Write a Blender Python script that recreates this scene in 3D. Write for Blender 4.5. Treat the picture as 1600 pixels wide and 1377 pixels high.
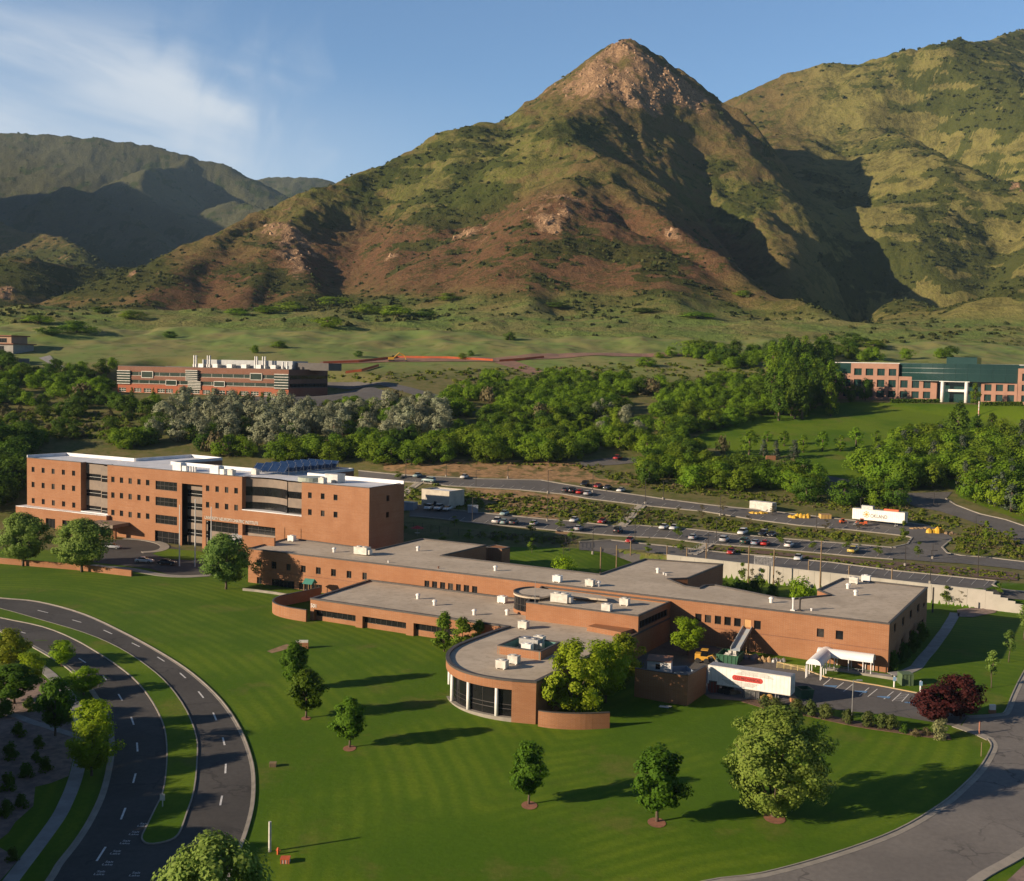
import bpy, bmesh, math, random, os
import numpy as np
from mathutils import Vector, Matrix
for o in list(bpy.data.objects): bpy.data.objects.remove(o)
SC = bpy.context.scene
COL = SC.collection
R = math.radians
# ---------------------------------------------------------------- camera
F, H, PITCH, ROLL = 1830.0, 50.0, R(3.55), 0.02
cam = bpy.data.cameras.new('camera')
cam.sensor_width = 36.0; cam.sensor_fit = 'HORIZONTAL'; cam.lens = 36.0*F/1600.0
cam.clip_start = 0.5; cam.clip_end = 30000
camo = bpy.data.objects.new('camera', cam); COL.objects.link(camo)
CM = Matrix.Rotation(math.pi/2-PITCH, 3, 'X') @ Matrix.Rotation(ROLL, 3, 'Z')
camo.matrix_world = Matrix.Translation((0, 0, H)) @ CM.to_4x4()
SC.camera = camo
# ---------------------------------------------------------------- sky and sun
SUN_AZ = R(22.5)          # the way the light travels over the ground
SUN_EL = R(17.5)
SC.view_settings.view_transform = 'Standard'; SC.view_settings.look = 'None'
SC.view_settings.exposure = 0.6; SC.view_settings.gamma = 1.0
world = bpy.data.worlds.new('World'); SC.world = world; world.use_nodes = True
def build_world():
    nt = world.node_tree; nt.nodes.clear(); N = nt.nodes.new; L = nt.links.new
    out = N('ShaderNodeOutputWorld'); bg = N('ShaderNodeBackground')
    sky = N('ShaderNodeTexSky'); sky.sky_type = 'NISHITA'; sky.sun_disc = False
    sky.sun_elevation = SUN_EL
    sky.sun_rotation = math.atan2(-math.cos(SUN_AZ), -math.sin(SUN_AZ)) % (2*math.pi)
    sky.altitude = 1500; sky.air_density = 1.0; sky.dust_density = 0.6; sky.ozone_density = 1.6
    tc = N('ShaderNodeTexCoord'); sp = N('ShaderNodeSeparateXYZ'); L(tc.outputs['Generated'], sp.inputs[0])
    def m(op, a, b=None, c=None):
        n = N('ShaderNodeMath'); n.operation = op
        for i, v in enumerate((a, b, c)):
            if v is None: continue
            if isinstance(v, (int, float)): n.inputs[i].default_value = v
            else: L(v, n.inputs[i])
        return n.outputs[0]
    def rng(v, a, b, c=0.0, d=1.0):
        n = N('ShaderNodeMapRange'); n.interpolation_type = 'SMOOTHSTEP'
        L(v, n.inputs[0])
        for i, x in enumerate((a, b, c, d)): n.inputs[i+1].default_value = x
        return n.outputs[0]
    az = m('ARCTAN2', sp.outputs[0], sp.outputs[1])
    el = m('ARCSINE', sp.outputs[2])
    # cirrus bank over the far range: a soft veil with a feathery upper edge
    cb = N('ShaderNodeCombineXYZ')
    sk = m('ADD', el, m('MULTIPLY', az, 0.22))
    L(m('MULTIPLY', az, 6.0), cb.inputs[0]); L(m('MULTIPLY', sk, 24.0), cb.inputs[1])
    n1 = N('ShaderNodeTexNoise'); n1.inputs['Scale'].default_value = 1.0; n1.inputs['Detail'].default_value = 7
    n1.inputs['Roughness'].default_value = 0.5; n1.inputs['Distortion'].default_value = 0.35
    L(cb.outputs[0], n1.inputs['Vector'])
    cb2 = N('ShaderNodeCombineXYZ')
    L(m('MULTIPLY', az, 22.0), cb2.inputs[0]); L(m('ADD', m('MULTIPLY', el, 16.0), m('MULTIPLY', az, -9.0)), cb2.inputs[1])
    n2 = N('ShaderNodeTexNoise'); n2.inputs['Scale'].default_value = 1.0; n2.inputs['Detail'].default_value = 8
    n2.inputs['Distortion'].default_value = 0.5; L(cb2.outputs[0], n2.inputs['Vector'])
    bank = m('MULTIPLY', rng(m('ADD', el, m('MULTIPLY', m('SUBTRACT', n1.outputs[0], 0.5), 0.10)), 0.31, 0.235),
             rng(m('ADD', az, m('MULTIPLY', m('SUBTRACT', n2.outputs[0], 0.5), 0.26)), -0.16, -0.30))
    tex = rng(n1.outputs[0], 0.34, 0.64, 0.25, 1.0)
    veil = m('MULTIPLY', rng(el, 0.255, 0.15), rng(az, 0.06, -0.28))
    wisp = m('MULTIPLY', m('MULTIPLY', rng(m('ABSOLUTE', m('SUBTRACT', az, 0.0)), 0.09, 0.02), rng(m('ABSOLUTE', m('SUBTRACT', el, 0.227)), 0.022, 0.003)), rng(n1.outputs[0], 0.45, 0.7))
    # brightest along a soft ridge of the bank
    ridge = m('MULTIPLY', rng(m('ABSOLUTE', m('SUBTRACT', m('ADD', el, m('MULTIPLY', az, 0.17)), 0.175)), 0.055, 0.0), bank)
    f = m('ADD', m('MULTIPLY', m('MULTIPLY', bank, tex), 0.36), m('MULTIPLY', veil, 0.34))
    f = m('ADD', f, m('MULTIPLY', m('MULTIPLY', ridge, tex), 0.36))
    f = m('MINIMUM', m('ADD', f, m('MULTIPLY', wisp, 0.12)), 0.88)
    mix = N('ShaderNodeMix'); mix.data_type = 'RGBA'
    L(f, mix.inputs[0]); 
    tint = N('ShaderNodeMix'); tint.data_type = 'RGBA'; tint.blend_type = 'MULTIPLY'; tint.inputs[0].default_value = 1.0
    L(sky.outputs[0], tint.inputs[6]); tint.inputs[7].default_value = SKY_TINT
    L(tint.outputs[2], mix.inputs[6]); mix.inputs[7].default_value = CLOUD_COL
    # sky colour dimmed overhead and behind the viewer to weaken the fill light
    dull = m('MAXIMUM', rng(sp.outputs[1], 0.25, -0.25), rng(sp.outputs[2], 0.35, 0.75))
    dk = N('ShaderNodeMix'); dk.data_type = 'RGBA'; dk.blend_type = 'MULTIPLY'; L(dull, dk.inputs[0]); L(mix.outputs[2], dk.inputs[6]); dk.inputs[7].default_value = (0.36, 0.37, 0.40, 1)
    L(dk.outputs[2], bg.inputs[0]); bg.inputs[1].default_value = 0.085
    L(bg.outputs[0], out.inputs[0])
SKY_TINT = (0.92, 1.10, 1.26, 1); CLOUD_COL = (6.4, 6.7, 7.0, 1)
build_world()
sl = bpy.data.lights.new('sun', 'SUN'); sl.energy = 5.0; sl.angle = R(0.5); sl.color = (1.0, 0.80, 0.58)
slo = bpy.data.objects.new('sun', sl); COL.objects.link(slo); slo.location = (-300, -200, 300)
SUNDIR = Vector((math.cos(SUN_AZ)*math.cos(SUN_EL), math.sin(SUN_AZ)*math.cos(SUN_EL), -math.sin(SUN_EL)))
slo.rotation_euler = SUNDIR.to_track_quat('-Z', 'Y').to_euler()
# ---------------------------------------------------------------- noise (numpy)
_rs = np.random.RandomState(7)
_PT = _rs.permutation(512); _PT = np.concatenate([_PT, _PT])
_GA = _rs.rand(512)*2*np.pi; _GX = np.cos(_GA); _GY = np.sin(_GA)
def perlin(x, y):
    xi = np.floor(x).astype(int); yi = np.floor(y).astype(int); xf = x-xi; yf = y-yi
    u = xf*xf*xf*(xf*(xf*6-15)+10); v = yf*yf*yf*(yf*(yf*6-15)+10)
    def g(ix, iy, dx, dy):
        h = _PT[(_PT[ix & 511]+iy) & 511]; return _GX[h]*dx+_GY[h]*dy
    a = g(xi, yi, xf, yf); b = g(xi+1, yi, xf-1, yf); c = g(xi, yi+1, xf, yf-1); d = g(xi+1, yi+1, xf-1, yf-1)
    return (a+(b-a)*u+((c+(d-c)*u)-(a+(b-a)*u))*v)*1.5
def fbm(x, y, wl, octv=4, gain=0.5, ridged=False, ox=0.0):
    t = 0.0; a = 1.0; s = 0.0; f = 1.0/wl
    for i in range(octv):
        n = perlin(x*f+ox+17.3*i, y*f-ox+5.1*i)
        if ridged: n = 1-2*np.abs(n)
        t = t+a*n; s += a; a *= gain; f *= 2.03
    return t/s
def sstep(x, a, b):
    t = np.clip((x-a)/(b-a), 0, 1); return t*t*(3-2*t)
# ---------------------------------------------------------------- pixel <-> world helpers (to read positions off the photograph)
_CM = np.array(CM)
def ray(px, py):
    v = _CM @ np.array([(px-800)/F, -(py-688.5)/F, -1.0]); return v/v[1]      # per unit of depth Y
def at(px, py, z):                                # point on the level z
    d = ray(px, py); t = (z-H)/d[2]; return np.array([d[0]*t, t, z])
def atD(px, py, D):                               # point at depth D
    d = ray(px, py); return np.array([d[0]*D, D, H+d[2]*D])
def proj(X, Y, Z):
    q = np.stack([X, Y, Z-H], -1) @ _CM
    return 800+F*q[..., 0]/-q[..., 2], 688.5-F*q[..., 1]/-q[..., 2]
# ---------------------------------------------------------------- ground heights
PD = [-300, 90, 130, 170, 205, 258, 290, 312, 335, 350, 380, 430, 490, 640, 800, 1000, 1500, 3000, 7000]
PZ = [-14, -6, -4.2, -1.9, 0, 0, 3.0, 5.2, 7.5, 9.2, 13.8, 23, 34.5, 60, 84, 89, 104, 220, 560]
LD = [-300, 90, 130, 170, 205, 335, 352, 385, 430, 490, 640, 800, 1000, 1500, 3000, 7000]
LZ = [-14, -6, -4.2, -1.9, 0, 0.5, 2.5, 12.5, 22, 34.5, 60, 84, 89, 104, 220, 560]
W0 = np.array([39.5, 291.0]); W1 = np.array([103.0, 250.5])
WL = float(np.hypot(*(W1-W0))); WU = (W1-W0)/WL; WN = np.array([-WU[1], WU[0]])
WALLZ = 3.7
def _pad(pl, Dl, pr, Dr, dep, zp):
    a, b = atD(*pl, Dl)[:2], atD(*pr, Dr)[:2]; L = np.hypot(*(b-a)); u = (b-a)/L; return (a, u, np.array([-u[1], u[0]]), L, dep, zp)
PAD_A = _pad((184.2, 600), 530.0, (451, 600), 500.0, 40.0, 35.6)
PAD_B = _pad((1295, 620), 545.0, (1640, 639), 495.0, 26.0, 38.7)
PADS = [PAD_A, PAD_B]
def zsite(X, Y):
    w = sstep(-X, 25, 62)
    z = np.interp(Y, PD, PZ)*(1-w)+np.interp(Y, LD, LZ)*w
    t = (X-W0[0])*WU[0]+(Y-W0[1])*WU[1]; d = (X-W0[0])*WN[0]+(Y-W0[1])*WN[1]
    fm = sstep(t, -26, -2)
    wid = 0.35+np.clip(t-WL+3, 0, 60)*2.0
    k = np.clip((d+0.1)/wid, 0, 1)
    front = np.where(Y < 300, z*(1-fm), z)
    front = np.where(z < 0, z, front)
    back = np.maximum(z, WALLZ)
    zz = front*(1-k)+back*k
    z = np.where((Y < 330) & (t > -30), zz*fm+z*(1-fm), z)
    for (o, u, w, L, D, zp) in PADS:          # level ground round the two far buildings
        a = (X-o[0])*u[0]+(Y-o[1])*u[1]; b = (X-o[0])*w[0]+(Y-o[1])*w[1]
        dd = np.hypot(np.maximum(np.maximum(-a, a-L), 0), np.maximum(np.maximum(-b-9, b-D), 0))
        k = 1-sstep(dd, 0, 26); z = z*(1-k)+zp*k
    return z
# ridge lines of the hills: (px, py, depth) along each crest, cross slope left/right
RIDGES = [
 # main peak, left shoulder to summit to right spur
 ([(-160,560,1020),(-40,512,1100),(60,490,1150),(130,466,1190),(200,424,1250),(290,369,1320),(390,324,1390),(500,288,1450),(560,269,1490),(640,243,1530),(700,212,1570),(750,189,1600),(790,186,1625),(845,160,1650)], .58),
 ([(845,160,1650),(870,141,1665),(900,112,1680),(930,90,1690),(960,68,1700),(978,61,1700)], .78),
 ([(978,61,1700),(1000,70,1705),(1030,88,1700),(1060,107,1695),(1110,139,1680),(1150,160,1660),(1190,188,1630),(1230,217,1590),(1270,252,1540),(1320,300,1480),(1360,345,1420)], 1.2),
 # knoll spur running to the lower right
 ([(978,61,1700),(950,118,1610),(915,155,1520),(880,181,1430),(905,222,1350),(938,240,1285),(962,272,1215),(1010,306,1135),(1060,346,1065),(1130,388,985),(1200,424,925),(1242,446,890),(1275,478,850),(1305,505,815)], .78),
 # shoulder spur between the two big shades
 ([(1040,150,1650),(1070,185,1570),(1090,203,1510),(1140,240,1410),(1195,283,1310),(1236,322,1210),(1256,395,1085),(1268,440,1000)], 1.05),
 # rocky front dome
 ([(938,240,1285),(915,265,1220),(895,290,1160),(860,330,1080),(842,375,1010),(830,430,940),(825,480,850)], .50),
 ([(895,290,1160),(960,330,1080),(1010,375,1000),(1040,420,940),(1050,470,850)], .50),
 ([(895,290,1160),(830,330,1140),(765,350,1120),(700,384,1090),(650,420,1030),(600,455,960)], .52),
 # left rocky spur
 ([(560,269,1490),(500,310,1400),(450,340,1320),(440,375,1240),(420,420,1150),(380,460,1060)], .50),
 ([(450,340,1320),(480,390,1200),(490,440,1080)], .55),
 ([(700,212,1570),(690,270,1440),(660,320,1330),(620,370,1220),(600,420,1110)], .48),
 ([(390,324,1390),(330,375,1260),(270,430,1130),(220,470,1040)], .46),
 # right mountain
 ([(1100,182,2350),(1150,151,2330),(1210,124,2300),(1290,97,2260),(1335,97,2230),(1365,84,2200),(1400,70,2180),(1425,62,2170),(1455,54,2160),(1475,52,2160),(1510,62,2200),(1545,64,2300),(1580,52,2400),(1620,40,2500),(1700,20,2550)], .72),
 ([(1365,84,2200),(1340,150,2050),(1310,205,1930),(1290,260,1800),(1270,300,1700)], .50),
 ([(1455,54,2160),(1450,120,2000),(1440,190,1850),(1425,240,1740),(1400,300,1620),(1395,350,1520),(1400,390,1440)], .56),
 ([(1580,52,2400),(1600,130,2100),(1570,215,1850),(1530,270,1680),(1500,330,1540),(1480,380,1430),(1470,420,1330)], .54),
 ([(1700,150,1900),(1640,240,1650),(1600,330,1450),(1580,390,1330),(1560,440,1220)], .55),
 # low knob in the right valley and foot slopes
 ([(1342,436,1140),(1358,402,1150),(1384,384,1150),(1430,386,1145),(1480,402,1130),(1530,428,1100)], .46),
 ([(1384,384,1150),(1374,440,1050),(1378,490,950)], .46),
 ([(1700,360,1050),(1600,425,1000),(1520,470,950),(1450,505,900)], .42),
 # far left range
 ([(-300,215,4600),(0,207,4500),(75,211,4480),(150,215,4450),(235,228,4430),(300,239,4400),(345,245,4380),(372,262,4360),(400,280,4330),(440,300,4300)], .55),
 ([(380,290,5600),(420,277,5600),(470,275,5600),(510,280,5600),(560,300,5600)], .5),
 ([(-200,330,2900),(-40,285,3100),(60,258,3300),(105,247,3400),(150,262,3350),(190,285,3250),(240,320,3050),(265,352,2900)], .62),
 ([(300,239,4400),(235,255,4000),(215,262,3800),(255,280,3600),(300,300,3450),(330,330,3250),(345,352,3050)], .58),
 ([(345,245,4380),(330,280,4150),(345,300,3950),(370,289,3800),(395,305,3700),(425,325,3600)], .58),
 ([(-200,370,2200),(-60,330,2350),(0,318,2450),(40,330,2350),(90,360,2200),(130,392,2050)], .62),
 # near left hill
 ([(-150,425,1350),(-20,405,1380),(60,392,1400),(120,382,1410),(200,373,1420),(238,372,1420),(262,385,1430),(285,405,1440)], .50),
]
VALLEYS = [   # stream lines that cut into the slopes: points, depth, width
 ([(1085,245,1540),(1130,310,1400),(1215,380,1220),(1290,430,1070),(1330,480,940)], 62, 65),
 ([(1235,245,1590),(1290,285,1520),(1365,330,1430),(1388,380,1345),(1345,405,1240),(1306,440,1120),(1292,480,1020),(1296,503,920)], 60, 42),
 ([(1455,150,2020),(1490,190,1950),(1540,230,1850),(1620,275,1740)], 150, 95),
 ([(1415,362,1330),(1445,372,1300),(1500,392,1260),(1570,430,1180)], 90, 55),
 ([(1300,190,2050),(1330,260,1850),(1345,320,1650)], 45, 70),
 ([(1560,330,1500),(1530,400,1330),(1500,450,1080)], 60, 70),
 ([(600,300,1430),(560,350,1320),(540,420,1150),(530,470,980)], 34, 55),
 ([(760,370,1180),(720,420,1050),(700,470,930)], 20, 45),
 ([(960,330,1230),(990,400,1030),(960,450,930)], 14, 40),
 ([(200,300,3600),(300,345,3300),(400,370,3000)], 110, 200),
 ([(0,300,3300),(60,330,3000),(170,400,2500)], 120, 180),
 ([(420,330,3900),(330,300,4200)], 90, 150),
 ([(60,470,1260),(150,440,1320),(230,410,1380),(300,385,1420)], 60, 60),
 ([(110,400,1395),(90,440,1300),(60,470,1220)], 25, 40),
 ([(180,385,1420),(190,415,1360)], 25, 40),
]
def carve(X, Y):
    s = 0.0
    for pts, dep, wid in VALLEYS:
        dm = np.full(X.shape, 1e9)
        w = [atD(*p) for p in pts]
        for a, b in zip(w[:-1], w[1:]):
            dx, dy = b[0]-a[0], b[1]-a[1]
            t = np.clip(((X-a[0])*dx+(Y-a[1])*dy)/(dx*dx+dy*dy), 0, 1)
            dm = np.minimum(dm, np.hypot(X-a[0]-t*dx, Y-a[1]-t*dy))
        s = s+dep*np.exp(-(dm/wid)**1.5)
    return s
def _segs():
    A = []; B = []; K = []
    for pts, k in RIDGES:
        w = [atD(*p) for p in pts]
        for a, b in zip(w[:-1], w[1:]): A.append(a); B.append(b); K.append(k)
    for a, b, k in (((-1650, 1750, 520), (-1800, 2500, 720), 1.6), ((-1800, 2500, 720), (-2350, 3500, 1000), 1.6), ((-1450, 1250, 330), (-1650, 1750, 560), 1.5)):   # unseen steep range added left of the frame to shade the far hills
        A.append(np.array(a, float)); B.append(np.array(b, float)); K.append(k)
    return A, B, K
_SA, _SB, _SK = _segs()
def zhill(X, Y):
    X0, Y0 = X, Y
    wx = fbm(X, Y, 170, 3, ox=3.1)*26+fbm(X, Y, 45, 3, ox=8.7)*8; wy = fbm(X, Y, 170, 3, ox=9.4)*26+fbm(X, Y, 45, 3, ox=1.7)*8
    Xw = X+wx*.8; Yw = Y+wy*.8
    best = np.full(X.shape, -1e9); P = 0.0
    for a, b, k in zip(_SA, _SB, _SK):
        dx, dy = b[0]-a[0], b[1]-a[1]; l2 = dx*dx+dy*dy+1e-9
        # near a crest the warp fades so that the skyline stays where it is
        t0 = np.clip(((X-a[0])*dx+(Y-a[1])*dy)/l2, 0, 1)
        d0 = np.hypot(X-a[0]-t0*dx, Y-a[1]-t0*dy)
        wgt = np.clip(d0/90, 0, 1)
        x = X+wx*.8*wgt; y = Y+wy*.8*wgt
        t = np.clip(((x-a[0])*dx+(y-a[1])*dy)/l2, 0, 1)
        d = np.hypot(x-a[0]-t*dx, y-a[1]-t*dy)
        z = a[2]+t*(b[2]-a[2])-k*(np.sqrt(d*d+64)-8)
        # smooth union keeps the saddles soft
        h = np.clip(0.5+0.5*(best-z)/8.0, 0, 1)
        best = np.where(best < -1e8, z, z*(1-h)+best*h+8.0*h*(1-h)*0.5)
    return best
def rockmask(px, py, X, Y):
    n = fbm(X, Y, 60, 4, ox=22)+.7*fbm(X, Y, 22, 3, ox=2)
    def el(cx, cy, rx, ry, ang=0.0):
        c, s = math.cos(ang), math.sin(ang); u = (px-cx)*c+(py-cy)*s; v = -(px-cx)*s+(py-cy)*c
        return np.exp(-((u/rx)**2+(v/ry)**2))
    m = .62*el(975,110,75,45)+.62*el(1080,150,130,20,.62)+.55*el(900,125,70,22,-.62)+.5*el(975,72,26,14)+.75*el(440,370,50,40,.5)+.75*el(470,420,32,30)
    m = m+.8*el(850,345,42,42)+.7*el(735,362,62,16,-.45)+.6*el(615,402,34,10)+.55*el(905,310,50,26)+.6*el(1050,365,34,14,.5)+.7*el(1000,160,90,40)
    m = m+.5*el(210,430,14,14)+.6*el(100,405,28,10)+.7*el(10,455,22,16)+.45*el(1425,235,34,10,-.5)+.55*el(1590,295,22,14)+.4*el(1120,410,60,14,.5)+.4*el(230,235,70,14)
    m = m+.35*el(760,235,30,8)+.3*el(800,245,50,8)
    return np.clip(m*1.15+n*.75-.37, 0, 1)
def zterr(X, Y, detail=True):
    X = np.asarray(X, float); Y = np.asarray(Y, float)
    zs = zsite(X, Y)
    far = Y > 560
    if not np.any(far): return zs
    z = zs.copy()
    xf, yf = X[far], Y[far]; b = zs[far]
    hm = sstep(yf, 575, 660)
    # humps of the old shoreline bench
    b = b+hm*(1-sstep(yf, 830, 950))*(3.2*fbm(xf, yf, 75, 3, ox=2.2)+3.5*np.clip(fbm(xf, yf, 48, 2, ox=6), 0, 1)+1.2*fbm(xf, yf, 16, 2, ox=4))
    hz = zhill(xf, yf)
    hz = hz-carve(xf, yf)*np.clip((hz-b)/90, 0, 1)
    rel = np.clip(hz-b, 0, None)
    amp = np.clip(rel/120, 0, 1)
    hz = hz+amp*(10*fbm(xf, yf, 120, 4, .55, ridged=True, ox=11)-5+4.5*fbm(xf, yf, 45, 4, .6, ox=31)+1.8*fbm(xf, yf, 13, 3, .6, ox=15))
    px, py = proj(xf, yf, hz)
    rm = rockmask(px, py, xf, yf)
    hz = hz+rm*(7.0*np.abs(fbm(xf, yf, 26, 4, .6, ox=44))+4.0*fbm(xf, yf, 10, 3, .65, ox=3))*np.clip(rel/20, 0, 1)
    h = np.clip(0.5+0.5*(hz-b)/18.0, 0, 1)
    z[far] = b*(1-h)+hz*h+18.0*h*(1-h)*.5
    return z
_TN = np.linspace(60, 558, 997); _TF = np.concatenate([np.linspace(556, 720, 165), np.geomspace(722, 5000, 320)])
def G(px, py, off=0.0):
    """the point of the ground seen at a pixel of the photograph"""
    d = ray(px, py)
    t = _TN; e = H+d[2]*t-zsite(d[0]*t, t); i = int(np.argmax(e < 0))
    if e[i] >= 0:
        t = _TF; e = H+d[2]*t-zterr(d[0]*t, t); i = max(int(np.argmax(e < 0)), 1)
    if e[i] >= 0: i = len(t)-1
    a, b = t[i-1], t[i]; s = e[i-1]/(e[i-1]-e[i]+1e-12); T = a+(b-a)*min(max(s, 0), 1)
    X, Y = d[0]*T, T
    return np.array([X, Y, float(zterr(np.array([X]), np.array([Y]))[0])+off])
def zg(x, y): return float(zterr(np.array([x]), np.array([y]))[0])
# ---------------------------------------------------------------- object helpers
def tag(o, label=None, cat=None, group=None, kind=None):
    if label: o['label'] = label
    if cat: o['category'] = cat
    if group: o['group'] = group
    if kind: o['kind'] = kind
    return o
def thing(name, label, cat, loc=(0, 0, 0), rz=0.0, group=None):
    o = bpy.data.objects.new(name, None); o.empty_display_size = .5; COL.objects.link(o)
    o.location = tuple(float(v) for v in loc); o.rotation_euler = (0, 0, rz)
    return tag(o, label, cat, group)
class MB:
    """collects faces for one mesh"""
    def __init__(s): s.v = []; s.f = []
    def add(s, vs, fs):
        n = len(s.v); s.v += [tuple(float(c) for c in p) for p in vs]; s.f += [tuple(n+i for i in f) for f in fs]; return s
    def quad(s, a, b, c, d): return s.add([a, b, c, d], [(0, 1, 2, 3)])
    def hexa(s, p): return s.add(p, [(3, 2, 1, 0), (4, 5, 6, 7), (0, 1, 5, 4), (1, 2, 6, 5), (2, 3, 7, 6), (3, 0, 4, 7)])
    def box(s, x0, x1, y0, y1, z0, z1):
        return s.hexa([(x0, y0, z0), (x1, y0, z0), (x1, y1, z0), (x0, y1, z0), (x0, y0, z1), (x1, y0, z1), (x1, y1, z1), (x0, y1, z1)])
    def obox(s, o, u, w, a0, a1, b0, b1, z0, z1):
        """box in a frame: origin o, horizontal axes u and w (2-D)"""
        def P(a, b, z): return (o[0]+u[0]*a+w[0]*b, o[1]+u[1]*a+w[1]*b, z)
        return s.hexa([P(a0, b0, z0), P(a1, b0, z0), P(a1, b1, z0), P(a0, b1, z0), P(a0, b0, z1), P(a1, b0, z1), P(a1, b1, z1), P(a0, b1, z1)])
    def prism(s, poly, z0, z1, bottom=False):
        n = len(poly); vs = [(p[0], p[1], z0) for p in poly]+[(p[0], p[1], z1) for p in poly]
        fs = [(i, (i+1) % n, n+(i+1) % n, n+i) for i in range(n)]+[tuple(range(n, 2*n))]
        if bottom: fs.append(tuple(range(n-1, -1, -1)))
        return s.add(vs, fs)
    def cyl(s, p0, p1, r0, r1=None, n=10, caps=True):
        if r1 is None: r1 = r0
        p0 = Vector([float(v) for v in p0]); p1 = Vector([float(v) for v in p1]); d = (p1-p0).normalized()
        a = d.orthogonal().normalized(); b = d.cross(a)
        vs = []; 
        for p, r in ((p0, r0), (p1, r1)):
            for i in range(n):
                t = 2*math.pi*i/n; vs.append(p+a*(r*math.cos(t))+b*(r*math.sin(t)))
        fs = [(i, (i+1) % n, n+(i+1) % n, n+i) for i in range(n)]
        if caps: fs += [tuple(range(n-1, -1, -1)), tuple(range(n, 2*n))]
        return s.add(vs, fs)
    def tube(s, pts, rs, n=7):
        pts = [Vector([float(v) for v in p]) for p in pts]
        if isinstance(rs, (int, float)): rs = [rs]*len(pts)
        vs = []; ref = Vector((0.31, 0.83, 0.46))
        for i, p in enumerate(pts):
            d = (pts[min(i+1, len(pts)-1)]-pts[max(i-1, 0)]).normalized()
            a = d.cross(ref).normalized(); b = d.cross(a)
            for j in range(n):
                t = 2*math.pi*j/n; vs.append(p+a*(rs[i]*math.cos(t))+b*(rs[i]*math.sin(t)))
        fs = []
        for i in range(len(pts)-1):
            for j in range(n): fs.append((i*n+j, i*n+(j+1) % n, (i+1)*n+(j+1) % n, (i+1)*n+j))
        fs += [tuple(range(n-1, -1, -1)), tuple(range((len(pts)-1)*n, len(pts)*n))]
        return s.add(vs, fs)
    def build(s, name, mat, parent=None, smooth=False, bevel=0.0):
        me = bpy.data.meshes.new(name); me.from_pydata(s.v, [], s.f)
        bm = bmesh.new(); bm.from_mesh(me); bmesh.ops.recalc_face_normals(bm, faces=bm.faces)
        if bevel: bmesh.ops.bevel(bm, geom=list(bm.edges), offset=bevel, segments=2, affect='EDGES', profile=.6)
        bm.to_mesh(me); bm.free(); me.update()
        me.materials.append(mat)
        if smooth:
            for p in me.polygons: p.use_smooth = True
        o = bpy.data.objects.new(name, me); COL.objects.link(o)
        if parent is not None:
            o.parent = parent
            # callers give world coordinates unless the parent sits at the origin of its own model space
        return o
def child_world(o, parent):
    """parent a mesh given in world coordinates"""
    o.parent = parent; o.matrix_parent_inverse = (Matrix.Translation(parent.location) @ parent.rotation_euler.to_matrix().to_4x4()).inverted(); return o
def copy_tree(o, parent=None):
    c = o.copy(); COL.objects.link(c)
    if parent is not None: c.parent = parent
    for ch in o.children: copy_tree(ch, c)
    return c
def place(proto, loc, rz=0.0, s=1.0, label=None, group=None, first=set()):
    """the first call for a model moves the model itself; later calls copy it with its parts"""
    if proto.name not in first: first.add(proto.name); o = proto
    else: o = copy_tree(proto)
    o.location = tuple(float(v) for v in loc); o.rotation_euler = (0, 0, rz)
    o.scale = (s, s, s) if isinstance(s, (int, float)) else s
    if label: o['label'] = label
    if group: o['group'] = group
    return o
# ---------------------------------------------------------------- materials
def nmat(name):
    m = bpy.data.materials.new(name); m.use_nodes = True; nt = m.node_tree; nt.nodes.clear()
    out = nt.nodes.new('ShaderNodeOutputMaterial'); b = nt.nodes.new('ShaderNodeBsdfPrincipled'); nt.links.new(b.outputs[0], out.inputs[0])
    return m, nt, b
def nd(nt, t, **kw):
    n = nt.nodes.new(t)
    for k, v in kw.items():
        if k in n.inputs.keys() if hasattr(n.inputs, 'keys') else False: n.inputs[k].default_value = v
        else: setattr(n, k, v)
    return n
def mth(nt, op, a, b=None):
    n = nt.nodes.new('ShaderNodeMath'); n.operation = op
    for i, v in enumerate((a, b)):
        if v is None: continue
        if isinstance(v, (int, float)): n.inputs[i].default_value = v
        else: nt.links.new(v, n.inputs[i])
    return n.outputs[0]
def mapr(nt, v, a, b, c=0.0, d=1.0, smooth=True):
    n = nt.nodes.new('ShaderNodeMapRange')
    if smooth: n.interpolation_type = 'SMOOTHSTEP'
    nt.links.new(v, n.inputs[0])
    for i, x in enumerate((a, b, c, d)): n.inputs[i+1].default_value = x
    return n.outputs[0]
def mixc(nt, f, a, b, blend='MIX'):
    n = nt.nodes.new('ShaderNodeMix'); n.data_type = 'RGBA'; n.blend_type = blend
    if isinstance(f, (int, float)): n.inputs[0].default_value = f
    else: nt.links.new(f, n.inputs[0])
    for i, v in ((6, a), (7, b)):
        if isinstance(v, (tuple, list)): n.inputs[i].default_value = tuple(v)[:3]+(1,)
        else: nt.links.new(v, n.inputs[i])
    return n.outputs[2]
def noise(nt, vec, scale, detail=4, rough=.55, dist=0.0):
    n = nt.nodes.new('ShaderNodeTexNoise'); n.inputs['Scale'].default_value = scale; n.inputs['Detail'].default_value = detail
    n.inputs['Roughness'].default_value = rough; n.inputs['Distortion'].default_value = dist
    if vec is not None: nt.links.new(vec, n.inputs['Vector'])
    return n.outputs[0]
def coord(nt, world_space=False):
    if world_space: return nt.nodes.new('ShaderNodeNewGeometry').outputs['Position']
    return nt.nodes.new('ShaderNodeTexCoord').outputs['Object']
def bump(nt, b, h, strength, dist=0.1):
    n = nt.nodes.new('ShaderNodeBump'); n.inputs['Strength'].default_value = strength; n.inputs['Distance'].default_value = dist
    nt.links.new(h, n.inputs['Height']); nt.links.new(n.outputs[0], b.inputs['Normal'])
_MC = {}
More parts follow.
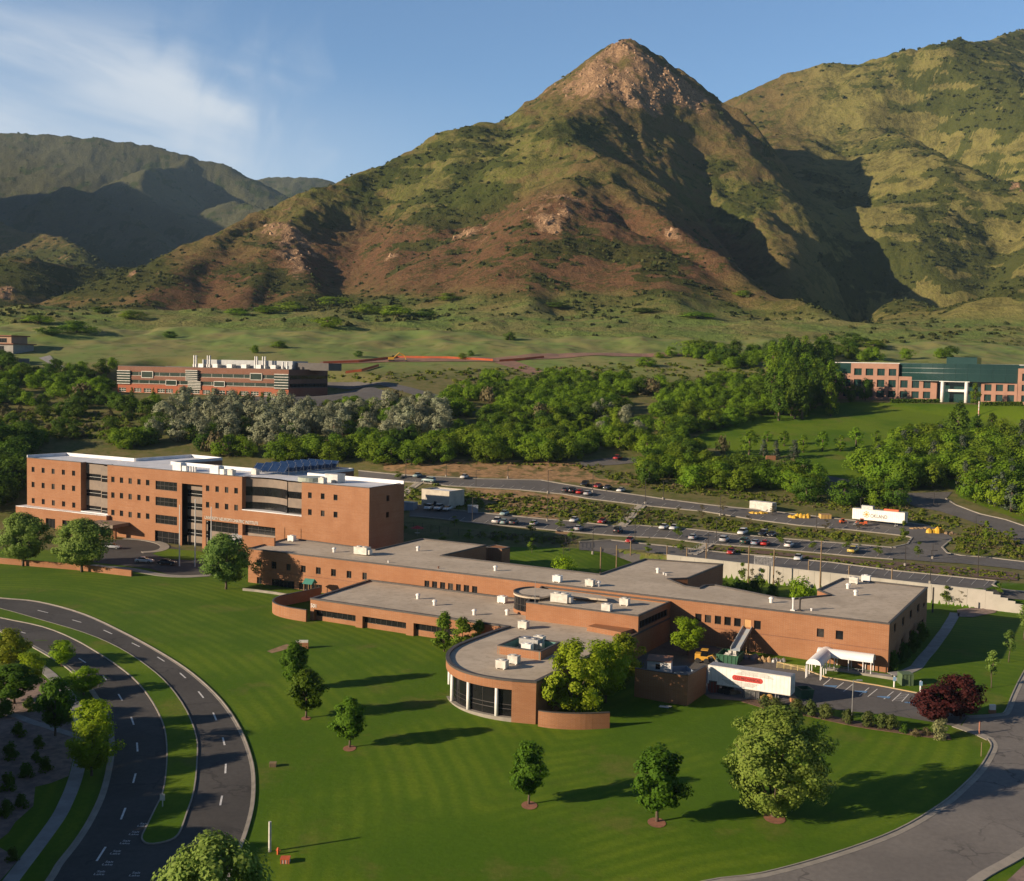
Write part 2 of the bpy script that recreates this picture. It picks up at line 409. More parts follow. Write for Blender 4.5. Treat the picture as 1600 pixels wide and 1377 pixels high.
def M(name, c1=None, c2=None, scale=1.0, rough=.8, bmp=0.0, bscale=None, lo=.35, hi=.65, metal=0.0, spec=.5, coat=0.0):
    """a plain surface with its own mottling: two tones of the same material mixed by noise"""
    if name in _MC: return _MC[name]
    m, nt, b = nmat(name); co = coord(nt)
    if c2 is None: c2 = tuple(v*.86 for v in c1)
    n1 = noise(nt, co, scale, 6, .6)
    nt.links.new(mixc(nt, mapr(nt, n1, lo, hi), c1, c2), b.inputs['Base Color'])
    b.inputs['Roughness'].default_value = rough; b.inputs['Metallic'].default_value = metal
    b.inputs['Specular IOR Level'].default_value = spec; b.inputs['Coat Weight'].default_value = coat
    if bmp: bump(nt, b, noise(nt, co, bscale or scale*6, 4, .6), bmp, .05)
    _MC[name] = m; return m
# ---------------------------------------------------------------- the land: ground, hills
def grid_mesh(name, ys, us, mat):
    YY, UU = np.meshgrid(ys, us, indexing='ij'); XX = UU*(YY+150.0)
    ZZ = zterr(XX.ravel(), YY.ravel()).reshape(XX.shape)
    nr, nc = XX.shape
    co = np.stack([XX, YY, ZZ], -1).reshape(-1, 3)
    idx = np.arange(nr*nc).reshape(nr, nc)
    q = np.stack([idx[:-1, :-1], idx[:-1, 1:], idx[1:, 1:], idx[1:, :-1]], -1).reshape(-1, 4)
    me = bpy.data.meshes.new(name)
    me.vertices.add(len(co)); me.vertices.foreach_set('co', co.astype(np.float32).ravel())
    me.loops.add(q.size); me.loops.foreach_set('vertex_index', q.astype(np.int32).ravel())
    me.polygons.add(len(q)); me.polygons.foreach_set('loop_start', (np.arange(len(q))*4).astype(np.int32))
    me.polygons.foreach_set('use_smooth', np.ones(len(q), bool))
    me.update(calc_edges=True); me.materials.append(mat)
    o = bpy.data.objects.new(name, me); COL.objects.link(o); tag(o, kind='structure')
    return o, co
def set_attr(o, name, rgba):
    a = o.data.attributes.new(name, 'FLOAT_COLOR', 'POINT'); a.data.foreach_set('color', rgba.astype(np.float32).ravel())
def inpoly(px, py, poly):
    r = np.zeros(px.shape, bool); n = len(poly)
    for i in range(n):
        x1, y1 = poly[i]; x2, y2 = poly[(i+1) % n]
        c = ((y1 > py) != (y2 > py)) & (px < (x2-x1)*(py-y1)/(y2-y1+1e-9)+x1); r ^= c
    return r
# --- ground material: mown lawn / rough grass / bare soil by the mask
def ground_mat():
    m, nt, b = nmat('ground'); P = coord(nt, True)
    at_ = nt.nodes.new('ShaderNodeAttribute'); at_.attribute_name = 'mask'
    sp = nt.nodes.new('ShaderNodeSeparateColor'); nt.links.new(at_.outputs['Color'], sp.inputs[0])
    lawnw, soilw, meadw = sp.outputs[0], sp.outputs[1], sp.outputs[2]
    # mowing stripes run parallel to the kerbs
    am = nt.nodes.new('ShaderNodeAttribute'); am.attribute_name = 'mow'
    r = mth(nt, 'ADD', am.outputs['Fac'], mth(nt, 'MULTIPLY', noise(nt, P, .03, 5, .6), 1.7))
    st = mth(nt, 'ADD', mth(nt, 'MULTIPLY', mth(nt, 'SINE', mth(nt, 'MULTIPLY', r, 2*math.pi/2.3)), .65), mth(nt, 'MULTIPLY', mth(nt, 'SINE', mth(nt, 'MULTIPLY', r, 2*math.pi/7.7)), .35))
    st = mth(nt, 'ADD', mth(nt, 'MULTIPLY', st, .5), .5)
    stw = mth(nt, 'MULTIPLY', mapr(nt, st, .12, .88), mapr(nt, noise(nt, P, .045, 5, .6), .40, .62, .05, 1.0))
    nb = noise(nt, P, .045, 6, .62); nf = noise(nt, P, 1.6, 5, .7); nm = noise(nt, P, .19, 5, .6)
    lawn = mixc(nt, mapr(nt, nb, .34, .66), (.064, .132, .003), (.088, .156, .005))
    lawn = mixc(nt, mth(nt, 'MULTIPLY', stw, .60), lawn, (.150, .212, .010))
    lawn = mixc(nt, mapr(nt, nm, .55, .74, 0, .5), lawn, (.082, .125, .010))
    lawn = mixc(nt, mapr(nt, noise(nt, P, .075, 6, .66), .55, .70, 0, .62), lawn, (.165, .150, .036))   # worn dry patches
    lawn = mixc(nt, mapr(nt, nf, .3, .75, 0, .4), lawn, (.036, .085, .003))
    rough = mixc(nt, mapr(nt, nm, .32, .62), (.085, .110, .020), (.165, .145, .055))
    rough = mixc(nt, mapr(nt, noise(nt, P, .45, 5, .65), .5, .68, 0, .8), rough, (.055, .090, .012))
    rough = mixc(nt, mapr(nt, nf, .35, .7, 0, .4), rough, (.19, .15, .075))
    soil = mixc(nt, mapr(nt, noise(nt, P, .5, 6, .65), .35, .65), (.38, .235, .12), (.235, .15, .075))
    soil = mixc(nt, mapr(nt, nm, .50, .62, 0, .8), soil, (.075, .085, .022))
    mead = mixc(nt, mapr(nt, noise(nt, P, .03, 6, .65), .38, .62), (.155, .215, .055), (.215, .205, .074))
    mead = mixc(nt, mapr(nt, noise(nt, P, .11, 6, .65), .52, .66, 0, .7), mead, (.085, .120, .028))
    mead = mixc(nt, mapr(nt, noise(nt, P, .05, 5, .7), .60, .70, 0, .6), mead, (.155, .095, .058))
    c = mixc(nt, lawnw, rough, lawn); c = mixc(nt, soilw, c, soil); c = mixc(nt, meadw, c, mead)
    nt.links.new(c, b.inputs['Base Color']); b.inputs['Roughness'].default_value = .95; b.inputs['Specular IOR Level'].default_value = .15
    h = mth(nt, 'ADD', mth(nt, 'MULTIPLY', nf, .5), noise(nt, P, .5, 5, .65))
    bump(nt, b, h, .3, .2)
    return m
def hill_mat():
    m, nt, b = nmat('hills'); P = coord(nt, True)
    at_ = nt.nodes.new('ShaderNodeAttribute'); at_.attribute_name = 'mask'
    sp = nt.nodes.new('ShaderNodeSeparateColor'); nt.links.new(at_.outputs['Color'], sp.inputs[0])
    rock, red, green = sp.outputs[0], sp.outputs[1], sp.outputs[2]; mead = at_.outputs['Alpha']
    n1 = noise(nt, P, .012, 7, .62); n2 = noise(nt, P, .035, 7, .66); n3 = noise(nt, P, .16, 6, .68); n4 = noise(nt, P, .55, 5, .7)
    dry = mixc(nt, mapr(nt, n2, .36, .64), (.175, .128, .050), (.135, .115, .036))
    dry = mixc(nt, mapr(nt, n3, .45, .68, 0, .55), dry, (.190, .120, .060))
    grn = mixc(nt, mapr(nt, n3, .36, .62), (.135, .148, .032), (.215, .190, .064))
    g = mth(nt, 'ADD', green, mth(nt, 'MULTIPLY', mth(nt, 'SUBTRACT', n2, .5), 1.6))
    c = mixc(nt, mapr(nt, g, .35, .75), dry, grn)
    rd = mixc(nt, mapr(nt, n3, .35, .65), (.185, .092, .050), (.135, .080, .040))
    rr = mth(nt, 'ADD', red, mth(nt, 'MULTIPLY', mth(nt, 'SUBTRACT', n2, .5), 1.5))
    c = mixc(nt, mapr(nt, rr, .38, .72, 0, .9), c, rd)
    # low brush too small to stand out as bushes
    br = mth(nt, 'MULTIPLY', mapr(nt, n2, .49, .56), mapr(nt, n3, .42, .54))
    t2 = nt.nodes.new('ShaderNodeAttribute'); t2.attribute_name = 'tone'; s2 = nt.nodes.new('ShaderNodeSeparateColor'); nt.links.new(t2.outputs['Color'], s2.inputs[0])
    c = mixc(nt, mth(nt, 'MULTIPLY', s2.outputs[1], .55), c, mixc(nt, mapr(nt, n2, .35, .65), (.275, .250, .075), (.235, .185, .075)))      # the paler grass of the right hand hill
    c = mixc(nt, mth(nt, 'MULTIPLY', s2.outputs[2], .85), c, mixc(nt, mapr(nt, n2, .35, .65), (.062, .075, .042), (.110, .105, .062)))   # wooded far range
    c = mixc(nt, mth(nt, 'MULTIPLY', br, .55), c, (.050, .066, .014))
    bt = mapr(nt, mth(nt, 'ADD', s2.outputs[0], mth(nt, 'MULTIPLY', mth(nt, 'SUBTRACT', n3, .5), 1.3)), .30, .62)
    c = mixc(nt, mth(nt, 'MULTIPLY', bt, .78), c, mixc(nt, mapr(nt, n4, .4, .65), (.034, .052, .010), (.062, .084, .016)))
    c = mixc(nt, mapr(nt, n4, .50, .68, 0, .42), c, (.046, .050, .016))
    rk = mixc(nt, mapr(nt, n3, .34, .66), (.46, .30, .17), (.29, .18, .10))
    rk = mixc(nt, mapr(nt, n4, .42, .66, 0, .75), rk, (.12, .075, .045))
    rf = mth(nt, 'ADD', rock, mth(nt, 'MULTIPLY', mth(nt, 'SUBTRACT', n3, .5), 1.5))
    c = mixc(nt, mapr(nt, rf, .30, .52), c, rk)
    md = mixc(nt, mapr(nt, noise(nt, P, .03, 6, .65), .38, .62), (.155, .215, .055), (.215, .205, .074))
    md = mixc(nt, mapr(nt, noise(nt, P, .11, 6, .65), .52, .66, 0, .7), md, (.085, .120, .028))
    md = mixc(nt, mapr(nt, noise(nt, P, .05, 5, .7), .60, .70, 0, .6), md, (.155, .095, .058))
    c = mixc(nt, mead, c, md)
    nt.links.new(c, b.inputs['Base Color']); b.inputs['Roughness'].default_value = 1.0; b.inputs['Specular IOR Level'].default_value = .05
    h = mth(nt, 'ADD', mth(nt, 'ADD', mth(nt, 'MULTIPLY', n3, 2.4), mth(nt, 'MULTIPLY', n4, 1.0)), mth(nt, 'MULTIPLY', n2, 3.0))
    bump(nt, b, h, .85, 2.0)
    return m
LAWN_B = [(1050,700),(1120,668),(1190,650),(1280,634),(1330,628),(1600,634),(1700,640),(1700,690),(1560,688),(1480,700),(1390,735),(1370,770),(1330,768),(1230,712),(1150,720),(1120,700)]
LAWN_B2 = [(1480,752),(1540,735),(1620,760),(1700,820),(1600,815),(1500,778)]
SOILS = [[(600,718),(905,722),(930,745),(1000,762),(880,754),(640,742),(600,735)],[(760,775),(860,795),(905,850),(880,852),(860,815),(760,800)],[(725,760),(905,775),(900,800),(760,790)]]
us = np.concatenate([np.linspace(-.80, -.542, 60), np.linspace(-.54, .54, 900)])
ys_near = np.concatenate([np.linspace(-120, 95, 40), np.linspace(96, 300, 260)[0:], np.geomspace(300.8, 700, 330)])
ground, gco = grid_mesh('ground', ys_near, us, ground_mat())
gpx, gpy = proj(np.maximum(gco[:, 0], -1e9), np.maximum(gco[:, 1], 30), gco[:, 2])
def ground_masks():
    X, Y = gco[:, 0], gco[:, 1]
    w = sstep(-X, 25, 62); lim = 262+w*40
    lawn = 1-sstep(Y, lim-1, lim+1.5)
    t = (X-W0[0])*WU[0]+(Y-W0[1])*WU[1]; d = (X-W0[0])*WN[0]+(Y-W0[1])*WN[1]
    lawn = np.where((Y < 300) & (d < .2) & (X > -20) & (t < WL+45), 1.0, lawn)
    for p in (LAWN_B, LAWN_B2): lawn = np.where(inpoly(gpx, gpy, p) & (Y > 200), 1.0, lawn)
    soil = np.zeros_like(X)
    for p in SOILS: soil = np.where(inpoly(gpx+6*fbm(X, Y, 9, 3), gpy+5*fbm(X, Y, 12, 3, ox=5), p), 1.0, soil)
    mead = sstep(Y+14*fbm(X, Y, 60, 3, ox=4), 545, 585)
    # the nearest corner on the left is a planted bed, not lawn
    return np.stack([lawn, soil, mead, np.ones_like(X)], -1)
set_attr(ground, 'mask', ground_masks())
ys_far = np.concatenate([np.linspace(700, 900, 110)[:-1], np.geomspace(900, 2700, 620), np.geomspace(2720, 6600, 170)])
hills, hco = grid_mesh('hills', np.concatenate([[700.0], ys_far[1:]]), us, hill_mat())
def hill_masks():
    X, Y, Z = hco.T; px, py = proj(X, Y, Z)
    rock = rockmask(px, py, X, Y)
    def el(cx, cy, rx, ry): return np.exp(-(((px-cx)/rx)**2+((py-cy)/ry)**2))
    red = .95*el(1010,400,230,75)+.8*el(640,400,240,80)+.6*el(330,440,170,60)+.5*el(960,150,160,70)+.5*el(880,330,120,60)+.35*el(250,480,150,30)
    red = np.clip(red, 0, 1)*(Y < 1900)
    right = sstep(px, 1230, 1330)
    green = .35+.38*right+.5*el(760,230,130,60)+.35*el(700,300,120,60)+.45*el(1160,330,80,70)+.25*el(480,320,120,40)-.3*el(1020,420,150,60)+.1*(Y > 2500)+.15*right
    mead = 1-sstep(zhill(X, Y)-zsite(X, Y)+14*fbm(X, Y, 55, 3, ox=14), -4, 30)
    mead = mead*(Y < 1000)
    rock = rock*(Y < 2700)
    return np.stack([rock, red, np.clip(green, 0, 1), mead], -1)
hmask = hill_masks()
set_attr(hills, 'mask', hmask)
def brush_density():
    X, Y, Z = hco.T; px, py = proj(X, Y, Z)
    c = .45*fbm(X, Y, 150, 4, .55, ox=12)+.40*fbm(X, Y, 45, 3, ox=7)+.55*fbm(X*.55+Y*.3, Z*2.6, 60, 4, .6, ox=19)     # patches drawn out along the contours
    def el(cx, cy, rx, ry): return np.exp(-(((px-cx)/rx)**2+((py-cy)/ry)**2))
    d = sstep(c+.45*(hmask[:, 2]-.45), .06, .36)
    d = d+1.3*el(650,300,90,50)*(c > -.12)+1.3*el(560,480,150,16)*(c > -.2)+1.2*el(1500,360,90,60)*(c > -.02)+1.1*el(1530,130,110,70)*(c > -.06)+1.0*el(900,420,200,50)*(c > .02)+1.3*el(1400,430,120,30)*(c > -.12)+.8*el(900,205,70,22)+1.9*el(120,425,130,34)*(c > -.22)+.9*el(1000,430,130,30)*(c > -.05)+.8*el(430,430,90,30)*(c > -.05)
    d = d+1.2*np.exp(-((py-488)/14)**2)*(c > .02)*(px < 1300)
    d = np.clip(d, 0, 2)*(1-.55*sstep(hmask[:, 3], .3, .8))*(1-.75*hmask[:, 0])
    return d*(1-.45*sstep(px, 1180, 1300)*(1-sstep(px, 1430, 1480)))+.03
bdens = brush_density()
def _tone():
    X, Y, Z = hco.T; px, py = proj(X, Y, Z); r = sstep(px, 1180, 1300)*(Y < 2800)
    return np.stack([np.clip(bdens, 0, 1), r, sstep(Y, 2300, 2900)*(px < 700), np.ones_like(r)], -1)
set_attr(hills, 'tone', _tone())
# ---------------------------------------------------------------- paved surfaces, kerbs, markings (all laid on the ground)
def ground_pts(pxs): return [G(*p) for p in pxs]
def smooth_px(pts, n=4):
    """Catmull-Rom through picture points"""
    P = [np.array(p, float) for p in pts]; out = []
    for i in range(len(P)-1):
        p0, p1, p2, p3 = P[max(i-1, 0)], P[i], P[i+1], P[min(i+2, len(P)-1)]
        for k in range(n):
            t = k/n; out.append(tuple(.5*((2*p1)+(-p0+p2)*t+(2*p0-5*p1+4*p2-p3)*t*t+(-p0+3*p1-3*p2+p3)*t**3)))
    out.append(tuple(P[-1])); return out
def sheet(name, poly, mat, off=.05, step=3.0, world_pts=False, kind='structure', thick=0.0):
    w = [np.array(p, float) for p in poly] if world_pts else ground_pts(poly)
    bm = bmesh.new(); vs = [bm.verts.new((p[0], p[1], 0)) for p in w]
    f = bm.faces.new(vs); bm.normal_update()
    if f.normal.z < 0: bmesh.ops.reverse_faces(bm, faces=[f])
    bmesh.ops.triangulate(bm, faces=bm.faces[:], quad_method='BEAUTY', ngon_method='BEAUTY')
    xs = [p[0] for p in w]; ys = [p[1] for p in w]
    for ax, lo, hi in ((0, min(xs), max(xs)), (1, min(ys), max(ys))):
        k = math.floor(lo/step)*step+step
        while k < hi:
            co = (k, 0, 0) if ax == 0 else (0, k, 0); no = (1, 0, 0) if ax == 0 else (0, 1, 0)
            bmesh.ops.bisect_plane(bm, geom=bm.verts[:]+bm.edges[:]+bm.faces[:], plane_co=co, plane_no=no, dist=1e-4)
            k += step
    X = np.array([v.co.x for v in bm.verts]); Y = np.array([v.co.y for v in bm.verts]); Z = zterr(X, Y)+off
    for v, z in zip(bm.verts, Z): v.co.z = z
    if thick:
        ret = bmesh.ops.extrude_face_region(bm, geom=bm.faces[:])
        for g in ret['geom']:
            if isinstance(g, bmesh.types.BMVert): g.co.z += thick
    me = bpy.data.meshes.new(name); bm.to_mesh(me); bm.free(); me.materials.append(mat)
    o = bpy.data.objects.new(name, me); COL.objects.link(o); return tag(o, kind=kind)
def strip(mb, w, a, b, h, off=.0, close=False):
    """sweeps a rectangle (from a to b across, h high) along ground points w"""
    w = [np.array(p[:2], float) for p in w]; n = len(w); L = []
    for i in range(n):
        d = (w[(i+1) % n] if (close or i < n-1) else w[i])-(w[i-1] if (close or i > 0) else w[i]); d = d/(np.hypot(*d)+1e-9)
        nn = np.array([-d[1], d[0]]); pa, pb = w[i]+nn*a, w[i]+nn*b; za, zb = zg(*pa)+off, zg(*pb)+off
        L.append([(pa[0], pa[1], za-.05), (pb[0], pb[1], zb-.05), (pb[0], pb[1], zb+h), (pa[0], pa[1], za+h)])
    vs = [v for l in L for v in l]; fs = []
    m = n if close else n-1
    for i in range(m):
        j = (i+1) % n
        for k in range(4): fs.append((4*i+k, 4*i+(k+1) % 4, 4*j+(k+1) % 4, 4*j+k))
    if not close: fs += [(3, 2, 1, 0), (4*n-4, 4*n-3, 4*n-2, 4*n-1)]
    mb.add(vs, fs)
def dens(w, step=2.0):
    out = [w[0]]
    for a, b in zip(w[:-1], w[1:]):
        n = max(1, int(np.hypot(*(b[:2]-a[:2]))/step))
        for k in range(1, n+1): out.append(a+(b-a)*k/n)
    return out
def asphalt_mat(name, c1, c2, crack=.5):
    m, nt, b = nmat(name); P = coord(nt, True)
    n1 = noise(nt, P, .09, 6, .6); n2 = noise(nt, P, 1.4, 5, .7)
    c = mixc(nt, mapr(nt, n1, .33, .67), c1, c2)
    c = mixc(nt, mapr(nt, n2, .3, .7, 0, .35), c, tuple(v*.55 for v in c1))
    v = nt.nodes.new('ShaderNodeTexVoronoi'); v.feature = 'DISTANCE_TO_EDGE'; v.inputs['Scale'].default_value = .13
    wv = nt.nodes.new('ShaderNodeVectorMath'); wv.operation = 'ADD'; nt.links.new(P, wv.inputs[0])
    ns = nt.nodes.new('ShaderNodeTexNoise'); ns.inputs['Scale'].default_value = .35; ns.inputs['Detail'].default_value = 5; nt.links.new(P, ns.inputs['Vector'])
    sc = nt.nodes.new('ShaderNodeVectorMath'); sc.operation = 'SCALE'; sc.inputs['Scale'].default_value = 5.5; nt.links.new(ns.outputs['Color'], sc.inputs[0]); nt.links.new(sc.outputs[0], wv.inputs[1])
    nt.links.new(wv.outputs[0], v.inputs['Vector'])
    ck = mth(nt, 'MULTIPLY', mapr(nt, v.outputs[0], .035, .012), mapr(nt, noise(nt, P, .06, 3), .46, .58))
    c = mixc(nt, mth(nt, 'MULTIPLY', ck, crack), c, (.018, .018, .020))
    nt.links.new(c, b.inputs['Base Color']); b.inputs['Roughness'].default_value = .92; b.inputs['Specular IOR Level'].default_value = .25
    bump(nt, b, n2, .25, .05); return m
ASPH = asphalt_mat('asphalt', (.068, .064, .060), (.090, .085, .080), .4)
ASPH_OLD = asphalt_mat('old asphalt', (.165, .153, .142), (.205, .190, .174), .45)
ASPH_LOT = asphalt_mat('lot asphalt', (.120, .113, .107), (.155, .146, .138), .3)
CONC = M('concrete', (.32, .29, .245), (.25, .23, .195), .6, .9)
CONC_D = M('grey concrete', (.30, .29, .275), (.23, .22, .21), .5, .9)
PAINT = M('road paint', (.74, .73, .69), (.55, .54, .52), 2.0, .7)
MULCH = M('bark mulch', (.145, .085, .055), (.085, .050, .034), 1.2, 1.0, .5, 3.0)
ROCKB = M('rock mulch', (.26, .185, .155), (.155, .115, .10), .8, 1.0, .6, 2.5)
GRASS_M = ground.data.materials[0]
A_R = smooth_px([(-70,926),(0,935),(60,941),(130,960),(195,990),(250,1020),(300,1053),(345,1095),(375,1140),(392,1185),(397,1220),(395,1260),(385,1300),(372,1335),(358,1377),(330,1450)])
A_L = smooth_px([(-60,966),(0,987),(54,1013),(96,1038),(112,1050),(135,1072),(154,1100),(168,1130),(172,1155),(171,1185),(159,1238),(139,1282),(116,1318),(90,1351),(74,1377),(20,1450)])
sheet('road', A_R+A_L[::-1], ASPH, .03, 4)
MED = [(-60,940),(0,951.5),(66,970),(133,990),(186,1013),(232,1043),(265,1073),(292,1112),(307,1152),(308.5,1185),(303.6,1235),(292,1272),(279,1305),(259,1316.5),(232,1320),(221,1311),(229,1292),(242,1265),(254,1238.5),(260,1195),(259,1152),(250.5,1122),(232,1089),(206,1059),(166,1029.5),(116,1000),(66,980),(0,966),(-60,950)]
med = smooth_px(MED, 3)
def grass_sheet(name, poly, off, lawn=1.0):
    o = sheet(name, poly, GRASS_M, off); n = len(o.data.vertices)
    set_attr(o, 'mask', np.tile(np.array([lawn, 0, 0, 1.0]), (n, 1))); return o
grass_sheet('median_lawn', med, .14)
kb = MB()
strip(kb, dens(ground_pts(A_R)), -.35, 0.0, .05, .0); strip(kb, dens(ground_pts(A_R)), 0.0, .16, .16)
strip(kb, dens(ground_pts(A_L)), 0.0, .6, .05); strip(kb, dens(ground_pts(A_L)), -.18, 0.0, .16)
strip(kb, dens(ground_pts(med)), -.12, .05, .17)
tag(kb.build('road_kerb', CONC), kind='structure')
# lane dashes and the painted words at the crossing
mk = MB()
def dash(a, b, wd=.12):
    p, q = G(*a), G(*b); d = q[:2]-p[:2]; d = d/np.hypot(*d); n = np.array([-d[1], d[0]])*wd
    z = .045
    mk.quad((p[0]-n[0], p[1]-n[1], zg(*p[:2])+z), (p[0]+n[0], p[1]+n[1], zg(*p[:2])+z), (q[0]+n[0], q[1]+n[1], zg(*q[:2])+z), (q[0]-n[0], q[1]-n[1], zg(*q[:2])+z))
for a, b in [((59,954),(75,958)),((113,969),(127,973)),((162,985),(175,991)),((206,1005),(218,1011)),((246,1027),(257,1034)),((281,1052),(290,1060)),((310,1081),(318,1091)),((333,1114),(338,1126)),((348,1153),(351,1165)),((353,1194),(352,1209)),((347,1244),(344,1259)),((331,1301),(325,1316)),
             ((33,988),(40,990)),((123,1029),(134,1036)),((161,1056),(166,1063)),((185,1085),(191,1095)),((205,1121),(209,1133)),((214,1161),(215,1175)),((212,1209),(208,1224)),((196,1263),(189,1281)),((165,1324),(151,1346))]: dash(a, b)
tag(mk.build('lane_markings', PAINT), kind='structure')
def text_on_ground(name, txt, px, size, yaw):
    cu = bpy.data.curves.new(name, 'FONT'); cu.body = txt; cu.size = size; cu.align_x = 'CENTER'; cu.extrude = .001
    tmp = bpy.data.objects.new(name, cu); COL.objects.link(tmp); dg = bpy.context.evaluated_depsgraph_get()
    me = bpy.data.meshes.new_from_object(tmp.evaluated_get(dg)); COL.objects.unlink(tmp); bpy.data.objects.remove(tmp)
    me.materials.clear(); me.materials.append(PAINT)
    o = bpy.data.objects.new(name, me); COL.objects.link(o); p = G(*px); o.location = (p[0], p[1], zg(p[0], p[1])+.06); o.rotation_euler = (.04, 0, yaw); return o
for px in [(224,1289),(211,1302),(197,1316),(182,1332),(170,1349),(157,1364),(212,1366)]:
    w1 = text_on_ground('crossing_words', 'Salt\nLake', px, .62, 0); tag(w1, kind='structure')
# footpaths and planted bed in the near left corner
WALK = [(62,1042),(80,1056),(97,1074),(112,1093),(121,1112),(127,1140),(128,1170),(121,1205),(114,1228),(105,1250),(92,1276),(68,1310),(43,1343),(17,1377),(-30,1440)]
pv = MB(); strip(pv, dens(ground_pts(smooth_px(WALK))), -.85, .85, .03, .05); tag(pv.build('sidewalk', CONC_D), kind='structure')
pv = MB(); strip(pv, dens(ground_pts([(-60,1090),(0,1112),(30,1121),(56,1131),(72,1135),(95,1143),(121,1151)])), -.6, .6, .03, .05); tag(pv.build('footpath', CONC_D), kind='structure')
sheet('planting_bed', [(-80,1045),(0,1046),(46,1052),(70,1062),(96,1086),(110,1112),(114,1150),(113,1190),(107,1213),(80,1224),(55,1230),(52,1260),(24,1285),(13,1302),(0,1312),(-80,1330)], ROCKB, .04)
sheet('planting_bed', [(-60,1318),(0,1325),(30,1343),(0,1377),(-60,1420)], ROCKB, .04)
# road in the near right corner, with its gutter, and the drive
B_L = smooth_px([(960,1420),(1100,1379),(1190,1366),(1300,1336),(1400,1299),(1470,1258),(1510,1224),(1532,1200),(1545,1179),(1550,1165),(1544,1155)])
B_L2 = smooth_px([(1512,1120),(1535,1119),(1558,1117),(1571,1113),(1583,1085),(1600,1051),(1640,985)])
B_R = smooth_px([(1480,1430),(1530,1379),(1600,1338),(1680,1280),(1760,1150)])
sheet('road', B_L+[(1530,1147),(1500,1138)]+B_L2+[(1700,950)]+B_R[::-1], ASPH_OLD, .03, 4)
def mow_lines():
    X, Y = gco[:, 0], gco[:, 1]; pts = [p[:2] for p in ground_pts(A_R[2:]+[(500,1475),(760,1475)]+B_L)]; d = np.full(X.shape, 1e9); near = Y < 330
    for a, b in zip(pts[:-1], pts[1:]):
        dx, dy = b-a; t = np.clip(((X-a[0])*dx+(Y-a[1])*dy)/(dx*dx+dy*dy+1e-9), 0, 1); q = np.hypot(X-a[0]-t*dx, Y-a[1]-t*dy)
        h = np.clip(.5+.5*(d-q)/6, 0, 1); d = np.where(d > 1e8, q, d*(1-h)+q*h-6*h*(1-h))
    at_ = ground.data.attributes.new('mow', 'FLOAT', 'POINT'); at_.data.foreach_set('value', np.where(near, d, 0).astype(np.float32))
mow_lines()
kb = MB()
strip(kb, dens(ground_pts(B_L)), -.8, 0, .055); strip(kb, dens(ground_pts(B_L)), 0, .18, .16)
strip(kb, dens(ground_pts(B_L2)), -.7, 0, .055); strip(kb, dens(ground_pts(B_L2)), 0, .18, .16)
strip(kb, dens(ground_pts(B_R)), 0, 1.1, .055); strip(kb, dens(ground_pts(B_R)), -.2, 0, .16)
tag(kb.build('road_kerb', CONC), kind='structure')
pv = MB(); strip(pv, dens(ground_pts([(1493,1134),(1530,1147),(1549,1156)])), -.9, .6, .03, .055); tag(pv.build('drive_apron', CONC), kind='structure')
sheet('gravel_corner', [(1560,1390),(1600,1352),(1700,1300),(1700,1450),(1560,1450)], ROCKB, .05)
# service yard and front parking
sheet('parking_lot', [(985,1012),(1050,1000),(1120,1010),(1255,1046),(1290,1059),(1372,1072),(1445,1086),(1480,1099),(1512,1119),(1498,1137),(1470,1131),(1400,1119),(1330,1112),(1260,1104),(1180,1097),(1110,1092),(1080,1070),(1000,1045)], ASPH_LOT, .04)
KY = M('painted kerb', (.52, .36, .16), (.42, .34, .22), .8, .8)
kb = MB(); strip(kb, dens(ground_pts([(1120,1012),(1180,1026),(1255,1046),(1290,1059),(1372,1072),(1445,1086),(1480,1099)])), -.1, .15, .17); tag(kb.build('lot_kerb', KY), kind='structure')
BLUE = M('blue paint', (.10, .24, .46), (.13, .26, .42), 1.5, .7)
mk = MB()
for a, b in [((1297,1062),(1286,1071)),((1318,1067),(1305,1077)),((1332,1070),(1318,1081)),((1358,1075),(1343,1087)),((1371,1077),(1356,1089)),((1396,1081),(1381,1093)),((1408,1083),(1394,1096)),((1420,1085),(1409,1097))]: dash(a, b, .07)
for k in range(5):
    t = k/4; dash((1406-9*t, 1084.5+9.5*t), (1419-9*t, 1086+9.5*t), .05)
tag(mk.build('stall_lines', PAINT), kind='structure')
mk = MB()
for (x, y) in [(1345,1080.5),(1381,1089),(1424,1098),(1298,1072)]:
    c = G(x, y); mk.obox(c, (.888, -.459), (.459, .888), -.95, .95, -.7, .7, c[2]+.045, c[2]+.05)
tag(mk.build('disabled_bay_paint', BLUE), kind='structure')
MUL = dens(ground_pts(smooth_px([(1165,1094),(1215,1108),(1270,1117),(1340,1132),(1400,1141),(1440,1147),(1485,1152)])))
pv = MB(); strip(pv, MUL, -1.2, 1.2, .02, .05); tag(pv.build('planting_bed', MULCH), kind='structure')
pv = MB(); strip(pv, dens(ground_pts([(1290,1045),(1330,1049),(1393,1058)])), -1.0, 1.0, .03, .05); strip(pv, dens(ground_pts([(1392,1054),(1415,1051),(1432,1043),(1455,1015),(1478,984),(1490,964),(1492,958)])), -1.0, 1.0, .03, .05)
tag(pv.build('sidewalk', CONC_D), kind='structure')
sheet('rock_bed', [(1497,964),(1495,953),(1520,948),(1545,946),(1560,948),(1555,958),(1520,965)], ROCKB, .08, 1.0)
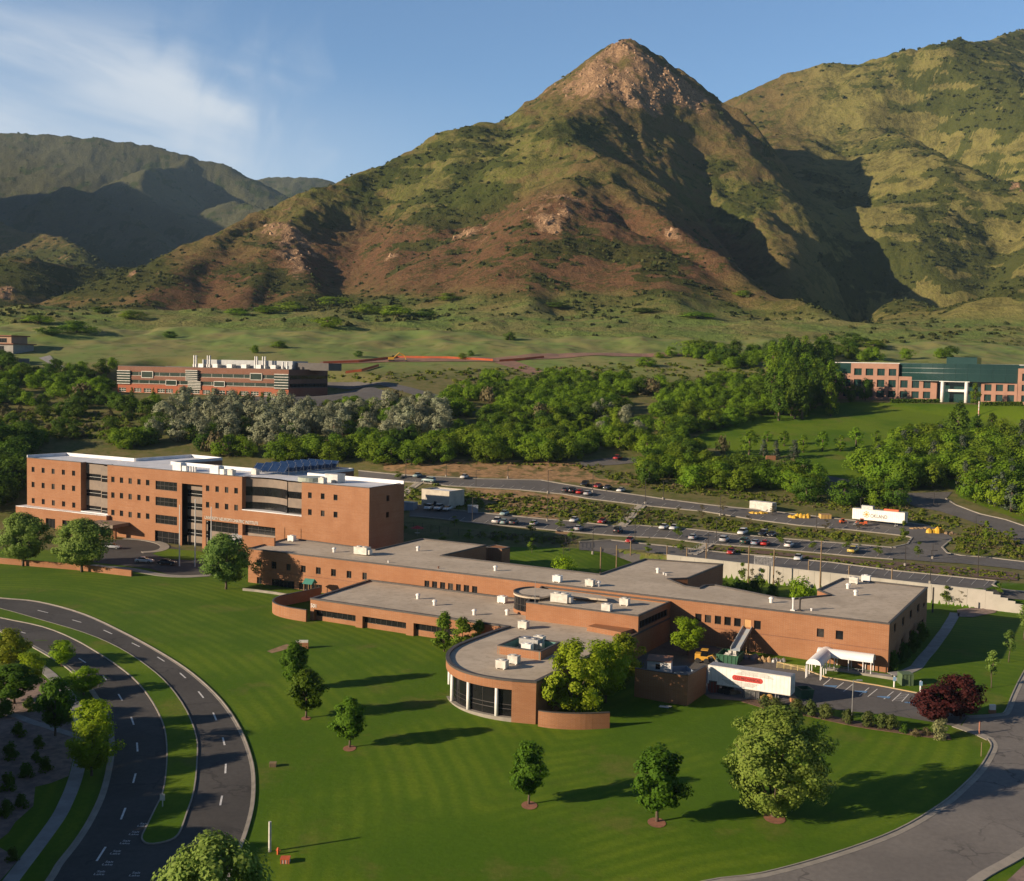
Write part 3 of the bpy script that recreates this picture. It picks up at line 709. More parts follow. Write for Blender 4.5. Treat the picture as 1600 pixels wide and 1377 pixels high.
# drop-off loop before the tall building
sheet('drop_off_drive', [(120,862),(160,846),(205,842),(252,850),(300,862),(352,868),(345,895),(300,900),(262,898),(235,889),(190,884),(140,878)], ASPH, .05)
pv = MB(); strip(pv, dens(ground_pts(smooth_px([(140,884),(175,887),(205,890),(235,896),(262,900),(300,901),(345,898)]))), -1.3, 1.3, .03, .06)
strip(pv, dens(ground_pts(smooth_px([(195,842),(225,844),(252,850),(257,857),(245,862),(222,864)]))), -1.2, 1.2, .1, .06); tag(pv.build('sidewalk', CONC), kind='structure')
grass_sheet('forecourt_lawn', [(238,866),(262,858),(312,862),(330,870),(300,876),(262,874)], .12)
# terraced car parks behind
UL_T = [(560,736),(618,742),(660,745),(750,749),(845,751),(880,757),(935,766),(1000,775),(1040,781),(1110,790),(1180,797),(1260,806),(1340,815),(1420,818),(1462,824)]
UL_B = [(560,750),(640,754),(700,760),(810,766),(880,773),(920,780),(1000,790),(1100,800),(1180,813),(1250,822),(1330,829),(1412,838)]
sheet('upper_parking_lot', UL_T+[(1440,842)]+UL_B[::-1], ASPH_LOT, .10, 5)
ML_T = [(640,790),(690,796),(760,803),(850,812),(890,815),(960,823),(1000,822),(1080,828),(1150,836),(1230,843),(1330,851),(1400,857)]
ML_B = [(640,808),(690,812),(760,820),(830,826),(880,831),(960,838),(1040,842),(1100,850),(1200,858),(1300,867),(1395,875)]
sheet('middle_parking_lot', ML_T+ML_B[::-1], ASPH_LOT, .10, 4)
EA = [(1395,818),(1462,824),(1475,832),(1489,842),(1472,856),(1480,865),(1502,869),(1552,873),(1660,886),(1660,899),(1560,887),(1500,881),(1460,879),(1390,873),(1392,857),(1418,851),(1425,841)]
sheet('access_road', EA, ASPH_LOT, .13, 4)
LL_T = [(905,848),(955,845),(1000,850),(1060,856),(1100,861),(1200,870),(1300,880),(1400,893),(1480,901),(1556,909),(1551,915),(1562,922),(1600,926),(1660,932)]
LL_B = [(905,860),(940,863),(1050,871.5),(1130,881),(1300,900),(1452,918.5),(1535,926.5),(1600,938),(1660,948)]
sheet('lower_parking_lot', LL_T+LL_B[::-1], ASPH_LOT, .10, 4)
RD = [(1240,736),(1300,745),(1360,757),(1412,771),(1488,769),(1478,780),(1494,790),(1532,804),(1572,813),(1660,842),(1660,876),(1572,840),(1545,827),(1511,813),(1470,800),(1430,792),(1395,776),(1352,765),(1300,753),(1240,742)]
sheet('access_road', RD, ASPH_LOT, .10, 4)
kb = MB()
for ln in (UL_T, ML_T, ML_B, LL_T, UL_B, [(1489,842),(1472,856),(1480,865),(1502,869),(1552,873),(1660,886)], [(1412,838),(1425,841),(1418,851),(1392,857)], [(1478,780),(1494,790),(1532,804),(1572,813),(1660,842)], [(1395,776),(1352,765),(1300,753),(1240,742)]):
    strip(kb, dens(ground_pts(ln), 3), -.22, .22, .2, .1)
tag(kb.build('lot_kerb', CONC), kind='structure')
mk = MB()
def stalls(line, x0, x1, n, dx, dy, wd=.06):
    xs = [p[0] for p in line]; ys = [p[1] for p in line]
    for k in range(n):
        x = x0+(x1-x0)*k/(n-1); y = np.interp(x, xs, ys); a, b = G(x, y), G(x+dx, y+dy)
        d = b[:2]-a[:2]; d = d/np.hypot(*d); nn = np.array([-d[1], d[0]])*wd; K = 4
        for i in range(K):
            p, q = a+(b-a)*i/K, a+(b-a)*(i+1)/K
            mk.quad(*[(r[0]+s*nn[0], r[1]+s*nn[1], zg(r[0], r[1])+.16) for r, s in ((p, -1), (p, 1), (q, 1), (q, -1))])
stalls(LL_T, 1195, 1546, 19, -9, 9); stalls(ML_T, 1000, 1380, 22, -10, 7); stalls(ML_B, 980, 1385, 22, 8, -6.5); stalls(ML_B, 700, 940, 14, 8, -6)
stalls(UL_B, 700, 1000, 20, 9, -5.5); stalls(UL_B, 1010, 1380, 18, 9, -6)
tag(mk.build('stall_lines', M('worn paint', (.50, .48, .45), (.34, .33, .31), 1.5, .8)), kind='structure')
# small drives seen between the trees
sheet('side_road', [(1100,722),(1135,717),(1180,722),(1175,729),(1140,731),(1100,730)], ASPH_LOT, .12)
sheet('side_road', [(905,722),(960,715),(1000,717),(1010,722),(960,727),(910,729)], ASPH_LOT, .12)
sheet('side_road', [(505,598),(560,597),(645,607),(700,622),(690,627),(640,616),(560,607),(505,604)], ASPH_LOT, .2)
sheet('side_road', [(480,618),(540,612),(620,618),(600,626),(520,634),(470,636),(380,636),(380,629)], ASPH_LOT, .2)
sheet('side_road', [(1540,680),(1600,672),(1660,670),(1660,680),(1600,682),(1550,690)], ASPH_LOT, .15)
sheet('dirt_road', [(772,567),(800,563),(858,585),(880,592),(850,594),(820,583)], M('red dirt', (.25, .135, .09), (.19, .11, .075), .2, 1.0), .25)
sheet('dirt_road', [(500,566),(610,560),(770,560),(930,552),(1190,553),(1190,555.5),(930,556),(775,566),(620,566),(500,570)], M('red dirt', (.25, .135, .09)), .25)
sheet('side_road', [(60,560),(78,556),(92,570),(110,578),(95,578),(75,568)], CONC_D, .25)
# ---------------------------------------------------------------- building helpers
def A2(p): return np.array(p[:2], float)
def onwall(A, B, px, py):
    """where a pixel's ray meets the upright plane through A and B: distance along it and height"""
    A, B = A2(A), A2(B); u = (B-A)/np.hypot(*(B-A)); d = ray(px, py)
    t = (u[0]*A[1]-u[1]*A[0])/(u[0]*d[1]-u[1]*d[0])
    return float((d[0]*t-A[0])*u[0]+(d[1]*t-A[1])*u[1]), float(H+d[2]*t)
def wop(A, B, x0, x1, y0, y1):
    ym, xm = (y0+y1)/2, (x0+x1)/2
    return (onwall(A, B, x0, ym)[0], onwall(A, B, x1, ym)[0], onwall(A, B, xm, y1)[1], onwall(A, B, xm, y0)[1])
def wframe(A, B):
    A, B = A2(A), A2(B); L = np.hypot(*(B-A)); u = (B-A)/L; return A, u, np.array([-u[1], u[0]]), L   # third: into the building
def wall(mb, A, B, z0, z1, ops=(), depth=.3, ends=True):
    """upright wall face from A to B (left to right seen from outside) with real openings and reveals"""
    A, u, w, L = wframe(A, B)
    def P(a, z, b=0.0): return (A[0]+u[0]*a+w[0]*b, A[1]+u[1]*a+w[1]*b, z)
    xs = sorted({0.0, L, *[min(max(o[i], 0), L) for o in ops for i in (0, 1)]}); zs = sorted({z0, z1, *[min(max(o[i], z0), z1) for o in ops for i in (2, 3)]})
    for i in range(len(xs)-1):
        for j in range(len(zs)-1):
            cx, cz = (xs[i]+xs[i+1])/2, (zs[j]+zs[j+1])/2
            if any(o[0] < cx < o[1] and o[2] < cz < o[3] for o in ops): continue
            mb.quad(P(xs[i], zs[j]), P(xs[i+1], zs[j]), P(xs[i+1], zs[j+1]), P(xs[i], zs[j+1]))
    for o in ops:
        a0, a1, c0, c1 = o[0], o[1], max(o[2], z0), min(o[3], z1)
        mb.quad(P(a0, c0), P(a0, c1), P(a0, c1, depth), P(a0, c0, depth)); mb.quad(P(a1, c0), P(a1, c0, depth), P(a1, c1, depth), P(a1, c1))
        mb.quad(P(a0, c1), P(a1, c1), P(a1, c1, depth), P(a0, c1, depth)); mb.quad(P(a0, c0), P(a0, c0, depth), P(a1, c0, depth), P(a1, c0))
class Bld:
    def __init__(s, name, label, cat, loc, group=None):
        s.root = thing(name, label, cat, loc, 0, group); s.o = np.array(loc, float)
    def part(s, mb, name, mat, parent=None, smooth=False):
        mb.v = [(v[0]-s.o[0], v[1]-s.o[1], v[2]-s.o[2]) for v in mb.v]
        return mb.build(name, mat, parent or s.root, smooth)
    def window(s, A, B, op, depth=.22, nx=1, ny=1, fr=.07, fm=None, gm=None, name='window'):
        A, u, w, L = wframe(A, B); a0, a1, c0, c1 = op; f = MB()
        for (x0, x1, y0, y1) in [(a0, a1, c0, c0+fr), (a0, a1, c1-fr, c1), (a0, a0+fr, c0+fr, c1-fr), (a1-fr, a1, c0+fr, c1-fr)]: f.obox(A, u, w, x0, x1, depth-.06, depth+.02, y0, y1)
        for k in range(1, nx):
            x = a0+(a1-a0)*k/nx; f.obox(A, u, w, x-fr*.45, x+fr*.45, depth-.055, depth+.02, c0+fr, c1-fr)
        for k in range(1, ny):
            z = c0+(c1-c0)*k/ny; f.obox(A, u, w, a0+fr, a1-fr, depth-.05, depth+.02, z-fr*.45, z+fr*.45)
        wn = s.part(f, name, fm or FRAME)
        g = MB(); P = lambda a, z: (A[0]+u[0]*a+w[0]*(depth+.01), A[1]+u[1]*a+w[1]*(depth+.01), z)
        g.quad(P(a0, c0), P(a1, c0), P(a1, c1), P(a0, c1)); s.wc = getattr(s, 'wc', 0)+1
        s.part(g, 'pane', gm or (GLASS_B if (s.wc*7) % 5 == 1 and nx <= 2 else GLASS), wn); return wn
def coping(mb, pts, z, out=.06, inn=.34, h=.16, close=True):
    """flat metal cap on a parapet"""
    n = len(pts); P = [A2(p) for p in pts]
    area = sum(P[i][0]*P[(i+1) % n][1]-P[(i+1) % n][0]*P[i][1] for i in range(n)); sg = 1 if area > 0 else -1
    O, I = [], []
    for i in range(n):
        a, b, c = P[i-1], P[i], P[(i+1) % n]
        d1 = (b-a)/np.hypot(*(b-a)); d2 = (c-b)/np.hypot(*(c-b))
        n1 = np.array([d1[1], -d1[0]])*sg; n2 = np.array([d2[1], -d2[0]])*sg
        m = n1+n2; m = m/max(np.dot(m, n1), .45)
        O.append(b+m*out); I.append(b-m*inn)
    for i in range(n):
        j = (i+1) % n
        mb.hexa([(O[i][0], O[i][1], z-.1), (O[j][0], O[j][1], z-.1), (I[j][0], I[j][1], z-.1), (I[i][0], I[i][1], z-.1), (O[i][0], O[i][1], z+h), (O[j][0], O[j][1], z+h), (I[j][0], I[j][1], z+h), (I[i][0], I[i][1], z+h)])
def brick_mat(name, c1, c2, c3):
    m, nt, b = nmat(name); P = coord(nt, True); sp = nt.nodes.new('ShaderNodeSeparateXYZ'); nt.links.new(P, sp.inputs[0])
    cb = nt.nodes.new('ShaderNodeCombineXYZ'); nt.links.new(mth(nt, 'ADD', mth(nt, 'MULTIPLY', sp.outputs[0], .89), mth(nt, 'MULTIPLY', sp.outputs[1], .62)), cb.inputs[0]); nt.links.new(sp.outputs[2], cb.inputs[1])
    br = nt.nodes.new('ShaderNodeTexBrick'); nt.links.new(cb.outputs[0], br.inputs['Vector']); br.inputs['Scale'].default_value = 1.0
    br.inputs['Brick Width'].default_value = .42; br.inputs['Row Height'].default_value = .17; br.inputs['Mortar Size'].default_value = .012
    br.inputs['Color1'].default_value = c1+(1,); br.inputs['Color2'].default_value = c2+(1,); br.inputs['Mortar'].default_value = (.34, .25, .19, 1)
    st = nt.nodes.new('ShaderNodeCombineXYZ'); nt.links.new(mth(nt, 'MULTIPLY', sp.outputs[2], 2.2), st.inputs[1]); nt.links.new(mth(nt, 'MULTIPLY', sp.outputs[0], .08), st.inputs[0])
    c = mixc(nt, mapr(nt, noise(nt, P, .22, 6, .6), .35, .7, 0, .5), br.outputs[0], c3)
    c = mixc(nt, mapr(nt, noise(nt, st.outputs[0], 1.0, 4, .6), .5, .7, 0, .35), c, c3)
    hx = mth(nt, 'ADD', mth(nt, 'MULTIPLY', sp.outputs[0], .89), mth(nt, 'MULTIPLY', sp.outputs[1], -.46))
    jt = mth(nt, 'LESS_THAN', mth(nt, 'FRACT', mth(nt, 'DIVIDE', hx, 7.3)), .010)                                   # movement joints
    c = mixc(nt, mth(nt, 'MULTIPLY', jt, .45), c, c3)
    pn = nt.nodes.new('ShaderNodeTexWhiteNoise'); pn.noise_dimensions = '1D'; nt.links.new(mth(nt, 'FLOOR', mth(nt, 'DIVIDE', hx, 7.3)), pn.inputs['W'])
    c = mixc(nt, mth(nt, 'MULTIPLY', pn.outputs['Value'], .15), c, c3)
    cs = mth(nt, 'LESS_THAN', mth(nt, 'FRACT', mth(nt, 'DIVIDE', sp.outputs[2], 1.35)), .06); c = mixc(nt, mth(nt, 'MULTIPLY', cs, .22), c, c3)
    nt.links.new(c, b.inputs['Base Color']); b.inputs['Roughness'].default_value = .9; b.inputs['Specular IOR Level'].default_value = .2
    bump(nt, b, br.outputs['Fac'], .25, .02); return m
BRICK = brick_mat('orange brick', (.355, .165, .078), (.305, .138, .064), (.255, .112, .052))
BRICK_D = brick_mat('dark brick', (.23, .10, .065), (.18, .08, .052), (.14, .068, .048))
def gravel_mat(name, c1, c2, c3):
    m, nt, b = nmat(name); P = coord(nt, True)
    c = mixc(nt, mapr(nt, noise(nt, P, .10, 6, .65), .35, .65), c1, c2)
    c = mixc(nt, mapr(nt, noise(nt, P, .8, 6, .7), .48, .66, 0, .55), c, c3); c = mixc(nt, mapr(nt, noise(nt, P, .06, 3, .5, 1.0), .58, .66, 0, .35), c, c3)
    c = mixc(nt, mapr(nt, noise(nt, P, 5.0, 4, .7), .4, .7, 0, .4), c, c2)
    nt.links.new(c, b.inputs['Base Color']); b.inputs['Roughness'].default_value = .95; b.inputs['Specular IOR Level'].default_value = .15
    bump(nt, b, noise(nt, P, 3.0, 5, .7), .5, .08); return m
GRAVEL = gravel_mat('roof gravel', (.54, .46, .36), (.44, .37, .285), (.34, .285, .22))
MEMBR = M('white roof membrane', (.76, .76, .77), (.62, .63, .65), .25, .6)
WHITE = M('white painted metal', (.80, .79, .76), (.70, .69, .66), .9, .5)
OFFW = M('weathered white metal', (.66, .64, .58), (.50, .48, .43), 1.2, .6)
COPE = M('dark metal coping', (.075, .065, .06), (.055, .05, .047), 1.0, .6)
BEIGE = M('taupe panel', (.215, .165, .125), (.175, .135, .105), .5, .7)
FRAME = M('dark window frame', (.045, .038, .034), (.035, .03, .028), 1.0, .5)
GLASS = M('dark glass', (.008, .009, .010), (.014, .014, .015), .25, .14, 0, None, .35, .65, 0, .32)
GLASS_B = M('glass with drawn blind', (.055, .05, .045), (.03, .028, .026), 1.2, .2)
GLASS_T = M('teal curtain glass', (.012, .040, .038), (.018, .052, .048), .06, .12, 0, None, .35, .65, 0, .6)
GLASS_G = M('green tinted glass', (.025, .042, .034), (.040, .058, .044), .1, .16, 0, None, .35, .65, 0, .5)
TEAL = M('teal screen panel', (.12, .27, .24), (.09, .22, .20), .8, .7)
GALV = M('galvanised metal', (.46, .46, .45), (.36, .36, .36), 1.5, .45, 0, None, .35, .65, .6)
def vent_mesh(kind):
    m = MB()
    if kind == 'mushroom': m.cyl((0, 0, 0), (0, 0, .75), .33, .33, 10); m.cyl((0, 0, .75), (0, 0, .95), .50, .44, 12); m.cyl((0, 0, .95), (0, 0, 1.12), .44, .16, 12)
    elif kind == 'pipe': m.cyl((0, 0, 0), (0, 0, 2.0), .16, .16, 8); m.cyl((0, 0, 2.0), (0, 0, 2.3), .26, .26, 8); m.box(-.4, .4, -.4, .4, 0, .18)
    elif kind == 'box': m.box(-.85, .85, -.6, .6, .15, 1.25); m.box(-.9, .9, -.65, .65, 1.25, 1.33); m.box(-.7, -.5, -.65, .65, 0, .15); m.box(.5, .7, -.65, .65, 0, .15); m.cyl((0, 0, 1.33), (0, 0, 1.45), .42, .42, 12)
    elif kind == 'unit': m.box(-1.7, 1.7, -.9, .9, .2, 1.7); m.box(-1.75, 1.75, -.95, .95, 1.7, 1.8); m.box(1.7, 2.3, -.6, .6, .3, 1.3); m.cyl((-.8, 0, 1.8), (-.8, 0, 1.95), .55, .55, 12); m.cyl((.7, 0, 1.8), (.7, 0, 1.95), .55, .55, 12)
    elif kind == 'small': m.cyl((0, 0, 0), (0, 0, .35), .16, .16, 8); m.cyl((0, 0, .35), (0, 0, .45), .25, .2, 8)
    return m
def roof_item(b, kind, name, px, z, mat, rz=-.477):
    m = vent_mesh(kind); p = at(px[0], px[1], z); c, s = math.cos(rz), math.sin(rz)
    m.v = [(p[0]+v[0]*c-v[1]*s, p[1]+v[0]*s+v[1]*c, z+v[2]) for v in m.v]; return b.part(m, name, mat)
def text_mesh(b, txt, A, B, a, z, size, mat, out=.05, name='lettering', align='LEFT', extr=.03, fit=None):
    cu = bpy.data.curves.new(name, 'FONT'); cu.body = txt; cu.size = size; cu.extrude = extr; cu.align_x = align
    tmp = bpy.data.objects.new(name, cu); COL.objects.link(tmp); dg = bpy.context.evaluated_depsgraph_get()
    me = bpy.data.meshes.new_from_object(tmp.evaluated_get(dg)); COL.objects.unlink(tmp); bpy.data.objects.remove(tmp); me.materials.clear(); me.materials.append(mat)
    if fit:
        xs = [v.co.x for v in me.vertices]; k = fit/(max(xs)-min(xs))
        for v in me.vertices: v.co.x *= k
    A_, u, w, L = wframe(A, B); o = bpy.data.objects.new(name, me); COL.objects.link(o)
    p = A_+u*a-w*out; o.matrix_local = Matrix(((u[0], 0, -w[0], p[0]-b.o[0]), (u[1], 0, -w[1], p[1]-b.o[1]), (0, 1, 0, z-b.o[2]), (0, 0, 0, 1))); o.parent = b.root; return o
# ================================================================ the long low brick building
ZM, ZL, ZU, ZB = 7.9, 4.2, 7.3, -3.0
MAIN = [at(x, y, ZM) for x, y in [(388,857.5),(1389.8,975.5),(1449.5,918.4),(1316,904),(1277,922),(1297,930),(1237,936),(1215,934),(1117,914),(1100,915),(1092,919),(1072,916),(1045,905),(1075,904),(1130,882),(1007.5,873.7),(936,897.5),(690,868.7),(760,852.5),(660,842),(586,859),(452,841)]]
mb_ = Bld('brick_hospital', 'long low orange brick hospital with flat gravel roofs and a curved glass front', 'building', (5, 215, 0))
P = MAIN; FA, FB = P[0], P[1]
W_L = [(401.4,408.7,874.9,885.6),(423.9,431.7,877.7,888.9),(447.2,454.2,881.4,891.7),(470.3,477.6,883.9,894.6),(493.6,501.1,886.7,897.4),(517.2,524.8,889.5,900.7),(541.6,549,892.3,903.6),(566.2,573.2,895,906.2),(401.4,408.7,901.9,912.6)]
W_M = [(663.2,670.7,907.5,918.7),(675,683,908.7,920),(687.5,695.5,910,922),(700,708,911.7,923.2),(712.5,720,913,925),(724.5,733,914.5,926.7),(737.5,745.7,916.2,928)]
W_R = [(1086.2,1096.2,959.2,971.2),(1101.2,1111.2,961.2,973.2),(1116.7,1126.7,962.5,975.7),(1131.7,1142,964.2,977.5),(1147,1157.5,966.2,979.2),(1178,1188.7,970,983.7),(1276.2,1287.5,982.5,995.7),(1305.7,1317.5,985.7,999.5)]
STR = [(424.4,459.9,906.5,918),(467,503,912,923.5)]
PLY = (1163,1173.2,968.5,980.2)
ops = [wop(FA, FB, *w) for w in W_L+W_M+W_R+STR+[PLY]]
m = MB(); wall(m, FA, FB, ZB, ZM, ops, .3)
RA, RB = P[1], P[2]
RW = [(1397,1400,974.5,987.5),(1409.5,1413,965,977.5),(1421.5,1425,954,966),(1433,1436.5,944.5,956.5),(1442.5,1445,942,948.5),(1408,1411,998,1009),(1420.5,1424,985,996),(1440,1443,968,978)]
rops = [wop(RA, RB, *w) for w in RW]
wall(m, RA, RB, ZB, ZM, rops, .3)
for i in range(2, len(P)): wall(m, P[i], P[(i+1) % len(P)], ZB, ZM, (), .3)
mb_.part(m, 'wall', BRICK)
for i, o in enumerate(ops[:-1]):
    if i >= len(W_L+W_M+W_R): mb_.window(FA, FB, o, .25, 6, 1)
    else: mb_.window(FA, FB, o, .22, 2 if i < 16 else 1, 1)
for o in rops: mb_.window(RA, RB, o, .22)
g = MB(); A_, u_, w_, L_ = wframe(FA, FB); o = ops[-1]; g.obox(A_, u_, w_, o[0], o[1], .06, .12, o[2], o[3])
mb_.part(g, 'boarded_window', M('raw plywood', (.55, .32, .13), (.47, .27, .11), 1.0, .8))
m = MB(); m.add([(p[0], p[1], ZM-.12) for p in P], [tuple(range(len(P)))]); mb_.part(m, 'roof', GRAVEL)
m = MB(); coping(m, P, ZM); mb_.part(m, 'coping', COPE)
# dropped band course along the wall
m = MB(); c0 = onwall(FA, FB, 1100, 985); A_, u_, w_, L_ = wframe(FA, FB)
m.obox(A_, u_, w_, 2, L_-.1, -.03, .02, 3.35, 3.45); mb_.part(m, 'band_course', BRICK_D)
# low front wing and the round wing share one roof
CURVE = [at(x, y, ZL) for x, y in smooth_px([(792,980),(768,987.5),(745,996),(724,1004),(708,1011.5),(699,1020),(697,1028),(701,1037),(712,1045),(728,1051.5),(750,1057),(775,1061.3),(800,1064.2)], 3)]
LOW = [at(485,936,ZL)]+CURVE+[at(838,1067,ZL), at(998,990,ZL)]
q1 = onwall(FA, FB, 1047.5, 960)[0]; A_, u_, w_, L_ = wframe(FA, FB)
LOW += [np.array([*(A_+u_*(q1)-w_*.0), ZL]), np.array([*(A_+u_*onwall(FA, FB, 577, 912)[0]), ZL])]
LA, LB = LOW[0], CURVE[0]
bays = [((490.5,555.5),(952.7,961.3),(964,972)),((566.2,634.5),(963.3,972.8),(974.6,983.6)),((646.2,712,),(974,983),(985.5,994.5))]
bops = []; bsill = []
for (x0, x1), (t0, t1), (s0, s1) in bays:
    xm = (x0+x1)/2; a0 = onwall(LA, LB, x0, 970)[0]; a1 = onwall(LA, LB, x1, 975)[0]
    bops.append((a0, a1, -1.0, onwall(LA, LB, xm, (t0+t1)/2)[1])); bsill.append(onwall(LA, LB, xm, (s0+s1)/2)[1])
m = MB(); wall(m, LA, LB, ZB, ZL, bops, .8)
iso = len(CURVE)-1
for i in range(12): wall(m, CURVE[i], CURVE[i+1], ZB, ZL, (), .3)          # plain side of the round wing
fas = 2.85
for i in range(12, iso): wall(m, CURVE[i], CURVE[i+1], fas, ZL, (), .3)     # fascia over the glazing
wall(m, CURVE[-1], LOW[iso+2], ZB-1, ZL, (), .3)
wall(m, LOW[iso+2], LOW[iso+3], ZB-1, ZL, (), .3); wall(m, LOW[iso+3], LOW[iso+4], ZB, ZL, (), .3); wall(m, LOW[-1], LOW[0], ZB, ZL, (), .3)
A_, u_, w_, L_ = wframe(LA, LB)
for o, s in zip(bops, bsill): m.obox(A_, u_, w_, o[0], o[1], .8, 1.0, ZB, s)
mb_.part(m, 'front_wing_wall', BRICK)
for o, s in zip(bops, bsill): mb_.window(LA, LB, (o[0], o[1], s, o[3]), .85, 8, 1, .06)
m = MB(); m.obox(A_, u_, w_, 0, L_, -.05, .02, -1.5, -.05); mb_.part(m, 'footing', CONC)
# round glazing behind white columns
inn = []
C2 = [A2(p) for p in CURVE]
for i in range(12, len(C2)):
    d = C2[min(i+1, len(C2)-1)]-C2[i-1]; d = d/np.hypot(*d); inn.append(C2[i]+np.array([-d[1], d[0]])*.75)
m = MB(); fl = zg(*inn[len(inn)//2])-.05
for a, b in zip(inn[:-1], inn[1:]): m.quad((*a, fl-1), (*b, fl-1), (*b, fas+.2), (*a, fas+.2))
gw = mb_.part(m, 'curtain_wall', GLASS)
m = MB()
for _k, (a, b) in enumerate(zip(inn[:-1], inn[1:])):
    for z in (fl+1.35, fl+2.0, fas-.05): m.cyl((*a, z), (*b, z), .05, .05, 5)
    if _k % 3 == 0: m.cyl((*a, fl), (*a, fas), .045, .045, 5)
mb_.part(m, 'mullion', FRAME, gw)
m = MB()
for i in range(12, iso):
    a, b = C2[i], C2[i+1]; m.add([(*a, fl-1.5), (*b, fl-1.5), (*b, fl+.28), (*a, fl+.28), (*inn[i-12], fl+.28), (*inn[i-11], fl+.28)], [(0, 1, 2, 3), (3, 2, 5, 4)])
    m.quad((*a, fas), (*b, fas), (*inn[i-11], fas), (*inn[i-12], fas))
m.quad((*C2[-1], fl-1.5), (*inn[-1], fl-1.5), (*inn[-1], fas), (*C2[-1], fas))
mb_.part(m, 'plinth', CONC)
for px, pyb in [(699.5,1086),(703.5,1100),(729.5,1113),(774.5,1124)]:
    k = min(range(12, len(C2)), key=lambda i: abs(proj(C2[i][0], C2[i][1], ZL)[0]-px))
    ts = np.linspace(0, 1, 41); best = min(((abs(proj(*(C2[j]+(C2[j+1]-C2[j])*t), 1.0)[0]-px)+ (0 if (proj(*C2[j], ZL)[1] > (1020 if px > 701 else 900)) else 50), j, t) for j in range(12, iso) for t in ts), key=lambda q: q[0])
    q = C2[best[1]]+(C2[best[1]+1]-C2[best[1]])*best[2]; d = C2[best[1]+1]-C2[best[1]]; d = d/np.hypot(*d); q = q+np.array([-d[1], d[0]])*.3
    m = MB(); m.cyl((*q, fl-1.2), (*q, fas+.05), .27, .27, 14); mb_.part(m, 'column', WHITE, None, True)
m = MB(); m.add([(p[0], p[1], ZL-.12) for p in LOW], [tuple(range(len(LOW)))]); mb_.part(m, 'front_wing_roof', GRAVEL)
m = MB(); coping(m, LOW, ZL, .06, .55, .2); mb_.part(m, 'front_wing_coping', COPE)
# upper block in the angle
A_, u_, w_, L_ = wframe(FA, FB)
U0, U1 = at(822,941,ZU), at(997.5,962.5,ZU); qa, qb = onwall(FA, FB, 846, 930)[0], q1
UP = [A2(U0), A2(U1), A_+u_*q1, A_+u_*qa]
m = MB(); wall(m, UP[0], UP[1], ZL-.5, ZU, (), .3); LR = np.hypot(*(UP[2]-UP[1])); sop = [(LR*.04, LR*.90, 4.9, 6.2)]
wall(m, UP[1], UP[2], ZB, ZU, sop, .3); wall(m, UP[3], UP[0], ZL-.5, ZU, (), .3); mb_.part(m, 'upper_wall', BRICK)
mb_.window(UP[1], UP[2], sop[0], .25, 9, 1)
m = MB(); m.add([(p[0], p[1], ZU-.45) for p in UP], [(0, 1, 2, 3)]); mb_.part(m, 'upper_roof', GRAVEL)
m = MB(); coping(m, UP, ZU-.02, .06, .30, .12); mb_.part(m, 'upper_coping', COPE)
# dark glazed drum
dc = A2(at(842, 929, ZU)); dr = 4.6; m = MB(); n = 28
ring = [dc+dr*np.array([math.cos(R(100+k*170/n)), math.sin(R(100+k*170/n))]) for k in range(n+1)]
for a, b in zip(ring[:-1], ring[1:]): m.quad((*a, ZL+.5), (*b, ZL+.5), (*b, ZM-.5), (*a, ZM-.5))
dw = mb_.part(m, 'drum_glazing', GLASS)
m = MB()
for k in range(0, n+1, 2): m.cyl((*ring[k], ZL+.4), (*ring[k], ZM-.4), .06, .06, 5)
for a, b in zip(ring[:-1], ring[1:]):
    m.cyl((*a, 5.9), (*b, 5.9), .05, .05, 5)
mb_.part(m, 'drum_mullion', FRAME, dw)
m = MB(); rg = [dc+(p-dc)*1.05 for p in ring]; m.prism([*rg, dc+np.array([3.2, -1.5]), dc+np.array([12.5, -5.4]), dc+np.array([11.6, -1.6])], ZM-.55, ZM-.2, True); mb_.part(m, 'drum_roof', GRAVEL)
m = MB()
for a, b in zip(rg[:-1], rg[1:]): m.hexa([(*a, ZM-.25), (*b, ZM-.25), (*(dc+(b-dc)*.93), ZM-.25), (*(dc+(a-dc)*.93), ZM-.25), (*a, ZM+.05), (*b, ZM+.05), (*(dc+(b-dc)*.93), ZM+.05), (*(dc+(a-dc)*.93), ZM+.05)])
mb_.part(m, 'drum_coping', COPE)
m = MB()
for a, b in zip(rg[:-1], rg[1:]): m.hexa([(*(dc+(a-dc)*.99), ZL-.1), (*(dc+(b-dc)*.99), ZL-.1), (*(dc+(b-dc)*.93), ZL-.1), (*(dc+(a-dc)*.93), ZL-.1), (*(dc+(a-dc)*.99), ZL+.55), (*(dc+(b-dc)*.99), ZL+.55), (*(dc+(b-dc)*.93), ZL+.55), (*(dc+(a-dc)*.93), ZL+.55)])
mb_.part(m, 'drum_base', BRICK)
# plant well on the round wing
WEL = [A2(at(x, y, 5.45)) for x, y in [(777.5,1008.5),(845,1018.5),(876,1003.5),(812.5,994.5)]]
m = MB(); wl = MB()
for i in range(4):
    a, b = WEL[i], WEL[(i+1) % 4]; d = (b-a)/np.hypot(*(b-a)); nn = np.array([-d[1], d[0]])
    m.hexa([(*a, ZL-.2), (*b, ZL-.2), (*(b+nn*.2), ZL-.2), (*(a+nn*.2), ZL-.2), (*a, 5.45), (*b, 5.45), (*(b+nn*.2), 5.45), (*(a+nn*.2), 5.45)])
    wl.hexa([(*(a+nn*.21), ZL-.1), (*(b+nn*.21), ZL-.1), (*(b+nn*.3), ZL-.1), (*(a+nn*.3), ZL-.1), (*(a+nn*.21), 5.40), (*(b+nn*.21), 5.40), (*(b+nn*.3), 5.40), (*(a+nn*.3), 5.40)])
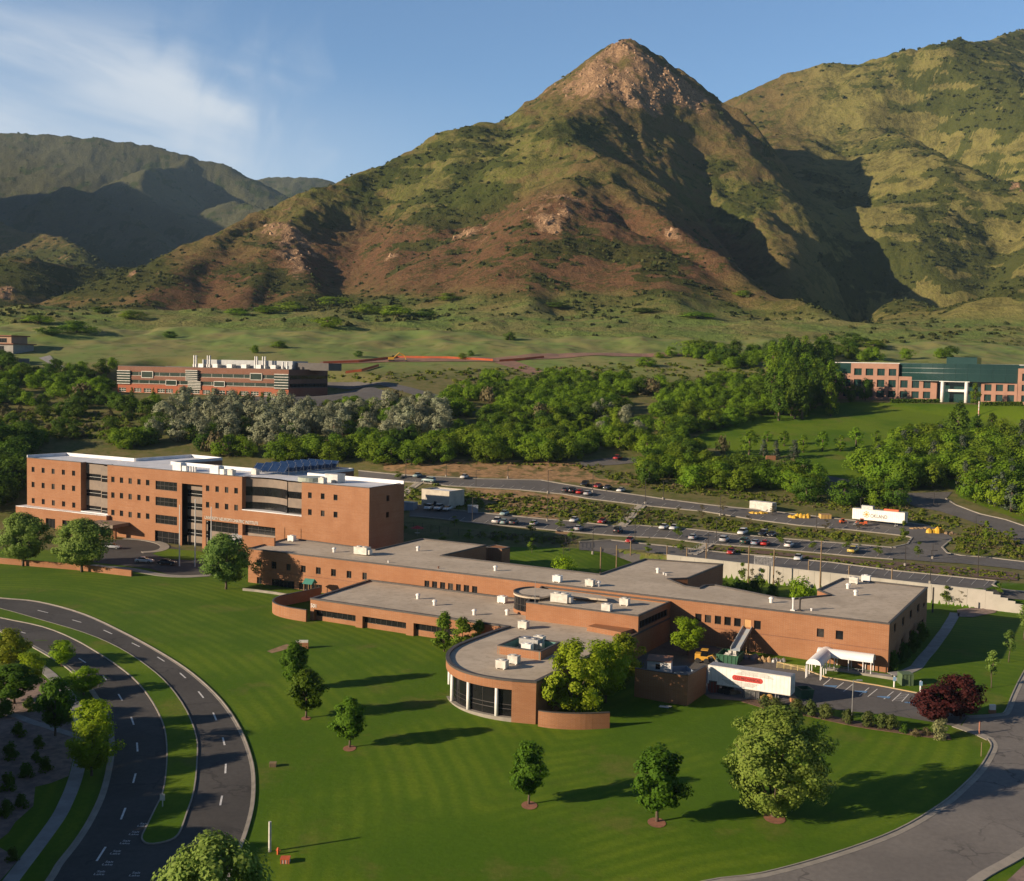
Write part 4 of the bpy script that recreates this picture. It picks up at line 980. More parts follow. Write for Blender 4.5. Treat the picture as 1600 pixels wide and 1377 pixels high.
sw = mb_.part(m, 'plant_screen', BRICK); mb_.part(wl, 'screen_lining', TEAL, sw)
m = MB(); coping(m, WEL, 5.45, .03, .34, .06); mb_.part(m, 'screen_coping', COPE, sw)
# low parapet upstands near the tree and the stub wall at the left end of the roof
m = MB(); a, b = A2(at(917,985,ZL)), A2(at(970,995,ZL)); d = (b-a)/np.hypot(*(b-a)); m.obox(a, d, np.array([-d[1], d[0]]), 0, np.hypot(*(b-a)), 0, 4.0, ZL-.1, ZL+.75); mb_.part(m, 'roof_upstand', BRICK)
m = MB(); a, b = A2(at(378,848,ZM)), A2(at(428.5,852.8,ZM)); d = (b-a)/np.hypot(*(b-a)); m.obox(a, d, np.array([-d[1], d[0]]), 0, np.hypot(*(b-a)), 0, .5, 4.0, ZM+1.75); mb_.part(m, 'roof_screen_wall', BRICK)
for k, nm, px, z, mt in [('mushroom','roof_vent',(522,863),ZM-.1,WHITE),('unit','air_handler',(566,867),ZM-.1,OFFW),('mushroom','roof_vent',(653,861),ZM-.1,WHITE),('small','roof_pipe',(607,879.5),ZM-.1,WHITE),('box','exhaust_fan',(456,845.5),ZM-.1,WHITE),('mushroom','roof_vent',(774,892),ZM-.1,WHITE),('box','exhaust_fan',(871,909.5),ZM-.1,WHITE),('box','exhaust_fan',(922,916),ZM-.1,OFFW),('mushroom','roof_vent',(935,916.5),ZM-.1,WHITE),('mushroom','roof_vent',(1028,895.5),ZM-.1,WHITE),('small','roof_pipe',(1037,898),ZM-.1,WHITE),('small','roof_pipe',(1041,899.5),ZM-.1,WHITE),('mushroom','roof_vent',(1205,942),ZM-.1,WHITE),('pipe','flue',(1239,954),ZM-.1,WHITE),('pipe','flue',(1249.5,954.5),ZM-.1,FRAME),('mushroom','roof_vent',(1325,920),ZM-.1,WHITE),('mushroom','roof_vent',(1337,930.5),ZM-.1,WHITE),('box','exhaust_fan',(1334,912),ZM-.1,OFFW),('box','exhaust_fan',(1353,909),ZM-.1,WHITE),('small','roof_pipe',(1268,954.5),ZM-.1,WHITE),('small','roof_pipe',(685,888.5),ZM-.1,BRICK_D),
    ('mushroom','roof_vent',(653,936),ZL-.1,WHITE),('mushroom','roof_vent',(679,946),ZL-.1,WHITE),('mushroom','roof_vent',(741,961),ZL-.1,WHITE),('mushroom','roof_vent',(792.5,961),ZL-.1,WHITE),('box','exhaust_fan',(785,942),ZL-.1,WHITE),('box','exhaust_fan',(818,982),ZL-.1,OFFW),('box','exhaust_fan',(803,1037),ZL-.1,OFFW),('box','exhaust_fan',(784.5,1044.5),ZL-.1,OFFW),('box','exhaust_fan',(976,946),ZU-.45,OFFW),('box','exhaust_fan',(948,955),ZU-.45,OFFW),('unit','air_handler',(876,942),ZU-.45,OFFW),('unit','air_handler',(829,1014),ZL-.1,GALV),('box','exhaust_fan',(843,1006),ZL+.6,OFFW),('box','exhaust_fan',(824,1018),ZL-.1,WHITE)]:
    roof_item(mb_, k, nm, px, z, mt)
m = MB(); p = at(836, 942, ZM-.3); m.cyl((p[0], p[1], ZM-.4), (p[0], p[1], ZM+4.2), .05, .03, 6); m.cyl((p[0]-.9, p[1], ZM+.6), (p[0]+.4, p[1], ZM+1.2), .03, .03, 5); mb_.part(m, 'antenna_mast', GALV)
m = MB(); sbk = [A2(at(x, y, 7.0)) for x, y in [(759,855),(784,858.5),(797,855.5),(774,851.5)]]; m.prism(sbk, -1, 7.0); mb_.part(m, 'stair_block', BRICK); m = MB(); coping(m, sbk, 7.0, .05, .3, .12); mb_.part(m, 'stair_block_coping', COPE)
zt_ = onwall(LA, LB, 484, 945); text_mesh(mb_, '501', LA, LB, onwall(LA, LB, 480, 945)[0]+.9, onwall(LA, LB, 484.5, 948.5)[1], 1.05, WHITE)
# ================================================================ the tall brick building
ZT = 20.5; T0, T1 = at(42,715,ZT), at(577.3,762.7,ZT); TB_ = at(626,755.5,ZT)
tb = Bld('brick_tower_block', 'four storey orange brick block with white roof and solar panels behind the flagpoles', 'building', (-90, 320, 0))
TA, tu, tw, TL = wframe(T0, T1); TDP = float(np.dot(A2(TB_)-A2(T1), tw))
def ta(px, py): return onwall(T0, T1, px, py)[0]
a126, a168, a284, a316, a378, a471 = ta(126.2,760), ta(168,770), ta(284,800), ta(316,810), ta(378,780), ta(471.3,790)
zpod = onwall(T0, T1, 100, 797)[1]; zpr = onwall(T0, T1, 420, 801.5)[1]
tops_ = []
z3 = lambda L: [(30+x0/8, 30+x1/8, 700+y0/8, 700+(y0+hh)/8) for x0, x1, y0, hh in L]
WL1 = z3([(155,192,238,64),(280,318,250,64),(405,443,262,64),(533,572,273,64),(660,700,285,64),(155,192,425,68),(280,318,437,68),(405,443,450,68),(533,572,460,68),(660,700,473,68),(157,194,628,66),(282,320,640,66),(408,446,655,66),(535,575,668,66),(662,702,683,66)])
WM1 = [(x0/4, x1/4, 640+y/4, 640+(y+35)/4) for r in ((420,425,430,435,440),(518,522,528,533,540),(627,632,640,645,650)) for (x0, x1), y in zip(((695,716),(749,770),(803,824),(858,879),(912,934)), r)]
WM2 = [(x0/4, x1/4, 640+y/4, 640+(y+36)/4) for r in ((475,480,485,490),(578,583,590,596)) for (x0, x1), y in zip(((1287,1308),(1346,1368),(1405,1427),(1464,1487)), r)]
WBIG = [(243,276.7,752.8,766.5),(243,276.7,778,791.5),(243,276.7,805.8,819.5)]
WR1 = [(440+x0/7.27, 440+x1/7.27, 720+y/7.27, 720+(y+67)/7.27) for r in ((360,372,385),(552,566,580)) for (x0, x1), y in zip(((300,342),(445,488),(590,635)), r)]
small = [wop(T0, T1, *w) for w in WL1+WM1+WM2+WR1]; big = [wop(T0, T1, *w) for w in WBIG]
lowA, lowB = wop(T0, T1, 321.5, 372, 816, 850), wop(T0, T1, 378.5, 430, 822, 850)
ent = wop(T0, T1, 242, 280, 831, 852)
rec1 = (a126, a168, zpod, ZT); tall = (a284, a316, -1.5, onwall(T0, T1, 300, 757)[1]); rec2 = (a378, a471, zpr, ZT)
ops = small+big+[(lowA[0], lowA[1], -1.5, lowA[3]), (lowB[0], lowB[1], -1.5, lowB[3]), (ent[0], ent[1], -1.5, ent[3]), (tall[0], tall[1], -1.5, tall[3])]
m = MB()
def fseg(a, b, z0, z1):
    ol = [(max(o[0], a)-a, min(o[1], b)-a, o[2], o[3]) for o in ops if o[0] < b and o[1] > a]
    wall(m, TA+tu*a, TA+tu*b, z0, z1, ol, .3)
fseg(0, a126, ZB, ZT); fseg(a126, a168, ZB, zpod); fseg(a168, a378, ZB, ZT); fseg(a378, a471, ZB, zpr); fseg(a471, TL, ZB, ZT)
def tp(a, b): return TA+tu*a+tw*b
for a in (a126, a168, a378, a471):
    d = 3.2 if a > a168+1 else 2.0
    m.quad((*tp(a, 0), zpod-1), (*tp(a, d), zpod-1), (*tp(a, d), ZT), (*tp(a, 0), ZT))
def seg(a0, b0, a1, b1, ops=()): wall(m, tp(a0, b0), tp(a1, b1), ZB, ZT, ops, .3)
w2l, w2r = float(np.dot(A2(at(214,720,ZT))-TA, tu)), float(np.dot(A2(at(275,724.5,ZT))-TA, tu))
w3r = float(np.dot(A2(at(493.6,742,ZT))-TA, tu)); w3l = w3r-17
OUT = [(TL, 0), (TL, TDP), (w3r, TDP), (w3r, TDP+19), (w3l, TDP+19), (w3l, TDP), (w2r, TDP), (w2r, TDP+20), (w2l, TDP+22), (w2l, TDP), (0, TDP), (0, 0)]
eops = [wop(T1, TB_, 601, 605, 774, 783), wop(T1, TB_, 600.5, 604.5, 800, 808.5)]
for k, (p, q) in enumerate(zip(OUT[:-1], OUT[1:])): seg(*p, *q, eops if k == 0 else ())
tb.part(m, 'wall', BRICK)
for o in small: tb.window(T0, T1, o, .22)
for o in eops: tb.window(T1, TB_, o, .22)
for o in big: tb.window(T0, T1, o, .25, 5, 2, .08)
for o in (lowA, lowB): tb.window(T0, T1, (o[0], o[1], (o[2]+o[3])/2, o[3]), 1.2, 5, 2, .08)
tb.window(T0, T1, ent, .6, 4, 2, .09, None, None, 'entrance_glazing')
for o in (lowA, lowB): m = MB(); m.obox(TA, tu, tw, o[0], o[1], 1.2, 1.4, -1.5, (o[2]+o[3])/2); tb.part(m, 'taupe_panel', BEIGE)
# recess 1: taupe bands with ribbon windows, the right third pushed forward
def bands(a0, a1, b, top, n, f=(.40, .60), z0=None):
    z0 = zpod if z0 is None else z0; h = (top-z0)/n
    for k in range(n):
        zc = z0+h*k; m = MB(); gl = MB(); gl.obox(TA, tu, tw, a0, a1, b+.12, b+.2, zc-.02, zc+h*f[0]+.02)
        m.obox(TA, tu, tw, a0, a1, b, b+.25, zc+h*f[0], zc+h*(f[0]+f[1]))
        tb.part(m, 'taupe_panel', BEIGE); tb.part(gl, 'ribbon_glazing', GLASS)
rb = a126+(a168-a126)*.68
bands(a126, rb, 1.9, ZT-.5, 3); bands(rb, a168, 1.0, ZT-.6, 3); m = MB(); m.obox(TA, tu, tw, rb-.3, rb, 1.0, 2.1, zpod, ZT-.6); tb.part(m, 'taupe_fin', BEIGE)
bands(a284, a316, 2.0, tall[3], 5, (.5, .5), -.5)
bands(a471-(a471-a378)*.30, a471, 1.6, ZT-.5, 2, (.42, .58), zpr)
# recess 2: concave dark glass drum with a taupe cap
c0, c1 = a378+.0, a471-(a471-a378)*.30; N_ = 14
arc = [(c0+(c1-c0)*k/N_, 1.4+1.9*(math.sin(math.pi*k/N_))**.8) for k in range(N_+1)]
hh = (ZT-.5-zpr)
for f0, f1, nm, mt in ((0, .25, 'curved_glazing', GLASS), (.25, .45, 'curved_panel', BEIGE), (.45, .74, 'curved_glazing', GLASS), (.74, 1.0, 'curved_panel', BEIGE)):
    mm = MB()
    for (a, b), (c, d) in zip(arc[:-1], arc[1:]): mm.quad((*tp(a, b), zpr+hh*f0), (*tp(c, d), zpr+hh*f0), (*tp(c, d), zpr+hh*f1), (*tp(a, b), zpr+hh*f1))
    tb.part(mm, nm, mt)
m = MB()
for a0, a1, b, z0, n in ((a126, rb, 1.9, zpod, 3), (rb, a168, 1.0, zpod, 3), (a284, a316, 2.0, -.5, 5)):
    h = ((tall[3] if n == 5 else ZT-.5)-z0)/n
    for k in range(n): m.obox(TA, tu, tw, a0, a1, b+.05, b+.13, z0+h*k+h*.2, z0+h*k+h*.2+.09)
tb.part(m, 'glazing_bar', GALV)
# roof, parapet, ledges
ROOF = [tp(*p) for p in [(0, 0), (a126, 0), (a126, 2), (a168, 1.2), (a168, 0), (a378, 0), (a378, 1.4)]+arc[1:-1]+[(c1, 1.6), (a471, 1.6), (a471, 0)]+OUT[:-1]]
m = MB(); m.add([(*p, ZT-.15) for p in ROOF], [tuple(range(len(ROOF)))]); tb.part(m, 'roof', MEMBR)
m = MB()
for (p, q) in zip(OUT[1:-1], OUT[2:]):
    a, b = tp(*p), tp(*q); d = (b-a)/np.hypot(*(b-a)); nn = np.array([-d[1], d[0]]); m.obox(a, d, nn, 0, np.hypot(*(b-a)), 0, .3, ZT-.2, ZT+.75)
tb.part(m, 'parapet', MEMBR)
m = MB()
for a, b in ((0, a126), (a168, a378), (a471, TL)): m.obox(TA, tu, tw, a, b, -.05, .3, ZT-.1, ZT+.08)
a, b = A2(T1), A2(TB_); d = (b-a)/np.hypot(*(b-a)); m.obox(a, d, np.array([-d[1], d[0]]), 0, np.hypot(*(b-a)), -.05, .3, ZT-.1, ZT+.08); tb.part(m, 'coping', COPE)
m = MB(); m.obox(TA, tu, tw, a126-.2, a168, 0, 2.3, zpod-.1, zpod+.35); m.obox(TA, tu, tw, a378, a471, 0, 3.0, zpr-.1, zpr+.18); tb.part(m, 'ledge', MEMBR)
PF0, PF1 = at(36.5,791,zpod), None; pa = ta(168.5, 807)
pd = 3.0; a0 = -1.2
m = MB(); pw = [tp(a0, 1), tp(a0, -pd), tp(pa+1, -pd*.45), tp(pa+1, 0)]
pops = [(6+7*k, 10+7*k, -1, 3.6) for k in range(3)]
wall(m, pw[1], pw[2], ZB, zpod, pops, .5); wall(m, pw[0], pw[1], ZB, zpod); wall(m, pw[2], pw[3], ZB, zpod); tb.part(m, 'podium_wall', BRICK)
for o in pops: tb.window(pw[1], pw[2], (o[0], o[1], .8, o[3]), .4, 3, 1)
m = MB(); m.prism(pw, zpod-.1, zpod+.12); tb.part(m, 'podium_roof', MEMBR)
# porte-cochere
m = MB(); pc = [A2(at(x, y, 4.9)) for x, y in [(137,816),(176,821),(214,814.5),(172,809.5)]]; m.prism(pc, 4.0, 4.9, True); cn = tb.part(m, 'entrance_canopy', BEIGE)
m = MB()
for px, py in [(178,820),(141,816.5)]: q = A2(at(px, py, 4.9))*1.012; m.box(q[0]-.6, q[0]+.6, q[1]-.6, q[1]+.6, -1, 4.0)
tb.part(m, 'canopy_pier', BRICK, cn)
# lettering
tz = onwall(T0, T1, 320, 806.5)[1]-.25; a0 = ta(320, 808); a1 = ta(403.5, 815)
text_mesh(tb, 'UNIVERSITY NEUROPSYCHIATRIC INSTITUTE', T0, T1, a0, tz-.45, 1.15, OFFW, .06, 'lettering', 'LEFT', .04, a1-a0)
# plant on the roof
for x, y, w in [(272,735,0),(327,740.5,0),(346,743.5,1),(396,741,1),(491,756,1)]:
    p = at(x, y, ZT); a = float(np.dot(A2(p)-TA, tu)); b_ = float(np.dot(A2(p)-TA, tw)); b_ = max(b_, 1.2); m = MB()
    if w == 0:
        m.obox(TA, tu, tw, a-1.2, a+1.9, b_, b_+2.2, ZT-.1, ZT+1.9); m.obox(TA, tu, tw, a+1.9, a+3.6, b_+.3, b_+1.9, ZT-.1, ZT+1.3); m.obox(TA, tu, tw, a-.9, a+1.6, b_+.3, b_+1.9, ZT+1.9, ZT+2.1)
        for q in (0, 1.2, 2.4): m.cyl((*tp(a+4.6+q*.8, b_+1), ZT-.1), (*tp(a+4.6+q*.8, b_+1), ZT+1.3), .28, .28, 8)
        tb.part(m, 'air_handler', WHITE)
    else:
        m.obox(TA, tu, tw, a-.8, a+.9, b_, b_+1.4, ZT-.1, ZT+1.3); m.cyl((*tp(a, b_+.7), ZT+1.3), (*tp(a, b_+.7), ZT+1.5), .5, .5, 10); tb.part(m, 'exhaust_fan', OFFW)
m = MB(); p = A2(at(455,752,ZT)); a = float(np.dot(p-TA, tu)); m.cyl((*tp(a+2.5, 4.5), ZT-.2), (*tp(a+2.5, 4.5), ZT+.9), 3.4, 3.4, 24); tb.part(m, 'round_rooflight', M('pale green glass', (.38, .42, .36), (.32, .36, .30), .4, .4))
m = MB(); m.obox(TA, tu, tw, a+7.0, a+11, 4.5, 7.5, ZT-.1, ZT+1.9); m.obox(TA, tu, tw, a+6.9, a+11.1, 4.4, 7.6, ZT+1.9, ZT+2.05); tb.part(m, 'chiller', GALV)
for k in range(8):
    b0 = TDP-4+k*2.9; m = MB(); a = w3r-15 if k < 3 else w3r-13.5
    ax, bx = w3r-16.2+(k % 2)*.4, w3r-4.5
    PV = M('solar panel', (.010, .026, .075), (.016, .036, .095), .9, .18, 0, None, .35, .65, 0, .5)
    q = [tp(ax, b0), tp(bx, b0), tp(bx, b0+1.7), tp(ax, b0+1.7)]
    m.hexa([(*q[0], ZT+.7), (*q[1], ZT+.7), (*q[2], ZT+2.5), (*q[3], ZT+2.5), (*q[0], ZT+.8), (*q[1], ZT+.8), (*q[2], ZT+2.6), (*q[3], ZT+2.6)])
    pv = tb.part(m, 'solar_panel', PV); m = MB()
    for f in (.02, .25, .5, .75, .98):
        s_ = q[0]+(q[1]-q[0])*f; t_ = q[3]+(q[2]-q[3])*f; m.cyl((*t_, ZT-.2), (*t_, ZT+2.5), .07, .07, 5); m.cyl((*s_, ZT+.83), (*t_, ZT+2.63), .045, .045, 5)
    tb.part(m, 'panel_support', GALV, pv)
# low links between the two buildings
m = MB(); lk = [A2(at(x, y, 6.7)) for x, y in [(515,813),(554.5,822.5),(592,815),(584,804)]]
wall(m, lk[0], lk[1], ZB, 6.7); wall(m, lk[1], lk[2], ZB, 6.7); wall(m, lk[2], lk[3], ZB, 6.7); wall(m, lk[3], lk[0], ZB, 6.7); tb.part(m, 'link_wall', BRICK)
m = MB(); m.prism(lk, 6.6, 6.85); m.prism([A2(at(x, y, 6.5)) for x, y in [(592,815.5),(600,817),(642,811.5),(627,808.5)]], 6.2, 6.5, True); tb.part(m, 'link_roof', MEMBR)
m = MB(); cr = [A2(at(x, y, 7.4)) for x, y in [(440,828.5),(452,830.2),(517,813),(505,810.5)]]; m.prism(cr, ZB, 7.3); tb.part(m, 'corridor_wall', BRICK_D)
m = MB(); m.prism(cr, 7.3, 7.45); m.prism([A2(at(x, y, 5.2)) for x, y in [(347,838),(376,832.5),(441,828),(430,843),(384,847)]], 4.6, 5.2, True); tb.part(m, 'corridor_roof', MEMBR)
m = MB(); q = [A2(at(x, y, 4.4)) for x, y in [(628,800),(678,803),(690,793),(640,790)]]; m.prism([A2(at(x, y, 4.6)) for x, y in [(600,812),(677,806),(678,798),(627,795)]], ZB, 4.6); tb.part(m, 'rear_wing_wall', BRICK_D)
# ================================================================ laboratory building beyond the trees
REDB = brick_mat('red brick', (.40, .115, .055), (.34, .095, .048), (.30, .085, .045))
BROWNB = brick_mat('brown brick', (.23, .105, .07), (.20, .09, .06), (.17, .08, .054))
zb = PAD_A[5]; la0 = np.array([*PAD_A[0], zb]); la1 = np.array([*(PAD_A[0]+PAD_A[1]*PAD_A[3]), zb]); lb = Bld('laboratory_building', 'three storey red and brown brick laboratory with metal roof stacks beyond the trees', 'building', la1)
A_, u_, w_, L_ = wframe(la0, la1); ztop = onwall(la0, la1, 320, 574.6)[1]; HT = ztop-zb
def lx(zx): return onwall(la0, la1, 170+zx/4.571, 605)[0]
def fz(f): return ztop-HT*f
m1, m2 = MB(), MB()
g1, g2, gr = (fz(.36), fz(.215)), (fz(.655), fz(.515)), (fz(1.0), fz(.83))
wall(m1, la0, la1, fz(.69), ztop, [(.3, L_-.3, *g1), (.3, L_-.3, *g2)], .35)
grd = [(lx(c)-1.9, lx(c)+2.1, gr[0]+.2, gr[1]) for c in (95, 205, 275, 372, 430, 530, 620, 695, 800, 865, 965, 1040, 1130, 1235)]
wall(m2, la0, la1, zb-4, fz(.69), grd, .35)
nn = w_*34.0; E = A2(la1)+nn; Fb = A2(la0)+nn
wall(m1, la1, E, fz(.69), ztop, [(1, np.hypot(*nn)-.5, *g1), (1, np.hypot(*nn)-.5, *g2)], .35); wall(m2, la1, E, zb-5, fz(.69))
wall(m1, E, Fb, zb-4, ztop); wall(m1, Fb, la0, fz(.69), ztop); wall(m2, Fb, la0, zb-5, fz(.69))
lb.part(m1, 'wall', BROWNB); lb.part(m2, 'base_wall', REDB)
for g_ in (g1, g2):
    lb.window(la0, la1, (.3, L_-.3, *g_), .3, 16, 1, .12, OFFW, GLASS_G, 'ribbon_window'); lb.window(la1, E, (1, np.hypot(*nn)-.5, *g_), .3, 10, 1, .12, FRAME, GLASS, 'ribbon_window')
for o in grd: lb.window(la0, la1, o, .3, 3, 2, .16, OFFW, GLASS_G)
for c0, c1, f0, f1 in ((235,318,.18,.44), (408,487,.49,.70), (752,830,.49,.70), (1010,1096,.16,.42)):
    a, b = lx(c0), lx(c1); m = MB()
    for q in ((a, b, fz(f0)-.25, fz(f0)), (a, b, fz(f1), fz(f1)+.25), (a, a+.25, fz(f1), fz(f0)), (b-.25, b, fz(f1), fz(f0))): m.obox(A_, u_, w_, q[0], q[1], -.3, .05, q[2], q[3])
    g = MB(); g.obox(A_, u_, w_, a+.2, b-.2, -.1, .1, fz(f1)+.2, fz(f0)-.2); fr_ = lb.part(m, 'bay_frame', OFFW); lb.part(g, 'bay_glazing', GLASS_G, fr_)
for c0, c1, f0, f1 in ((65,156,.17,.70), (558,642,.10,.50), (1186,1285,.17,.72), (570,660,.52,.83)):
    a, b = lx(c0), lx(c1); g = MB(); g.obox(A_, u_, w_, a, b, -.9 if c0 == 558 else -.35, .2, fz(f1), fz(f0)); gg = lb.part(g, 'bay_glazing', GLASS_G); m = MB()
    for k in range(6): z = fz(f0+(f1-f0)*k/5.5); m.obox(A_, u_, w_, a-.05, b+.05, -1.2 if c0 == 558 else -.6, .1, z-.28, z)
    lb.part(m, 'sunshade', OFFW, gg)
m = MB(); rp = [A2(la0), A2(la1), E, Fb]; m.add([(*p, ztop-.3) for p in rp], [(0, 1, 2, 3)]); lb.part(m, 'roof', MEMBR); m = MB(); coping(m, rp, ztop, .05, .4, .1); lb.part(m, 'coping', COPE)
def onroof(px, py, b): return A_+u_*onwall(la0, la1, px, py)[0]+w_*b
pm = M('ribbed metal cladding', (.40, .42, .42), (.33, .35, .36), .5, .5); D_ = np.hypot(*nn)
pa0, pa1 = onwall(la0, la1, 284, 575)[0], onwall(la0, la1, 428, 580)[0]
m = MB(); m.obox(A_, u_, w_, pa0, pa1, D_*.45, D_*.85, ztop-.3, ztop+3.6); lb.part(m, 'plant_room', pm)
m = MB(); m.obox(A_, u_, w_, pa1+1, pa1+17, D_*.5, D_*.85, ztop-.3, ztop+3.0); lb.part(m, 'plant_room', COPE)
for k in range(6): m = MB(); q = pa0+1+k*(pa1-pa0-2)/6; m.obox(A_, u_, w_, q, q+2.6, D_*.32, D_*.42, ztop-.3, ztop+1.7); lb.part(m, 'roof_unit', GALV)
for zx in (492, 508, 590, 606, 935, 949, 990, 1008, 1135, 1168):
    a = lx(zx); m = MB(); m.cyl((*(A_+u_*a+w_*D_*.36), ztop-.3), (*(A_+u_*a+w_*D_*.36), ztop+(5.4 if zx < 1100 else 3.2)), .42, .38, 10); m.cyl((*(A_+u_*a+w_*D_*.36), ztop+.2), (*(A_+u_*a+w_*D_*.36), ztop+1.4), .65, .65, 10); lb.part(m, 'exhaust_stack', GALV)
# ================================================================ pink office with the teal glass band
zb = PAD_B[5]; o0 = np.array([*PAD_B[0], zb]); o1 = np.array([*(PAD_B[0]+PAD_B[1]*PAD_B[3]), zb]); ob1 = (o0+o1)/2
ob = Bld('office_building', 'pink office with a dark teal glass band and two white entrance columns', 'building', ob1)
A_, u_, w_, L_ = wframe(o0, o1); PINK = M('pink precast panel', (.36, .195, .135), (.31, .168, .118), .35, .8)
def bx(zx, zy=400): return onwall(o0, o1, 1280+zx/5, 540+zy/5)[0]
def bz(zx, zy): return onwall(o0, o1, 1280+zx/5, 540+zy/5)[1]
m = MB(); za, zc = bz(350, 125), bz(1100, 150); ztp = (za+zc)/2
m.obox(A_, u_, w_, bx(97), L_+6, 2.2, 22, zb-5, ztp-.3); ob.part(m, 'glass_wall', GLASS_T)
m = MB(); m.obox(A_, u_, w_, bx(97)-.1, L_+6.1, 2.0, 22.2, ztp-.35, ztp); ob.part(m, 'roof', GALV)
# bowed upper band
m = MB(); n = 20; a0, a1 = bx(612), bx(1545); zlo = bz(1000, 280)
arc = [(a0+(a1-a0)*k/n, 2.0-5.0*math.sin(math.pi*k/n)) for k in range(n+1)]; vs = []
PP = lambda a, b: A_+u_*a+w_*b
for (a, b), (c, d) in zip(arc[:-1], arc[1:]): m.quad((*PP(a, b), zlo), (*PP(c, d), zlo), (*PP(c, d), ztp-.05), (*PP(a, b), ztp-.05))
m.add([(*PP(a, b), ztp-.05) for a, b in arc], [tuple(range(n+1))]); m.add([(*PP(a, b), zlo) for a, b in arc], [tuple(range(n+1))])
bw = ob.part(m, 'bowed_glass_band', GLASS_T); m = MB()
for z in (zlo+.1, zlo+(ztp-zlo)*.45, zlo+(ztp-zlo)*.72):
    for (a, b), (c, d) in zip(arc[:-1], arc[1:]): m.cyl((*PP(a, b-.03), z), (*PP(c, d-.03), z), .09, .09, 4)
for a, b in arc[::2]: m.cyl((*PP(a, b-.03), zlo), (*PP(a, b-.03), ztp-.1), .06, .06, 4)
ob.part(m, 'glazing_bar', M('teal mullion', (.03, .075, .07), None, 1, .4), bw)
m = MB(); m.obox(A_, u_, w_, bx(960), bx(1200), 6, 16, ztp-.2, ztp+2.9); ob.part(m, 'plant_room', GLASS_T)
# pink grid, stepping down to the left
lev = [(140, 180, 235), (215, 262, 325), (290, 350, 405)]     # beam top, window top, window bottom at zoom x 300..600
def zlev(y): return bz(500, y)
z3t, z3w0, z3w1 = zlev(142), zlev(236), zlev(182); z2t, z2w0, z2w1 = zlev(262-28), zlev(326), zlev(268); z1t, z1w0, z1w1 = zlev(325), zlev(404), zlev(352)
cols = lambda c0, n, w: [(bx(c0+90*k)+.9, bx(c0+90*k+90)-.9) for k in range(n)]
tiers = [(240, 612, zb-4, z3t, [(c, (z3w0, z3w1)) for c in cols(250, 4, 0)]+[(c, (z2w0, z2w1)) for c in cols(250, 4, 0)]+[(c, (z1w0, z1w1)) for c in cols(250, 4, 0)]),
         (158, 240, zb-4, z2t+.6, [((bx(172)+.6, bx(238)), (z2w0, z2w1)), ((bx(172)+.6, bx(238)), (z1w0, z1w1))]), (74, 158, zb-4, z1t+.3, [((bx(88)+.6, bx(150)), (z1w0, z1w1))]),
         (612, 915, zb-4, z2t-.3, [(c, (z2w0, z2w1)) for c in cols(612, 3, 0)]+[(c, (z1w0, z1w1)) for c in cols(612, 3, 0)]),
         (1262, 1545, zb-4, bz(1400, 297), [(c, (bz(1400, 357), bz(1400, 305))) for c in cols(1270, 3, 0)]+[(c, (bz(1400, 437), bz(1400, 385))) for c in cols(1270, 3, 0)]),
         (1545, 1900, zb-4, bz(1560, 180), [(c, (bz(1580, 278), bz(1580, 220))) for c in cols(1560, 3, 0)]+[(c, (bz(1580, 358), bz(1580, 308))) for c in cols(1560, 3, 0)]+[(c, (bz(1580, 440), bz(1580, 390))) for c in cols(1560, 3, 0)])]
for k, (c0, c1, za, zt, wn) in enumerate(tiers):
    a0, a1 = bx(c0), bx(c1); m = MB(); S = PP(a0, .2*(k % 2)); Q = PP(a1, .2*(k % 2)); wall(m, S, Q, za, zt, [(c[0]-a0, c[1]-a0, *z) for c, z in wn], .7)
    m.quad((*S, zt), (*Q, zt), (*PP(a1, 2.4), zt), (*PP(a0, 2.4), zt)); m.quad((*S, za), (*S, zt), (*PP(a0, 2.4), zt), (*PP(a0, 2.4), za)); m.quad((*Q, za), (*Q, zt), (*PP(a1, 2.4), zt), (*PP(a1, 2.4), za))
    ob.part(m, 'wall', PINK)
    for c, z in wn: ob.window(S, Q, (c[0]-a0, c[1]-a0, *z), .6, 2, 1, .09, FRAME, GLASS_T)
for zx in (968, 1155): m = MB(); q = PP(bx(zx), -2.2); m.cyl((*q, zb-1.5), (*q, zlo+.1), .75, .75, 16); ob.part(m, 'column', WHITE, None, True)
m = MB(); m.obox(A_, u_, w_, bx(985), bx(1140), -.5, 2.2, bz(1060, 362), bz(1060, 343)); m.obox(A_, u_, w_, bx(945), bx(1180), -3, 2.4, zlo-.2, zlo+.05); ob.part(m, 'entrance_canopy', WHITE)
# ================================================================ small buildings
hp = G(18, 552); hb = Bld('hillside_house', 'grey house with a brown flat roof on the slope', 'house', hp)
TANW = M('tan render', (.36, .24, .16), (.30, .20, .135), .4, .85); GREYW = M('grey render', (.30, .29, .27), (.25, .24, .23), .4, .85)
d2 = np.array([.93, -.36]); n2 = np.array([.36, .93])
m = MB(); m.obox(hp, d2, n2, -22, 3, -2, 12, hp[2]-6, hp[2]+4.4); hw = hb.part(m, 'wall', GREYW)
m = MB(); m.obox(hp, d2, n2, -14, -3, 3, 14, hp[2]+4.4, hp[2]+8.6); hb.part(m, 'upper_storey', TANW)
m = MB(); m.obox(hp, d2, n2, -23, 4, -3, 13, hp[2]+4.4, hp[2]+4.9); hb.part(m, 'roof', BROWNB)
m = MB(); m.obox(hp, d2, n2, -15, -2, 2, 15, hp[2]+8.6, hp[2]+9.1); hb.part(m, 'roof', BROWNB)
